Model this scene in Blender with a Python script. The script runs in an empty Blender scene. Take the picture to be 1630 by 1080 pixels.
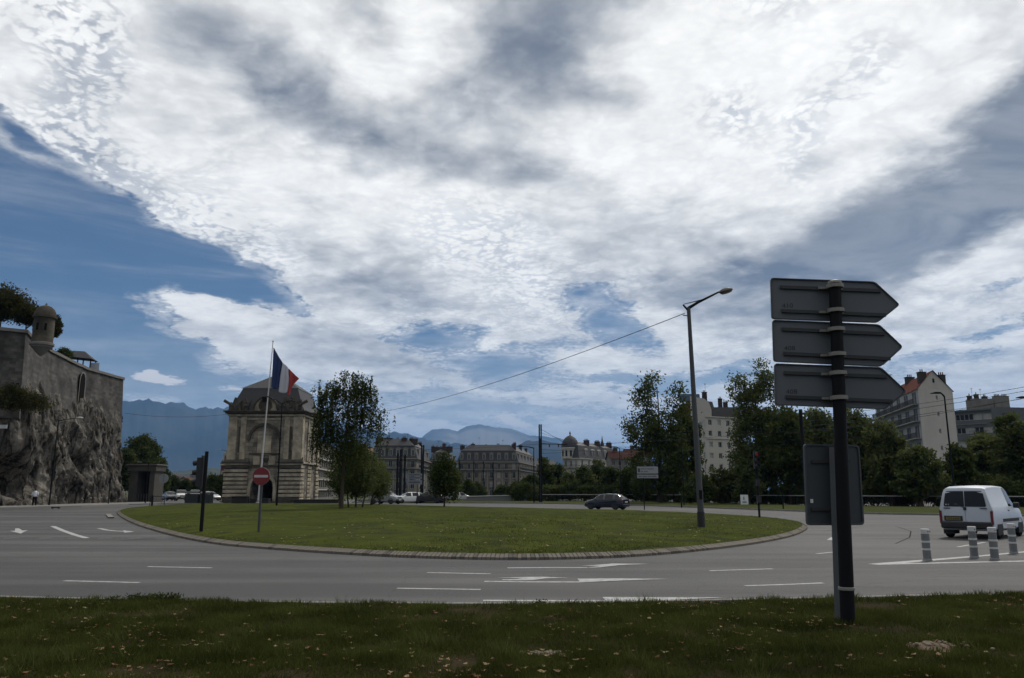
import bpy, bmesh, math, random
import numpy as np
from mathutils import Vector, Matrix, noise as mnoise

R = math.radians
sc = bpy.context.scene
COL = sc.collection
random.seed(7)
rng = np.random.default_rng(7)

# ---------------------------------------------------------------- camera, sky, sun, exposure
EYE = 1.65
PITCH = 11.0
FPX = 1243.0            # focal length in pixels of the 1630 x 1080 photograph
cam_d = bpy.data.cameras.new('camera')
cam_d.sensor_width = 36.0
cam_d.lens = 36.0 * FPX / 1630.0
cam_d.clip_start = 0.1
cam_d.clip_end = 90000.0
cam = bpy.data.objects.new('camera', cam_d)
COL.objects.link(cam)
cam.location = (0, 0, EYE)
cam.rotation_euler = (R(90 + PITCH), 0, 0)
sc.camera = cam

SUN_EL, SUN_AZ = 48.0, 36.0      # degrees, azimuth clockwise from +Y (straight ahead)

def _aim(px, py):
    """azimuth and elevation in degrees of a point of the photograph"""
    x, u, f = px - 815.0, 540.0 - py, FPX
    y = f * math.cos(R(PITCH)) - u * math.sin(R(PITCH))
    z = f * math.sin(R(PITCH)) + u * math.cos(R(PITCH))
    return math.degrees(math.atan2(x, y)), math.degrees(math.atan2(z, math.hypot(x, y)))

w = bpy.data.worlds.new('World')
sc.world = w
w.use_nodes = True
w.cycles.sampling_method = 'MANUAL'
w.cycles.sample_map_resolution = 512
nt = w.node_tree
nt.nodes.clear()
N = nt.nodes
def wn(t, **kw):
    n = N.new(t)
    for k, v in kw.items():
        setattr(n, k, v)
    return n
def wl(a, b):
    nt.links.new(a, b)
def wmath(op, a, b=None, c=None, clamp=False):
    n = wn('ShaderNodeMath', operation=op)
    n.use_clamp = clamp
    for i, v in enumerate((a, b, c)):
        if v is None: continue
        if isinstance(v, (int, float)): n.inputs[i].default_value = v
        else: wl(v, n.inputs[i])
    return n.outputs[0]
def wramp(v, a, b, lo=0.0, hi=1.0, kind='SMOOTHSTEP'):
    n = wn('ShaderNodeMapRange', interpolation_type=kind)
    wl(v, n.inputs[0])
    for i, q in enumerate((a, b, lo, hi)):
        n.inputs[i + 1].default_value = q
    return n.outputs[0]
def wnoise(vec, scale, detail=5, rough=0.55, dist=0.0):
    n = wn('ShaderNodeTexNoise')
    n.inputs['Scale'].default_value = scale
    n.inputs['Detail'].default_value = detail
    n.inputs['Roughness'].default_value = rough
    n.inputs['Distortion'].default_value = dist
    wl(vec, n.inputs['Vector'])
    return n.outputs[0]
def wmix(f, a, b):
    n = wn('ShaderNodeMix', data_type='RGBA')
    if isinstance(f, float): n.inputs[0].default_value = f
    else: wl(f, n.inputs[0])
    for k, v in ((6, a), (7, b)):
        if isinstance(v, tuple): n.inputs[k].default_value = (*v, 1)
        else: wl(v, n.inputs[k])
    return n.outputs[2]

tc = wn('ShaderNodeTexCoord')
sep = wn('ShaderNodeSeparateXYZ'); wl(tc.outputs['Generated'], sep.inputs[0])
az = wmath('MULTIPLY', wmath('ARCTAN2', sep.outputs[0], sep.outputs[1]), 57.29578)
el = wmath('MULTIPLY', wmath('ARCSINE', sep.outputs[2]), 57.29578)
zc = wmath('ADD', wmath('MAXIMUM', sep.outputs[2], 0.0), 0.16)
pl = wn('ShaderNodeCombineXYZ')          # the level sheet of cloud overhead
wl(wmath('DIVIDE', sep.outputs[0], zc), pl.inputs[0])
wl(wmath('DIVIDE', sep.outputs[1], zc), pl.inputs[1])
P = pl.outputs[0]
# warped azimuth / elevation
wv = wn('ShaderNodeTexNoise'); wv.inputs['Scale'].default_value = 2.2
wv.inputs['Detail'].default_value = 6; wv.inputs['Roughness'].default_value = 0.62
wl(P, wv.inputs['Vector'])
ws = wn('ShaderNodeVectorMath', operation='SUBTRACT'); wl(wv.outputs[1], ws.inputs[0]); ws.inputs[1].default_value = (.5, .5, .5)
wm = wn('ShaderNodeVectorMath', operation='MULTIPLY'); wl(ws.outputs[0], wm.inputs[0]); wm.inputs[1].default_value = (10.0, 6.5, 0)
ae = wn('ShaderNodeCombineXYZ'); wl(az, ae.inputs[0]); wl(el, ae.inputs[1])
wa = wn('ShaderNodeVectorMath', operation='ADD'); wl(ae.outputs[0], wa.inputs[0]); wl(wm.outputs[0], wa.inputs[1])
AE = wa.outputs[0]
wm2 = wn('ShaderNodeVectorMath', operation='MULTIPLY'); wl(ws.outputs[0], wm2.inputs[0]); wm2.inputs[1].default_value = (2.5, 1.0, 0)
wa2 = wn('ShaderNodeVectorMath', operation='ADD'); wl(ae.outputs[0], wa2.inputs[0]); wl(wm2.outputs[0], wa2.inputs[1])
AE2 = wa2.outputs[0]

def blobs(vec, items, grow=1.15, gain=1.25):
    """sum of soft ellipses: (px, py, rx, ry, tilt, amount); the place in the sky is the direction of that point"""
    tot = None
    for (px, py, rx, ry, tilt, amt) in items:
        a0, e0 = _aim(px, py)
        a1, e1 = _aim(px + 10, py); k = math.hypot(a1 - a0, (e1 - e0)) / 10 * grow
        g = wn('ShaderNodeTexGradient', gradient_type='SPHERICAL')
        tm = g.texture_mapping; tm.vector_type = 'TEXTURE'
        tm.translation = (a0, e0, 0); tm.rotation = (0, 0, R(-tilt)); tm.scale = (rx * k, ry * k, 1)
        wl(vec, g.inputs[0])
        tot = wmath('MULTIPLY', g.outputs['Fac'], amt * gain) if tot is None else wmath('MULTIPLY_ADD', g.outputs['Fac'], amt * gain, tot)
    return tot

# clear sky seen between the clouds
BLUE = [(110, 345, 330, 92, 25, 1.3), (340, 428, 185, 46, 22, 1.2), (0, 440, 280, 150, 8, 1.5), (120, 545, 250, 105, 0, 1.4), (-200, 420, 330, 300, 0, 1.4), (40, 190, 120, 26, 28, .9),
        (180, 615, 330, 42, 3, 1.0), (400, 530, 190, 44, 10, -1.1), (330, 500, 120, 24, 8, -.8), (430, 640, 220, 24, 5, .5), (310, 585, 120, 30, 15, .5),
        (690, 535, 88, 30, -5, .85), (800, 584, 92, 34, 8, .8), (930, 470, 70, 36, -10, .7), (985, 528, 60, 38, 25, .75), (900, 560, 60, 20, 0, .3),
        (1180, 597, 230, 18, -4, .8), (700, 632, 150, 20, 4, .5), (1000, 612, 170, 18, 0, .5), (1590, 522, 100, 16, -8, .6), (1630, 450, 70, 18, -8, .5),
        (1480, 585, 140, 22, -8, .5), (820, 660, 330, 24, 0, .5), (-300, 100, 160, 120, 0, .8), (1900, 480, 200, 60, -8, .7)]
# where the sheet breaks into cloudlets and blue shows in the cracks
SPECK = [(125, 120, 80, 150, -15, 1.1), (70, 10, 130, 70, 0, 1.0), (190, 60, 50, 90, -10, 1.1), (150, 230, 160, 70, 25, 1.1), (300, 330, 170, 60, 25, .7), (775, 405, 150, 75, 20, .85), (1165, 175, 100, 45, 20, .9), (1385, 85, 70, 50, -45, .8), (1305, 180, 50, 110, 25, .75),
         (930, 480, 140, 80, 0, .8), (1230, 10, 120, 30, 0, .5), (700, 520, 160, 60, 0, .6), (400, 390, 120, 60, 25, .6), (350, 330, 60, 120, 10, .3), (1200, 560, 200, 40, 0, .4), (1560, 480, 120, 60, 0, .5)]
# thick grey undersides
GREY = [(440, 150, 150, 75, 30, .60), (560, 190, 160, 70, 22, .62), (700, 215, 170, 65, 20, .60), (800, 60, 130, 120, 30, .70), (900, 80, 150, 110, 35, .85), (980, 140, 80, 50, 30, .5), (300, 30, 90, 55, 10, .55), (815, 280, 150, 34, 8, .75),
        (600, 30, 120, 40, 30, .45), (610, 445, 120, 75, 12, .75), (600, 570, 200, 36, 10, .7), (1530, 290, 280, 95, -30, 1.05), (1400, 380, 260, 80, -22, .8), (1640, 150, 170, 70, -30, .8),
        (1250, 400, 230, 75, -15, .55), (1000, 400, 190, 60, 0, .5), (1120, 470, 200, 50, -8, .6), (1640, 270, 160, 120, -30, .5), (480, 380, 90, 30, 10, .2),
        (540, 320, 100, 26, 10, .3), (1300, 500, 260, 50, -14, .55), (1560, 600, 220, 40, -6, .35), (700, 640, 600, 30, 0, .15), (480, 640, 90, 16, 4, .3), (560, 665, 300, 14, 2, .2), (1060, 340, 100, 34, -20, .35),
        (420, 60, 160, 60, 20, .35), (900, 330, 120, 40, 10, .3), (1180, 330, 110, 40, -20, .3), (240, 140, 90, 50, 30, .25), (1330, 250, 90, 40, -30, .35), (2000, 200, 400, 200, -20, .6), (900, -200, 400, 160, 10, .4), (-500, 100, 300, 120, 20, .4)]
WHITE = [(665, 55, 55, 42, 20, .75), (590, 95, 70, 26, 25, .45), (1130, 190, 360, 190, 0, .9), (640, 340, 300, 80, 22, .55), (1260, 50, 330, 90, 0, .45), (180, 270, 220, 30, 24, .45), (360, 300, 160, 60, 20, .25), (560, 500, 240, 22, 0, .25), (300, 500, 150, 22, 8, .4), (860, 430, 70, 50, 0, .2), (1560, 420, 160, 40, -25, .35)]
PUFF = [(232, 602, 30, 9, 4, 1.1), (268, 607, 32, 8, 4, 1.0), (238, 594, 14, 8, 0, .9), (372, 620, 26, 8, 2, .6), (805, 668, 28, 8, 8, 1.0), (832, 675, 28, 6, 8, .8),
        (697, 686, 17, 10, 0, .55), (905, 677, 10, 7, 0, .3)]
blue = blobs(AE, BLUE, 1.2, 1.9)
speck = blobs(AE, SPECK)
grey = blobs(AE, GREY, 1.3, 1.35)
white = blobs(AE, WHITE)
puff = blobs(AE2, PUFF, 1.3, 1.6)

mp = wn('ShaderNodeMapping'); wl(P, mp.inputs[0])            # streaks drawn out along the wind
mp.inputs['Rotation'].default_value = (0, 0, R(32)); mp.inputs['Scale'].default_value = (1.0, 1.8, 1)
n_big = wnoise(mp.outputs[0], 1.6, 7, .58, .4)
n_med = wnoise(P, 5.0, 7, .56, .3)
n_soft = wnoise(mp.outputs[0], 1.9, 6, .56, .7)
n_fin = wnoise(P, 26.0, 5, .62, .3)
vw = wn('ShaderNodeVectorMath', operation='ADD'); wl(P, vw.inputs[0])
vw2 = wn('ShaderNodeVectorMath', operation='SCALE'); wl(wv.outputs[1], vw2.inputs[0]); vw2.inputs['Scale'].default_value = .22
wl(vw2.outputs[0], vw.inputs[1])
vw3 = wn('ShaderNodeTexNoise'); vw3.inputs['Scale'].default_value = 20; vw3.inputs['Detail'].default_value = 3; wl(P, vw3.inputs['Vector'])
vw4 = wn('ShaderNodeVectorMath', operation='MULTIPLY_ADD'); wl(vw3.outputs[1], vw4.inputs[0]); vw4.inputs[1].default_value = (.022, .022, 0); wl(vw.outputs[0], vw4.inputs[2])
def cells(scale, detail):
    vo = wn('ShaderNodeTexVoronoi', feature='SMOOTH_F1'); vo.inputs['Scale'].default_value = scale
    vo.inputs['Smoothness'].default_value = .5; vo.inputs['Detail'].default_value = detail; vo.inputs['Roughness'].default_value = .5
    wl(vw4.outputs[0], vo.inputs['Vector']); return vo.outputs['Distance']
cell = cells(42.0, 1.0)           # 0 in the middle of a cloudlet
lump = cells(11.0, 2.0)

ms = wn('ShaderNodeMapping'); wl(ae.outputs[0], ms.inputs[0]); ms.inputs['Rotation'].default_value = (0, 0, R(30)); ms.inputs['Scale'].default_value = (.035, .34, 1)
strand = wnoise(ms.outputs[0], 1.0, 6, .62, .5)        # strands of ice cloud trailing off the sheet
# openness = how much blue shows
op = wmath('ADD', blue, wmath('MULTIPLY', wmath('SUBTRACT', n_big, .5), .62))
op = wmath('ADD', op, wmath('MULTIPLY', wmath('SUBTRACT', n_med, .5), .85))
op = wmath('ADD', op, wmath('MULTIPLY', wmath('SUBTRACT', n_fin, .5), .22))
edge = wmath('MULTIPLY', wramp(blue, .1, .4), wramp(blue, .9, .5))
op = wmath('ADD', op, wmath('MULTIPLY', wmath('MULTIPLY', wmath('SUBTRACT', cell, .42), edge), .8))
op = wmath('ADD', op, wmath('MULTIPLY', wmath('MULTIPLY', wmath('SUBTRACT', strand, .5), wramp(blue, .05, .35)), 1.7))
opening = wramp(op, .05, 1.35)
crack = wmath('MULTIPLY', wramp(wmath('ADD', cell, wmath('MULTIPLY', wmath('SUBTRACT', n_med, .5), 1.3)), .54, .98), speck)
opening = wmath('MAXIMUM', opening, wmath("MULTIPLY", crack, .34))
# thin veil left inside the blue
veil = wmath('MULTIPLY', wramp(strand, .40, .78), .26)
lowveil = wramp(el, 1.0, 12.0, .55, .02)
opening = wmath('MULTIPLY', opening, wmath('SUBTRACT', 1.0, wmath('ADD', veil, lowveil, clamp=True)))

# cloud brightness
dk = wmath('ADD', grey, wmath('MULTIPLY', wmath('SUBTRACT', n_soft, .5), 1.7))
dk = wmath('ADD', dk, wmath('MULTIPLY', wmath('SUBTRACT', n_med, .5), 2.3))
dk = wmath('ADD', dk, wmath('MULTIPLY', wmath('SUBTRACT', lump, .35), .45))
dk = wmath('SUBTRACT', dk, white)
dark = wmath('MULTIPLY', wramp(dk, -.30, 1.85), wramp(n_soft, .3, .7, 1.06, .80))
bright = wmix(dark, (1.24, 1.23, 1.19), (.165, .19, .235))
shade = wmath('ADD', wmath('MULTIPLY', wmath('SUBTRACT', n_med, .5), .25), wmath('MULTIPLY', wmath('SUBTRACT', lump, .35), -.13))
shade = wmath('ADD', shade, wmath('MULTIPLY', wmath('SUBTRACT', cell, .35), -.09))
shade = wmath('ADD', shade, wmath('MULTIPLY', wmath('SUBTRACT', n_fin, .5), .10))
shade = wmath('MULTIPLY', shade, wramp(dark, .2, 1.0, 1.0, .45))
shade = wmath('ADD', shade, 1.0)
sh = wn('ShaderNodeVectorMath', operation='SCALE'); wl(bright, sh.inputs[0]); wl(shade, sh.inputs['Scale'])
cloud = sh.outputs[0]
# cloud scatters forward: brighter round the sun, duller on the far side of the sky
dt = wn('ShaderNodeVectorMath', operation='DOT_PRODUCT'); wl(tc.outputs['Generated'], dt.inputs[0])
dt.inputs[1].default_value = (math.sin(R(SUN_AZ)) * math.cos(R(SUN_EL)), math.cos(R(SUN_AZ)) * math.cos(R(SUN_EL)), math.sin(R(SUN_EL)))
fwd = wramp(dt.outputs['Value'], -.5, .62, .36, 1.0)
sh2 = wn('ShaderNodeVectorMath', operation='SCALE'); wl(cloud, sh2.inputs[0]); wl(fwd, sh2.inputs['Scale'])
cloud = sh2.outputs[0]
# toward the horizon the cloud sheet is seen through more air
hz = wramp(el, 0.0, 10.5, .9, .0)
hc = wn('ShaderNodeVectorMath', operation='SCALE'); hc.inputs[0].default_value = (.84, .90, .95); wl(fwd, hc.inputs['Scale'])
cloud = wmix(hz, cloud, hc.outputs[0])

SKYS = 0.1
sky = wn('ShaderNodeTexSky', sky_type='NISHITA')
sky.sun_disc = False
sky.sun_elevation = R(SUN_EL); sky.sun_rotation = R(SUN_AZ)
sky.altitude = 250; sky.air_density = 1.0; sky.dust_density = .6; sky.ozone_density = 2.0
tint = wn('ShaderNodeMix', data_type='RGBA', blend_type='MULTIPLY'); tint.inputs[0].default_value = 1.0
wl(sky.outputs[0], tint.inputs[6]); tint.inputs[7].default_value = (.22, .34, .44, 1)
csc = wn('ShaderNodeVectorMath', operation='SCALE'); wl(cloud, csc.inputs[0]); csc.inputs['Scale'].default_value = 1.0 / SKYS
mixed = wmix(opening, csc.outputs[0], tint.outputs[2])
pn = wmath('ADD', puff, wmath('MULTIPLY', wmath('SUBTRACT', n_fin, .5), 2.2))
pf = wmath('MULTIPLY', wramp(pn, .3, 1.0), wramp(puff, .05, .5))
mixed = wmix(pf, mixed, (9.6, 9.3, 9.0))
bg = wn('ShaderNodeBackground'); wl(mixed, bg.inputs[0]); bg.inputs[1].default_value = SKYS
ow = wn('ShaderNodeOutputWorld'); wl(bg.outputs[0], ow.inputs[0])

sun_d = bpy.data.lights.new('sun', 'SUN')
sun_d.energy = 2.3
sun_d.angle = R(7)
sun_d.color = (1.0, .94, .86)
sun = bpy.data.objects.new('sun', sun_d)
COL.objects.link(sun)
_s = Vector((math.sin(R(SUN_AZ)) * math.cos(R(SUN_EL)), math.cos(R(SUN_AZ)) * math.cos(R(SUN_EL)), math.sin(R(SUN_EL))))
sun.rotation_euler = _s.to_track_quat('Z', 'Y').to_euler()

sc.view_settings.view_transform = 'Standard'
sc.view_settings.look = 'None'
sc.view_settings.exposure = 0.0
sc.view_settings.gamma = 1.0
sc.view_settings.use_curve_mapping = False
sc.cycles.use_denoising = True
sc.cycles.max_bounces = 6
sc.cycles.diffuse_bounces = 2
sc.cycles.glossy_bounces = 3
sc.cycles.transmission_bounces = 4
sc.cycles.volume_bounces = 0
sc.cycles.use_adaptive_sampling = True
sc.cycles.adaptive_threshold = 0.02

# ---------------------------------------------------------------- helpers
def ray(px, py):
    x, u, f = px - 815.0, 540.0 - py, FPX
    return Vector((x, f * math.cos(R(PITCH)) - u * math.sin(R(PITCH)), f * math.sin(R(PITCH)) + u * math.cos(R(PITCH))))
def G(px, py, z=0.0):
    """the point of the level z that the photograph shows there"""
    r = ray(px, py); t = (z - EYE) / r.z
    return Vector((r.x * t, r.y * t, z))
def P(px, py, Y):
    """the point at distance Y"""
    r = ray(px, py); t = Y / r.y
    return Vector((r.x * t, Y, EYE + r.z * t))

_perm = np.random.default_rng(3).permutation(256)
_grad = np.random.default_rng(4).normal(size=(256, 3)); _grad /= np.linalg.norm(_grad, axis=1)[:, None]
def pnoise(p):
    p = np.asarray(p, dtype=float)
    i = np.floor(p).astype(int); f = p - i
    u = f * f * f * (f * (f * 6 - 15) + 10)
    out = 0
    for dx in (0, 1):
        for dy in (0, 1):
            for dz in (0, 1):
                h = _perm[(_perm[(_perm[(i[:, 0] + dx) & 255] + i[:, 1] + dy) & 255] + i[:, 2] + dz) & 255]
                g = _grad[h]
                d = g[:, 0] * (f[:, 0] - dx) + g[:, 1] * (f[:, 1] - dy) + g[:, 2] * (f[:, 2] - dz)
                out = out + d * (u[:, 0] if dx else 1 - u[:, 0]) * (u[:, 1] if dy else 1 - u[:, 1]) * (u[:, 2] if dz else 1 - u[:, 2])
    return out
def fbm(p, o=4, ridge=False):
    p = np.asarray(p, dtype=float); s = 0; a = 1.0
    for k in range(o):
        n = pnoise(p * 2 ** k + 17.3 * k)
        s = s + a * ((.35 - np.abs(n)) * 1.6 if ridge else n)
        a *= .5
    return s

# materials
MATS = {}
def mat(name, col, rough=.8, metal=0.0, var=None, scale=3.0, amt=.5, bump=0.0, bscale=None, stretch=(1, 1, 1), spec=.5, detail=5, emit=None, estr=0.0, coat=0.0, var2=None, scale2=.4, coords='Object', lo=.35, hi=.65):
    if name in MATS: return MATS[name]
    m = bpy.data.materials.new(name); m.use_nodes = True
    t = m.node_tree; b = t.nodes['Principled BSDF']
    b.inputs['Base Color'].default_value = (*col, 1); b.inputs['Roughness'].default_value = rough
    b.inputs['Metallic'].default_value = metal; b.inputs['Specular IOR Level'].default_value = min(spec, .015) if rough >= .85 else spec
    b.inputs['Coat Weight'].default_value = coat
    if emit: b.inputs['Emission Color'].default_value = (*emit, 1); b.inputs['Emission Strength'].default_value = estr
    if var or bump:
        c = t.nodes.new('ShaderNodeTexCoord'); mp_ = t.nodes.new('ShaderNodeMapping'); mp_.inputs['Scale'].default_value = stretch
        t.links.new(c.outputs[coords], mp_.inputs[0])
    if var:
        n = t.nodes.new('ShaderNodeTexNoise'); n.inputs['Scale'].default_value = scale; n.inputs['Detail'].default_value = detail; n.inputs['Roughness'].default_value = .62
        t.links.new(mp_.outputs[0], n.inputs['Vector'])
        mr = t.nodes.new('ShaderNodeMapRange'); mr.inputs[1].default_value = lo; mr.inputs[2].default_value = hi; mr.inputs[4].default_value = amt
        t.links.new(n.outputs[0], mr.inputs[0])
        mx = t.nodes.new('ShaderNodeMix'); mx.data_type = 'RGBA'; mx.inputs[6].default_value = (*col, 1); mx.inputs[7].default_value = (*var, 1)
        t.links.new(mr.outputs[0], mx.inputs[0]); out = mx.outputs[2]
        if var2:
            n2 = t.nodes.new('ShaderNodeTexNoise'); n2.inputs['Scale'].default_value = scale2; n2.inputs['Detail'].default_value = 4
            t.links.new(mp_.outputs[0], n2.inputs['Vector'])
            m2 = t.nodes.new('ShaderNodeMapRange'); m2.inputs[1].default_value = .45; m2.inputs[2].default_value = .65
            t.links.new(n2.outputs[0], m2.inputs[0])
            mx2 = t.nodes.new('ShaderNodeMix'); mx2.data_type = 'RGBA'; mx2.inputs[7].default_value = (*var2, 1)
            t.links.new(m2.outputs[0], mx2.inputs[0]); t.links.new(out, mx2.inputs[6]); out = mx2.outputs[2]
        t.links.new(out, b.inputs['Base Color'])
    if bump:
        n3 = t.nodes.new('ShaderNodeTexNoise'); n3.inputs['Scale'].default_value = bscale or scale * 3; n3.inputs['Detail'].default_value = 6
        t.links.new(mp_.outputs[0], n3.inputs['Vector'])
        bp = t.nodes.new('ShaderNodeBump'); bp.inputs['Strength'].default_value = bump; bp.inputs['Distance'].default_value = .05
        t.links.new(n3.outputs[0], bp.inputs['Height']); t.links.new(bp.outputs[0], b.inputs['Normal'])
    MATS[name] = m
    return m

def leafmat(name, a, b_, trans=.35, scale=.35, rough=.6):
    """leaves: each leaf a tone of its own, clumps of two greens"""
    if name in MATS: return MATS[name]
    m = bpy.data.materials.new(name); m.use_nodes = True
    t = m.node_tree; nodes = t.nodes; b = nodes['Principled BSDF']
    gi = nodes.new('ShaderNodeNewGeometry'); c = nodes.new('ShaderNodeTexCoord')
    n = nodes.new('ShaderNodeTexNoise'); n.inputs['Scale'].default_value = scale; n.inputs['Detail'].default_value = 3
    t.links.new(c.outputs['Object'], n.inputs['Vector'])
    ad = nodes.new('ShaderNodeMath'); ad.operation = 'MULTIPLY_ADD'; ad.inputs[1].default_value = .45
    t.links.new(gi.outputs['Random Per Island'], ad.inputs[0]); 
    mr = nodes.new('ShaderNodeMapRange'); mr.inputs[1].default_value = .35; mr.inputs[2].default_value = .65; mr.inputs[3].default_value = -.1; mr.inputs[4].default_value = .65
    t.links.new(n.outputs[0], mr.inputs[0]); t.links.new(mr.outputs[0], ad.inputs[2])
    mx = nodes.new('ShaderNodeMix'); mx.data_type = 'RGBA'; mx.inputs[6].default_value = (*a, 1); mx.inputs[7].default_value = (*b_, 1)
    t.links.new(ad.outputs[0], mx.inputs[0])
    t.links.new(mx.outputs[2], b.inputs['Base Color']); b.inputs['Roughness'].default_value = rough; b.inputs['Specular IOR Level'].default_value = .01
    if trans:
        tr = nodes.new('ShaderNodeBsdfTranslucent'); t.links.new(mx.outputs[2], tr.inputs[0])
        ms = nodes.new('ShaderNodeMixShader'); ms.inputs[0].default_value = trans
        t.links.new(b.outputs[0], ms.inputs[1]); t.links.new(tr.outputs[0], ms.inputs[2])
        t.links.new(ms.outputs[0], nodes['Material Output'].inputs[0])
    MATS[name] = m
    return m

# objects
def tag(o, label=None, cat=None, group=None, kind=None):
    if label: o['label'] = label
    if cat: o['category'] = cat
    if group: o['group'] = group
    if kind: o['kind'] = kind
    return o
def empty(name, loc=(0, 0, 0), rz=0.0, label=None, cat=None, group=None):
    o = bpy.data.objects.new(name, None); COL.objects.link(o)
    o.location = loc; o.rotation_euler = (0, 0, rz); o.empty_display_size = .2
    return tag(o, label, cat, group)
def link(name, me, parent=None, loc=None, rot=None, scale=None):
    o = bpy.data.objects.new(name, me); COL.objects.link(o)
    if parent: o.parent = parent
    if loc is not None: o.location = loc
    if rot is not None: o.rotation_euler = rot
    if scale is not None: o.scale = scale
    return o
def copy_tree(o, parent=None):
    c = o.copy(); COL.objects.link(c)
    if parent: c.parent = parent
    for ch in list(o.children): copy_tree(ch, c)
    return c

class MB:
    def __init__(s): s.v = []; s.f = []
    def add(s, vs, fs):
        n = len(s.v); s.v += [tuple(v) for v in vs]; s.f += [tuple(i + n for i in f) for f in fs]; return s
    def box(s, c, d, rz=0.0, taper=1.0):
        cx, cy, cz = c; a, b, h = d[0] / 2, d[1] / 2, d[2] / 2; cs, sn = math.cos(rz), math.sin(rz); vs = []
        for z, k in ((-h, 1.0), (h, taper)):
            for x, y in ((-a, -b), (a, -b), (a, b), (-a, b)):
                x *= k; y *= k
                vs.append((cx + x * cs - y * sn, cy + x * sn + y * cs, cz + z))
        return s.add(vs, [(3, 2, 1, 0), (4, 5, 6, 7), (0, 1, 5, 4), (1, 2, 6, 5), (2, 3, 7, 6), (3, 0, 4, 7)])
    def tube(s, a, b, r0, r1=None, n=8, cap=True):
        a, b = Vector(a), Vector(b); r1 = r0 if r1 is None else r1
        d = (b - a).normalized(); u = d.cross(Vector((0, 0, 1)) if abs(d.z) < .9 else Vector((1, 0, 0))).normalized(); v = d.cross(u)
        vs = []
        for p, r in ((a, r0), (b, r1)):
            for i in range(n):
                t = 2 * math.pi * i / n; vs.append(p + (u * math.cos(t) + v * math.sin(t)) * r)
        fs = [(i, (i + 1) % n, n + (i + 1) % n, n + i) for i in range(n)]
        if cap: fs += [tuple(range(n))[::-1], tuple(range(n, 2 * n))]
        return s.add(vs, fs)
    def path(s, pts, r, n=6):
        pts = [Vector(p) for p in pts]; rs = r if isinstance(r, (list, tuple)) else [r] * len(pts); vs = []; up = None
        for i, p in enumerate(pts):
            d = (pts[min(i + 1, len(pts) - 1)] - pts[max(i - 1, 0)]).normalized()
            if up is None or abs(d.dot(up)) > .95: up = Vector((0, 0, 1)) if abs(d.z) < .9 else Vector((1, 0, 0))
            u = d.cross(up).normalized(); v = d.cross(u)
            for k in range(n):
                t = 2 * math.pi * k / n; vs.append(p + (u * math.cos(t) + v * math.sin(t)) * rs[i])
        fs = [(i * n + k, i * n + (k + 1) % n, (i + 1) * n + (k + 1) % n, (i + 1) * n + k) for i in range(len(pts) - 1) for k in range(n)]
        fs += [tuple(range(n))[::-1], tuple(range((len(pts) - 1) * n, len(pts) * n))]
        return s.add(vs, fs)
    def lathe(s, prof, c=(0, 0, 0), n=16, caps=True):
        vs = [(c[0] + r * math.cos(2 * math.pi * k / n), c[1] + r * math.sin(2 * math.pi * k / n), c[2] + z) for r, z in prof for k in range(n)]
        m = len(prof)
        fs = [(i * n + k, i * n + (k + 1) % n, (i + 1) * n + (k + 1) % n, (i + 1) * n + k) for i in range(m - 1) for k in range(n)]
        if caps: fs += [tuple(range(n))[::-1], tuple(range((m - 1) * n, m * n))]
        return s.add(vs, fs)
    def prism(s, poly, axis, a, b):
        """poly in the plane across the axis ('x': (y,z), 'y': (x,z), 'z': (x,y)), from a to b"""
        def q(u, v, t): return (t, u, v) if axis == 'x' else (u, t, v) if axis == 'y' else (u, v, t)
        n = len(poly); vs = [q(u, v, a) for u, v in poly] + [q(u, v, b) for u, v in poly]
        return s.add(vs, [tuple(range(n))[::-1], tuple(range(n, 2 * n))] + [(i, (i + 1) % n, n + (i + 1) % n, n + i) for i in range(n)])
    def quad(s, *vs): return s.add(vs, [tuple(range(len(vs)))])
    def xf(s, M):
        s.v = [tuple(M @ Vector(v)) for v in s.v]; return s
    def mesh(s, name, m=None, smooth=False, fix=True):
        me = bpy.data.meshes.new(name); me.from_pydata(s.v, [], s.f)
        if m: me.materials.append(m)
        if fix:
            bm = bmesh.new(); bm.from_mesh(me); bmesh.ops.recalc_face_normals(bm, faces=bm.faces); bm.to_mesh(me); bm.free()
        if smooth:
            me.shade_smooth() if hasattr(me, 'shade_smooth') else None
            me.set_sharp_from_angle(angle=R(35))
        me.update(); return me
    def build(s, name, m, parent=None, smooth=False, bevel=0.0, **k):
        o = link(name, s.mesh(name, m, smooth), parent)
        if bevel:
            md = o.modifiers.new('bevel', 'BEVEL'); md.width = bevel; md.segments = 2; md.limit_method = 'ANGLE'
        return tag(o, **k)

def npmesh(name, verts, faces, m, smooth=False):
    verts = np.asarray(verts, dtype=np.float32); faces = np.asarray(faces, dtype=np.int32)
    me = bpy.data.meshes.new(name); nf, k = faces.shape
    me.vertices.add(len(verts)); me.vertices.foreach_set('co', verts.ravel())
    me.loops.add(nf * k); me.loops.foreach_set('vertex_index', faces.ravel())
    me.polygons.add(nf); me.polygons.foreach_set('loop_start', np.arange(0, nf * k, k, dtype=np.int32))
    me.polygons.foreach_set('loop_total', np.full(nf, k, dtype=np.int32))
    if smooth: me.polygons.foreach_set('use_smooth', np.ones(nf, dtype=bool))
    me.materials.append(m); me.update(calc_edges=True); me.validate()
    return me
def grid_faces(nu, nv):
    i, j = np.meshgrid(np.arange(nu - 1), np.arange(nv - 1), indexing='ij'); a = (i * nv + j).ravel()
    return np.stack([a, a + nv, a + nv + 1, a + 1], 1)

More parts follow.
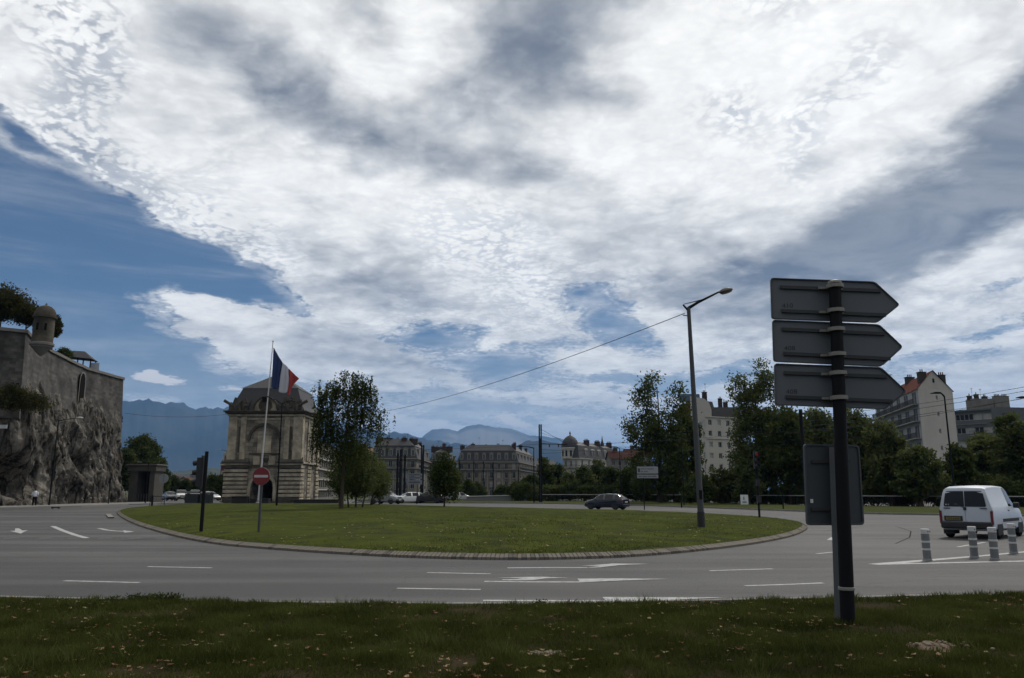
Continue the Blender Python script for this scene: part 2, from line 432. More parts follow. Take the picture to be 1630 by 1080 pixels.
def leaf_quads(c, size, g, up=0.0):
    """rhombic leaves at the centres c"""
    n = len(c); a = g.normal(size=(n, 3)); a /= np.linalg.norm(a, axis=1)[:, None]
    if up: a[:, 2] -= up; a /= np.linalg.norm(a, axis=1)[:, None]
    b = g.normal(size=(n, 3)); b -= (b * a).sum(1)[:, None] * a; b /= np.linalg.norm(b, axis=1)[:, None]
    s = size * g.uniform(.6, 1.35, n)[:, None]
    v = np.stack([c - a * s, c + b * s * .5, c + a * s, c - b * s * .5], 1).reshape(-1, 3)
    return v, np.arange(4 * n).reshape(n, 4)

BARK = lambda: mat('bark', (.07, .055, .042), .95, var=(.03, .024, .02), scale=8, bump=.5, stretch=(1, 1, .25))
def tree(name, base, h, blobs_, leaf, label, cat='tree', group=None, size=.22, n_clump=90, n_leaf=60, spread=.55, trunk=.22, seed=1, fork=.3, droop=False, stems=None, lean=(0, 0)):
    """blobs_: ellipsoids (x, y, z, rx, ry, rz) of the crown, in metres from the base"""
    g = np.random.default_rng(seed); root = empty(name, base, 0, label, cat, group)
    vol = np.array([b[3] * b[4] * b[5] for b in blobs_]); pick = g.choice(len(blobs_), n_clump, p=vol / vol.sum())
    d = g.normal(size=(n_clump, 3)); d /= np.linalg.norm(d, axis=1)[:, None]
    B = np.array([b for b in blobs_])[pick]; rad = g.uniform(.35, 1.0, n_clump) ** .6
    cc = B[:, :3] + d * B[:, 3:] * rad[:, None]
    tb = MB(); stems = stems or [(0, 0, 0, 0)]
    tops = []
    for (sx, sy, tx, ty) in stems:
        hh = h * .86; pts = []
        for i in range(9):
            t = i / 8
            pts.append((sx + tx * t + .05 * h * .2 * math.sin(3 * t + seed), sy + ty * t, hh * t - .1))
        tb.path(pts, [trunk * (1 - .88 * (i / 8)) * (1.25 if i == 0 else 1) for i in range(9)], 8); tops.append(pts)
    order = g.permutation(n_clump)[:min(n_clump, 46)]
    for k in order:
        c = cc[k]; pts = min(tops, key=lambda q: abs(q[4][0] - c[0]) + abs(q[4][1] - c[1]))
        zz = max(h * fork * .7, min(h * .8, c[2] - np.hypot(c[0], c[1]) * .6)); i = max(1, min(7, int(zz / (h * .86) * 8)))
        s0 = Vector(pts[i]); e = Vector(c); m_ = s0.lerp(e, .5) + Vector((0, 0, .06 * (e - s0).length)); r = trunk * (1 - .88 * i / 8) * .45
        tb.path([s0, m_, e], [r, r * .6, .012], 5)
    tb.build('trunk', BARK(), root, smooth=True)
    per = g.poisson(n_leaf, n_clump).clip(6); idx = np.repeat(np.arange(n_clump), per); N_ = len(idx)
    off = g.normal(size=(N_, 3)) * spread * np.array([1, 1, .75])
    if droop:
        off = g.normal(size=(N_, 3)) * spread * np.array([.5, .5, .2]); 
        st = g.integers(0, 7, N_) + idx * 7; so = g.normal(size=(n_clump * 7, 2)) * spread
        ln = g.uniform(.6, 3.2, n_clump * 7); off[:, :2] = so[st] + g.normal(size=(N_, 2)) * .05; off[:, 2] = .3 - g.uniform(0, 1, N_) * ln[st]
    c = cc[idx] + off
    v, f = leaf_quads(c, size, g, .8 if droop else 0)
    link('crown', npmesh('crown', v, f, leaf), root)
    return root

# ---------------------------------------------------------------- ground, road, kerbs, island
def asphalt():
    m = mat('asphalt', (.050, .0485, .0465), .8, var=(.037, .036, .0355), scale=.35, amt=.9, bump=.3, bscale=60, var2=(.063, .060, .057), scale2=.12)
    t = m.node_tree; nd = t.nodes; b = nd['Principled BSDF']; src = b.inputs['Base Color'].links[0].from_socket
    c = nd.new('ShaderNodeTexCoord')
    def nz(sx, sy, sc_, det=4):
        mp_ = nd.new('ShaderNodeMapping'); mp_.inputs['Scale'].default_value = (sx, sy, 1); t.links.new(c.outputs['Object'], mp_.inputs[0]); n = nd.new('ShaderNodeTexNoise'); n.inputs['Scale'].default_value = sc_; n.inputs['Detail'].default_value = det; t.links.new(mp_.outputs[0], n.inputs[0]); return n.outputs[0]
    def mrr(v, a, b_, lo, hi):
        q = nd.new('ShaderNodeMapRange'); q.interpolation_type = 'SMOOTHSTEP'; t.links.new(v, q.inputs[0])
        for i, z in enumerate((a, b_, lo, hi)): q.inputs[i + 1].default_value = z
        return q.outputs[0]
    def mul(a, b_):
        q = nd.new('ShaderNodeMath'); q.operation = 'MULTIPLY'; t.links.new(a, q.inputs[0]); t.links.new(b_, q.inputs[1]); return q.outputs[0]
    worn = mrr(nz(.05, .62, 1.0), .38, .64, .66, 1.20)          # wheel-worn streaks along the lanes
    grain = mrr(nz(1, 1, 34, 3), .35, .65, .86, 1.14)
    oil = mrr(nz(.25, .5, 1.6, 3), .62, .72, 1.0, .80)
    vo = nd.new('ShaderNodeTexVoronoi'); vo.feature = 'DISTANCE_TO_EDGE'; vo.inputs['Scale'].default_value = .16
    mpw = nd.new('ShaderNodeMapping'); t.links.new(c.outputs['Object'], mpw.inputs[0]); wn_ = nd.new('ShaderNodeTexNoise'); wn_.inputs['Scale'].default_value = .9; wn_.inputs['Detail'].default_value = 6; t.links.new(c.outputs['Object'], wn_.inputs[0])
    va_ = nd.new('ShaderNodeVectorMath'); va_.operation = 'MULTIPLY_ADD'; t.links.new(wn_.outputs[1], va_.inputs[0]); va_.inputs[1].default_value = (3.2, 3.2, 0); t.links.new(mpw.outputs[0], va_.inputs[2]); t.links.new(va_.outputs[0], vo.inputs['Vector'])
    crack = mrr(vo.outputs['Distance'], .0, .006, .62, 1.0)
    f = mul(mul(mul(worn, grain), oil), crack); s_ = nd.new('ShaderNodeVectorMath'); s_.operation = 'SCALE'; t.links.new(src, s_.inputs[0]); t.links.new(f, s_.inputs['Scale']); t.links.new(s_.outputs[0], b.inputs['Base Color'])
    return m
M_asph = asphalt()
M_paint = mat('road_paint', (.36, .36, .345), .75, var=(.11, .108, .104), scale=7, amt=.8, lo=.42, hi=.72)
M_paint_old = mat('worn_road_paint', (.12, .12, .116), .8, var=(.07, .07, .068), scale=7, amt=.9)
M_conc = mat('concrete', (.22, .21, .195), .85, var=(.14, .135, .125), scale=2.5, bump=.2, bscale=20)
M_pave = mat('pavement', (.22, .21, .195), .85, var=(.16, .155, .145), scale=.6)
M_lawn = mat('lawn_turf', (.036, .047, .008), .95, var=(.062, .070, .014), scale=.22, amt=.9, bump=.8, bscale=14, var2=(.030, .036, .014), scale2=1.3)
M_verge = mat('verge_turf', (.020, .018, .008), .95, var=(.045, .034, .020), scale=1.2, amt=.8, bump=.8, bscale=20)
M_dirt = mat('bare_earth', (.15, .11, .08), .95, var=(.11, .085, .065), scale=6, bump=.6, bscale=30)
M_far = mat('far_ground', (.05, .065, .028), .95, var=(.10, .095, .06), scale=.01)

mb = MB()
n = 48
ring = [(0, 0)] + [(r * math.cos(2 * math.pi * k / n), r * math.sin(2 * math.pi * k / n)) for r in (200, 1500, 8000, 60000) for k in range(n)]
mb.add([(x, y, -.06) for x, y in ring], [(0, 1 + k, 1 + (k + 1) % n) for k in range(n)] + [(1 + r * n + k, 1 + (r + 1) * n + k, 1 + (r + 1) * n + (k + 1) % n, 1 + r * n + (k + 1) % n) for r in range(3) for k in range(n)])
mb.build('ground', M_far, kind='structure', label='flat open ground reaching to the foot of the mountains')

# asphalt: one sheet
mb = MB(); xs = np.arange(-170, 171, 10); ys = np.arange(3, 165, 9)
mb.add([(x, y, 0) for x in xs for y in ys], [tuple(f) for f in grid_faces(len(xs), len(ys))])
mb.build('road', M_asph, kind='structure', label='wide grey asphalt roadway running round the grass island')

def resample(pts, step):
    pts = [Vector((p[0], p[1], 0)) for p in pts]; L = [0]
    for a, b in zip(pts, pts[1:]): L.append(L[-1] + (b - a).length)
    m = max(2, int(L[-1] / step) + 1); out = []; j = 0
    for k in range(m):
        s = L[-1] * k / (m - 1)
        while j < len(L) - 2 and L[j + 1] < s: j += 1
        t = (s - L[j]) / max(1e-6, L[j + 1] - L[j]); out.append(pts[j].lerp(pts[j + 1], t))
    return out
def smooth_loop(pts, it=3, closed=True):
    for _ in range(it):
        q = []; n_ = len(pts)
        rng_ = range(n_) if closed else range(n_ - 1)
        if not closed: q.append(pts[0])
        for i in rng_:
            a, b = pts[i], pts[(i + 1) % n_]
            q += [a * .75 + b * .25, a * .25 + b * .75]
        if not closed: q.append(pts[-1])
        pts = q
    return pts

# island outline, measured on the ground
OUT = [(184, 818), (206, 833), (258, 850), (335, 867), (420, 874.5), (555, 884), (683, 890), (820, 892.5), (910, 891), (999, 888), (1098, 880), (1198, 868), (1264, 855), (1287, 843),
       (1283, 836), (1262, 831.5), (1211, 825.5), (1118, 820), (999, 815.5), (800, 811), (680, 808), (580, 805.5), (440, 804.5), (294, 805), (219, 808.6), (190, 813)]
isl = [G(*p) for p in OUT]
isl = smooth_loop(isl, 3)
isl_r = resample(isl + [isl[0]], .5)[:-1]
ctr = sum(isl_r, Vector()) / len(isl_r)
nI = len(isl_r)
def inward(pts, i):
    a, b = pts[i - 1], pts[(i + 1) % len(pts)]; t = (b - a).normalized(); nn = Vector((-t.y, t.x, 0))
    return nn
area = sum(a.x * b.y - b.x * a.y for a, b in zip(isl_r, isl_r[1:] + isl_r[:1]))
sg = 1 if area > 0 else -1
INW = [inward(isl_r, i) * sg for i in range(nI)]
def isl_off(d): return [p + q * d for p, q in zip(isl_r, INW)]
LAWN_Z = .14
# lawn as a polar grid so that it can swell a little
inner = isl_off(.21)
def lawn_z(x, y):
    return LAWN_Z
verts = []; K = 26
for i, p in enumerate(inner):
    for k in range(K + 1):
        t = (k / K) ** 1.6
        q = p.lerp(ctr, t); e = (p - q).length
        verts.append((q.x, q.y, LAWN_Z + .22 * (1 - math.exp(-e / 4)) ))
va = np.array(verts); va[:, 2] += fbm(np.c_[va[:, :2] * .35, np.zeros(len(va))], 3) * .05 * (1 - np.exp(-np.tile(np.arange(K + 1), nI) / 3))
fs = [(i * (K + 1) + k, ((i + 1) % nI) * (K + 1) + k, ((i + 1) % nI) * (K + 1) + k + 1, i * (K + 1) + k + 1) for i in range(nI) for k in range(K)]
lawn = link('lawn', npmesh('lawn', va, fs, M_lawn, True)); tag(lawn, kind='structure', label='short mown grass of the roundabout island')
def lawn_height(x, y):
    d = np.min(np.hypot(np.array([p.x for p in inner])[:, None] - np.atleast_1d(x)[None], np.array([p.y for p in inner])[:, None] - np.atleast_1d(y)[None]), axis=0)
    return LAWN_Z + .22 * (1 - np.exp(-d / 4))

# kerb of the island: sloping setts with open joints, the nearest 300 each its own
M_k1 = mat('kerb_stone_light', (.19, .172, .145), .85, var=(.125, .112, .095), scale=5, bump=.2)
M_k2 = mat('kerb_stone_dark', (.13, .118, .10), .85, var=(.09, .08, .07), scale=5, bump=.2)
kerb = tag(link('island_kerb', None), kind='structure', label='sloping stone kerb around the grass island')
bed = MB(); o_, i_ = isl_off(.02), isl_off(.22)
bed.add([(p.x, p.y, -.02) for p in o_] + [(p.x, p.y, .055) for p in o_] + [(p.x, p.y, .13) for p in i_],
        [(i, (i + 1) % nI, nI + (i + 1) % nI, nI + i) for i in range(nI)] + [(nI + i, nI + (i + 1) % nI, 2 * nI + (i + 1) % nI, 2 * nI + i) for i in range(nI)])
bed.build('kerb_bed', mat('kerb_mortar', (.10, .095, .085), .9, var=(.07, .065, .06)), kerb)
def sett_mesh(m, w_, dz):
    q = MB(); a = w_ / 2
    q.add([(-a, 0, 0), (a, 0, 0), (-a, 0, .065 + dz), (a, 0, .065 + dz), (-a, .05, .085 + dz), (a, .05, .085 + dz), (-a, .20, .142 + dz), (a, .20, .142 + dz), (-a, .20, .05), (a, .20, .05)],
          [(0, 1, 3, 2), (2, 3, 5, 4), (4, 5, 7, 6), (6, 7, 9, 8), (0, 2, 4, 6, 8), (9, 7, 5, 3, 1)])
    return q.mesh('kerb_stone', m)
pitch = .11
fine = resample(isl_r + [isl_r[0]], pitch)[:-1]
setts = [sett_mesh(M_k1, .088, .0), sett_mesh(M_k1, .088, -.004), sett_mesh(M_k2, .09, .003), sett_mesh(M_k1, .085, .002)]
near = sorted(range(len(fine)), key=lambda i: fine[i].length)[:300]
near = set(near); rest = {0: MB(), 1: MB()}
for i, p in enumerate(fine):
    t = (fine[(i + 1) % len(fine)] - fine[i - 1]).normalized() * sg
    ang = math.atan2(t.y, t.x); kx = random.choice((0, 0, 1, 1, 2, 3))
    if i in near:
        link('kerb_stone', setts[kx], kerb, (p.x, p.y, 0), (0, 0, ang))
    else:
        M_ = Matrix.Translation((p.x, p.y, 0)) @ Matrix.Rotation(ang, 4, 'Z'); me = setts[kx]
        rest[int(kx == 2)].add([M_ @ v.co for v in me.vertices], [tuple(f.vertices) for f in me.polygons])
for k, m_ in ((0, M_k1), (1, M_k2)): rest[k].build('distant_kerb_stones', m_, kerb, kind='stuff')
# low outer lip at the left end of the island
lip = MB(); seg = [i for i in range(nI) if isl_r[i].x < -24 and isl_r[i].y < 56]
for i in seg:
    a, b = isl_r[i] - INW[i] * .75, isl_r[(i + 1) % nI] - INW[(i + 1) % nI] * .75; a2, b2 = isl_r[i] - INW[i] * .45, isl_r[(i + 1) % nI] - INW[(i + 1) % nI] * .45
    lip.add([(a.x, a.y, 0), (b.x, b.y, 0), (a.x, a.y, .07), (b.x, b.y, .07), (a2.x, a2.y, .08), (b2.x, b2.y, .08), (a2.x, a2.y, 0), (b2.x, b2.y, 0)], [(0, 1, 3, 2), (2, 3, 5, 4), (4, 5, 7, 6)])
if seg: lip.build('kerb_lip', M_conc, kerb)

# front verge with its kerb
FK = [(-420, 944), (-200, 950), (0, 956.5), (200, 961), (400, 965), (600, 967), (800, 968), (960, 966), (1100, 963), (1340, 957.5), (1630, 950.5), (1850, 944), (2100, 936)]
fk = resample(smooth_loop([G(*p) for p in FK], 2, False), .25)
vg = MB(); vv = []; VK = 34
for p in fk:
    for k in range(VK + 1):
        t = k / VK; y = p.y - .14 - (p.y - .14 + 4) * t ** 1.3
        vv.append((p.x, y, .05))
va = np.array(vv); va[:, 2] += (fbm(np.c_[va[:, :2] * 1.1, np.zeros(len(va))], 4) * .05).clip(-.04, .08) + .02 * np.tile(np.arange(VK + 1) > 0, len(fk))
tag(link('grass_verge', npmesh('verge', va, grid_faces(len(fk), VK + 1)[:, ::-1], M_verge, True)), kind='structure', label='rough grass verge in the foreground, strewn with leaves')
fkerb = tag(link('verge_kerb', None), kind='structure', label='low concrete kerb between the verge and the roadway')
seg1 = resample(fk, 1.0)
for a, b in zip(seg1, seg1[1:]):
    d = b - a; c = (a + b) / 2
    q = MB().box((0, -.07, .02), (d.length - .012, .13, .11)); q.build('kerb_stone', M_conc, fkerb)
    o = fkerb.children[-1] if False else COL.objects[-1]
    o.location = (c.x, c.y, 0); o.rotation_euler = (0, 0, math.atan2(d.y, d.x))

# far side: kerb, grass strip, path
BK = [(560, 800.5), (700, 801.5), (840, 802), (1000, 805), (1115, 809), (1260, 814.5), (1370, 819), (1500, 821), (1630, 822.5), (1900, 826)]
bk = resample(smooth_loop([G(*p) for p in BK], 2, False), 2.0)
q = MB(); m_ = len(bk)
def offy(p, d): return (p.x + d * .35, p.y + d)
prof = [(0, -.01), (0, .13), (.28, .13), (.30, .11)]
q.add([(*offy(p, d), z) for p in bk for d, z in prof], [tuple(f) for f in grid_faces(m_, 4)])
q.build('far_kerb', M_conc, kind='structure', label='pale kerb along the far side of the road')
q = MB(); prof = [(.31, .10), (3, .16), (9, .2), (16, .2), (26, .12)]
q.add([(*offy(p, d), z) for p in bk for d, z in prof], [tuple(f) for f in grid_faces(m_, 5)])
q.build('grass_strip', mat('strip_grass', (.040, .050, .014), .95, var=(.058, .062, .024), scale=.5, bump=.6, bscale=12), kind='structure', label='narrow grass strip between the road and the river railing')

# pale pavement in front of the rock and beyond the island's left end
PV = [(-60, -400), (0, 810), (60, 808.5), (130, 807), (205, 804), (250, 803.3), (330, 802.8), (356, 802.6)]
a = [G(-300, 813), G(-100, 811)] + [G(*p) for p in PV[1:]]
q = MB(); back = [Vector((p.x - (7 if p.y < 112 else 2) , p.y + (3 if i < 6 else 16), 0)) for i, p in enumerate(a)]
m_ = len(a)
q.add([(p.x, p.y, -.01) for p in a] + [(p.x, p.y, .13) for p in a] + [(p.x, p.y, .13) for p in back], [(i, i + 1, m_ + i + 1, m_ + i) for i in range(m_ - 1)] + [(m_ + i, m_ + i + 1, 2 * m_ + i + 1, 2 * m_ + i) for i in range(m_ - 1)])
q.build('pavement', M_pave, kind='structure', label='pale pavement at the foot of the rock face')

# painted markings: strips 4 mm above the asphalt
marks = tag(link('road_markings', None), kind='structure', label='white lane lines and arrows painted on the asphalt')
def paint(name, pts, m=M_paint, z=.004):
    vs = [G(*p) for p in pts]; MB().quad(*[(v.x, v.y, z) for v in vs]).build(name, m, marks)
def stripe(pts, wid=.12, m=M_paint, z=.004, name='lane_dash'):
    g = [G(*p) for p in pts]; g = resample(g, .8) if len(g) > 2 else g; q = MB(); L_ = []
    for i, p in enumerate(g):
        d = (g[min(i + 1, len(g) - 1)] - g[max(i - 1, 0)]).normalized(); n_ = Vector((-d.y, d.x, 0)) * wid / 2
        L_ += [(p.x + n_.x, p.y + n_.y, z), (p.x - n_.x, p.y - n_.y, z)]
    q.add(L_, [(2 * i, 2 * i + 1, 2 * i + 3, 2 * i + 2) for i in range(len(g) - 1)]); q.build(name, m, marks)
for s_ in (((235, 902.5), (286, 903.5), (337, 904.5)), ((102, 925), (162, 926.5), (222, 928)), ((680, 912), (730, 913), (781, 914)), ((632, 937), (700, 938), (765, 939)),
           ((1130, 909), (1180, 907.5), (1230, 906)), ((1186, 933), (1250, 931), (1310, 928.5)), ((1525, 871), (1546, 867.5), (1568, 863.5)), ((1300, 882), (1315, 880.5), (1330, 879))):
    stripe(s_, .12)
stripe(((769, 956.5), (860, 957), (970, 957)), .15, name='edge_line')
stripe(((771, 926), (850, 927), (925, 927)), .15, name='edge_line')
paint('taper_marking', ((959, 951.5), (1060, 951.8), (1152, 952.2), (1060, 956.5), (968, 962)), z=.008)
paint('taper_marking', ((919, 922), (990, 921.6), (1066, 922.5), (990, 925), (924, 928)), z=.008)
stripe(((808, 904.5), (870, 904), (935, 904)), .15, name='arrow_shaft')
paint('arrow_head', ((930, 904.8), (955, 904), (985, 900.5), (1032, 898.4), (975, 897.8), (950, 900), (925, 901.6), (958, 901.6)), z=.008)
stripe(((800, 923.5), (850, 922)), .14, name='arrow_shaft')
paint('arrow_head', ((806, 925), (848, 924.6), (868, 921.6), (905, 920.6), (862, 919), (835, 919.4), (790, 920.6), (832, 921.2)), z=.008)
paint('wedge_marking', ((1381, 898.2), (1560, 884.6), (1760, 866), (1760, 867.8), (1570, 885.6), (1440, 897), (1640, 892.6), (1800, 889.6), (1800, 891), (1640, 894.2), (1400, 899.6)), z=.004)
stripe(((84, 838), (100, 845), (120, 852), (138, 857)), .22, name='lane_line')
stripe(((158, 841.5), (174, 845), (200, 846.5)), .2, name='arrow_shaft')
paint('arrow_head', ((196, 844.8), (214, 847), (198, 848.6)), z=.008)
paint('arrow_head', ((16, 845.6), (24, 845.4), (24, 841.6), (30, 841.6), (36, 845), (44, 844.6), (38, 847), (33, 850), (26, 848)), z=.004)
paint('arrow_head', ((1316, 860), (1322, 856), (1340, 855), (1334, 861)), z=.004)
for x0, x1 in ((5, 30), (61, 82), (108, 130), (157, 178), (204, 225), (248, 268)):
    stripe(((x0, 857.4), ((x0 + x1) / 2, 857), (x1, 856.6)), .3, M_paint_old, name='give_way_dash')
# tyre-polished lanes and a crack in the asphalt
for ln in (((0, 871), (300, 884), (560, 900), (900, 905), (1250, 889), (1500, 862)), ((-100, 905), (200, 925), (600, 945), (1000, 948), (1400, 932), (1800, 905))):
    pass

M_tar = mat('tar_joint', (.030, .029, .028), .95)
stripe(((1310, 846), (1380, 838), (1425, 838), (1450, 846), (1448, 856), (1425, 866)), .045, M_tar, .003, 'tar_joint')
# grass blades
def blades(name, n_, sampler, zf, hgt, wid, m, label, g):
    x, y = sampler(n_); z = zf(x, y); n_ = len(x)
    ang = g.uniform(0, 2 * np.pi, n_); dx, dy = np.cos(ang), np.sin(ang); h_ = hgt * g.uniform(.4, 1.25, n_) * (.75 + .9 * np.clip(fbm(np.c_[x * 1.6, y * 1.6, np.zeros(n_)], 3) + .25, -.25, 1)); ww = wid * g.uniform(.6, 1.3, n_)
    lx, ly = g.normal(size=(2, n_)) * h_ * .45
    v = np.stack([np.stack([x - dx * ww, y - dy * ww, z], 1), np.stack([x + dx * ww, y + dy * ww, z], 1), np.stack([x + lx, y + ly, z + h_], 1)], 1).reshape(-1, 3)
    o = link(name, npmesh(name, v, np.arange(3 * n_).reshape(n_, 3), m)); tag(o, label, 'grass', kind='stuff'); return o
fx = np.array([p.x for p in fk]); fy = np.array([p.y for p in fk])
def verge_s(n_):
    y = rng.uniform(5.6, 13.2, n_); x = rng.uniform(-1, 1, n_) * (y * .74 + 1.2); edge = np.interp(x, fx, fy)
    dens = fbm(np.c_[x * .9, y * .9, np.zeros(n_)], 3); ok = (y < edge - .2) & (rng.uniform(0, 1, n_) < .70 + dens * 1.4)
    for (cx, cy, rx, ry) in DIRT: ok &= (((x - cx) / rx) ** 2 + ((y - cy) / ry) ** 2 > rng.uniform(.5, 1.2, n_))
    return x[ok], y[ok]
def verge_zf(x, y):
    return .065 + (fbm(np.c_[x * 1.1, y * 1.1, np.zeros(len(x))], 4) * .05).clip(-.04, .08)
d1, d2 = G(1487, 1042), G(866, 1053)
DIRT = [(d1.x, d1.y, .30, .22), (d2.x, d2.y, .26, .10)]
M_bl = leafmat('grass_blade', (.028, .036, .008), (.076, .088, .022), .3, 1.2)
blades('verge_grass', 430000, verge_s, verge_zf, .075, .006, M_bl, 'rough dark green grass blades growing on the front verge', rng)
tc_n = 70; tcy = rng.uniform(6, 12, tc_n); tcx = rng.uniform(-1, 1, tc_n) * tcy * .75; ok_ = tcy < np.interp(tcx, fx, fy) - .3; tcx, tcy = tcx[ok_], tcy[ok_]
def tuft_s(n_):
    k = rng.integers(0, len(tcx), n_); return tcx[k] + rng.normal(size=n_) * .07, tcy[k] + rng.normal(size=n_) * .06
blades('verge_tufts', 5200, tuft_s, verge_zf, .15, .006, leafmat('tuft_blade', (.030, .042, .010), (.10, .11, .035), .3, 2), 'taller coarse grass tufts standing out of the front verge', rng)
ix0, ix1 = min(p.x for p in inner), max(p.x for p in inner); iy0 = min(p.y for p in inner)
ipx = np.array([p.x for p in inner]); ipy = np.array([p.y for p in inner])
def inside(x, y):
    c = np.zeros(len(x), bool); j = len(ipx) - 1
    for i in range(0, len(ipx)):
        cond = ((ipy[i] > y) != (ipy[j] > y)); xx = (ipx[j] - ipx[i]) * (y - ipy[i]) / (ipy[j] - ipy[i] + 1e-9) + ipx[i]
        c ^= cond & (x < xx); j = i
    return c
def isl_s(n_):
    y = iy0 + rng.uniform(0, 1, n_) ** 1.7 * 30; x = rng.uniform(-1, 1, n_) * y * .72; ok = inside(x, y)
    dens = fbm(np.c_[x * .5, y * .5, np.zeros(n_)], 3); ok &= rng.uniform(0, 1, n_) < .65 + dens
    return x[ok], y[ok]
M_bl2 = leafmat('island_blade', (.032, .046, .006), (.086, .100, .016), .3, .5)
def lawn_h2(x, y):
    out = np.empty(len(x))
    for s_ in range(0, len(x), 4000): out[s_:s_ + 4000] = lawn_height(x[s_:s_ + 4000], y[s_:s_ + 4000])
    return out - .01
blades('island_grass', 120000, isl_s, lawn_h2, .055, .012, M_bl2, 'short green grass blades on the roundabout island', rng)

# fallen leaves and bare patches
def litter(name, x, y, z, size, m, label):
    g = rng; n_ = len(x); a = g.uniform(0, 6.28, n_); s = size * g.uniform(.5, 1.3, n_); V = []; F = []
    for i in range(n_):
        ca, sa = math.cos(a[i]), math.sin(a[i]); pts = [(-1, 0, .25), (-.35, -.5, .05), (.3, -.42, .15), (1, 0, .3), (.35, .5, .1), (-.3, .45, .0), (0, 0, .0)]
        pts = [(p[0] + g.normal() * .12, p[1] + g.normal() * .1, p[2] + g.uniform(0, .35)) for p in pts]; k = len(V)
        V += [(x[i] + s[i] * (p[0] * ca - p[1] * sa), y[i] + s[i] * (p[0] * sa + p[1] * ca), z[i] + s[i] * p[2]) for p in pts]
        F += [(k + j, k + (j + 1) % 6, k + 6) for j in range(6)]
    tag(link(name, npmesh(name, V, F, m)), label, 'leaves', kind='stuff')
M_lf = [leafmat('dry_leaf', (.17, .115, .06), (.34, .26, .15), .2, 2), leafmat('brown_leaf', (.11, .05, .03), (.20, .11, .07), .2, 2)]
for k, (n_, sz) in enumerate(((950, .036), (900, .032))):
    y = rng.uniform(5.8, 12.6, n_ * 2); x = rng.uniform(-1, 1, n_ * 2) * y * .75; cl = fbm(np.c_[x * .5, y * .5, np.full(n_ * 2, 5.0 + k)], 2)
    ok = (y < np.interp(x, fx, fy) - .15) & (rng.uniform(0, 1, n_ * 2) < .42 + cl * 1.4); x, y = x[ok], y[ok]
    litter(('yellow_fallen_leaves', 'brown_fallen_leaves')[k], x, y, verge_zf(x, y) + .025, sz, M_lf[k], ('dry yellowish fallen leaves scattered over the front verge', 'brown and reddish fallen leaves scattered over the front verge')[k])
y = iy0 + rng.uniform(0, 1, 1500) ** 1.5 * 22; x = rng.uniform(-1, 1, 1500) * y * .7; ok = inside(x, y) & (rng.uniform(0, 1, 1500) < .55 + fbm(np.c_[x * .2, y * .2, np.zeros(1500)], 2)); x, y = x[ok], y[ok]
litter('island_fallen_leaves', x, y, lawn_h2(x, y) + .04, .055, M_lf[0], 'small pale fallen leaves dotted over the island lawn')
for k, (cx, cy, rx, ry) in enumerate(DIRT):
    a = np.linspace(0, 2 * np.pi, 30)[:-1]; rr = 1 + .22 * np.sin(3 * a + k) + .1 * np.sin(7 * a); q = MB()
    zc_ = float(verge_zf(np.array([cx]), np.array([cy]))[0])
    q.add([(cx, cy, zc_ + .03)] + [(cx + rx * .6 * math.cos(t) * r_, cy + ry * .6 * math.sin(t) * r_, zc_ + .025) for t, r_ in zip(a, rr)] + [(cx + rx * 1.2 * math.cos(t) * r_, cy + ry * 1.2 * math.sin(t) * r_, zc_ - .03) for t, r_ in zip(a, rr)],
          [(0, 1 + i, 1 + (i + 1) % 29) for i in range(29)] + [(1 + i, 30 + i, 30 + (i + 1) % 29, 1 + (i + 1) % 29) for i in range(29)])
    q.build('bare_earth', M_dirt, smooth=True, kind='structure', label=('bare sandy patch in the verge at the right', 'small worn sandy patch in the middle of the verge')[k])
    nst = 46; ax = rng.normal(size=(nst, 2)) * .5
    q = MB()
    for sx, sy in ax:
        r_ = rng.uniform(.008, .028); q.lathe([(r_ * .5, -r_ * .5), (r_, 0), (r_ * .6, r_ * .5)], (cx + sx * rx, cy + sy * ry, zc_ + .035), 6)
    q.build('pebbles', mat('pebble', (.20, .165, .125), .9), label=('pale pebbles on the bare patch at the right', 'pale crumbs of earth on the small central patch')[k], cat='pebbles', kind='stuff')

# weeds at the kerb
def weed(px, py, n_, h_, spr, label, seed):
    g = np.random.default_rng(seed); b = G(px, py, .04); root = empty('weed', b, 0, label, 'weed')
    q = MB(); L_ = []
    for i in range(n_):
        x, y = g.normal(size=2) * spr; hh = h_ * g.uniform(.4, 1.1); lx, ly = g.normal(size=2) * hh * .3
        pts = [(x, y * .35, 0), (x + lx * .4, (y + ly * .4) * .35, hh * .55), (x + lx, (y + ly) * .35, hh)]; q.path(pts, [.004, .003, .0015], 4)
        for k in range(9):
            t = g.uniform(.2, 1); L_.append([x + lx * t + g.normal() * .02, (y + ly * t) * .35 + g.normal() * .02, hh * t])
    q.build('stems', mat('weed_stem', (.06, .055, .03), .9), root, kind='stuff')
    v, f = leaf_quads(np.array(L_), .022, g); link('foliage', npmesh('foliage', v, f, leafmat('weed_leaf', (.03, .045, .012), (.07, .085, .03), .3, 3)), root)
weed(237, 962, 170, .14, .22, 'spreading clump of green weeds overhanging the kerb at the left', 5)
weed(180, 962, 60, .07, .16, 'low patch of weeds on the kerb left of the big clump', 6)
weed(283, 963, 26, .17, .08, 'thin upright dry weeds right of the big clump', 7)
weed(854, 967, 12, .12, .03, 'single dark weed sprig standing on the kerb in the middle', 8)

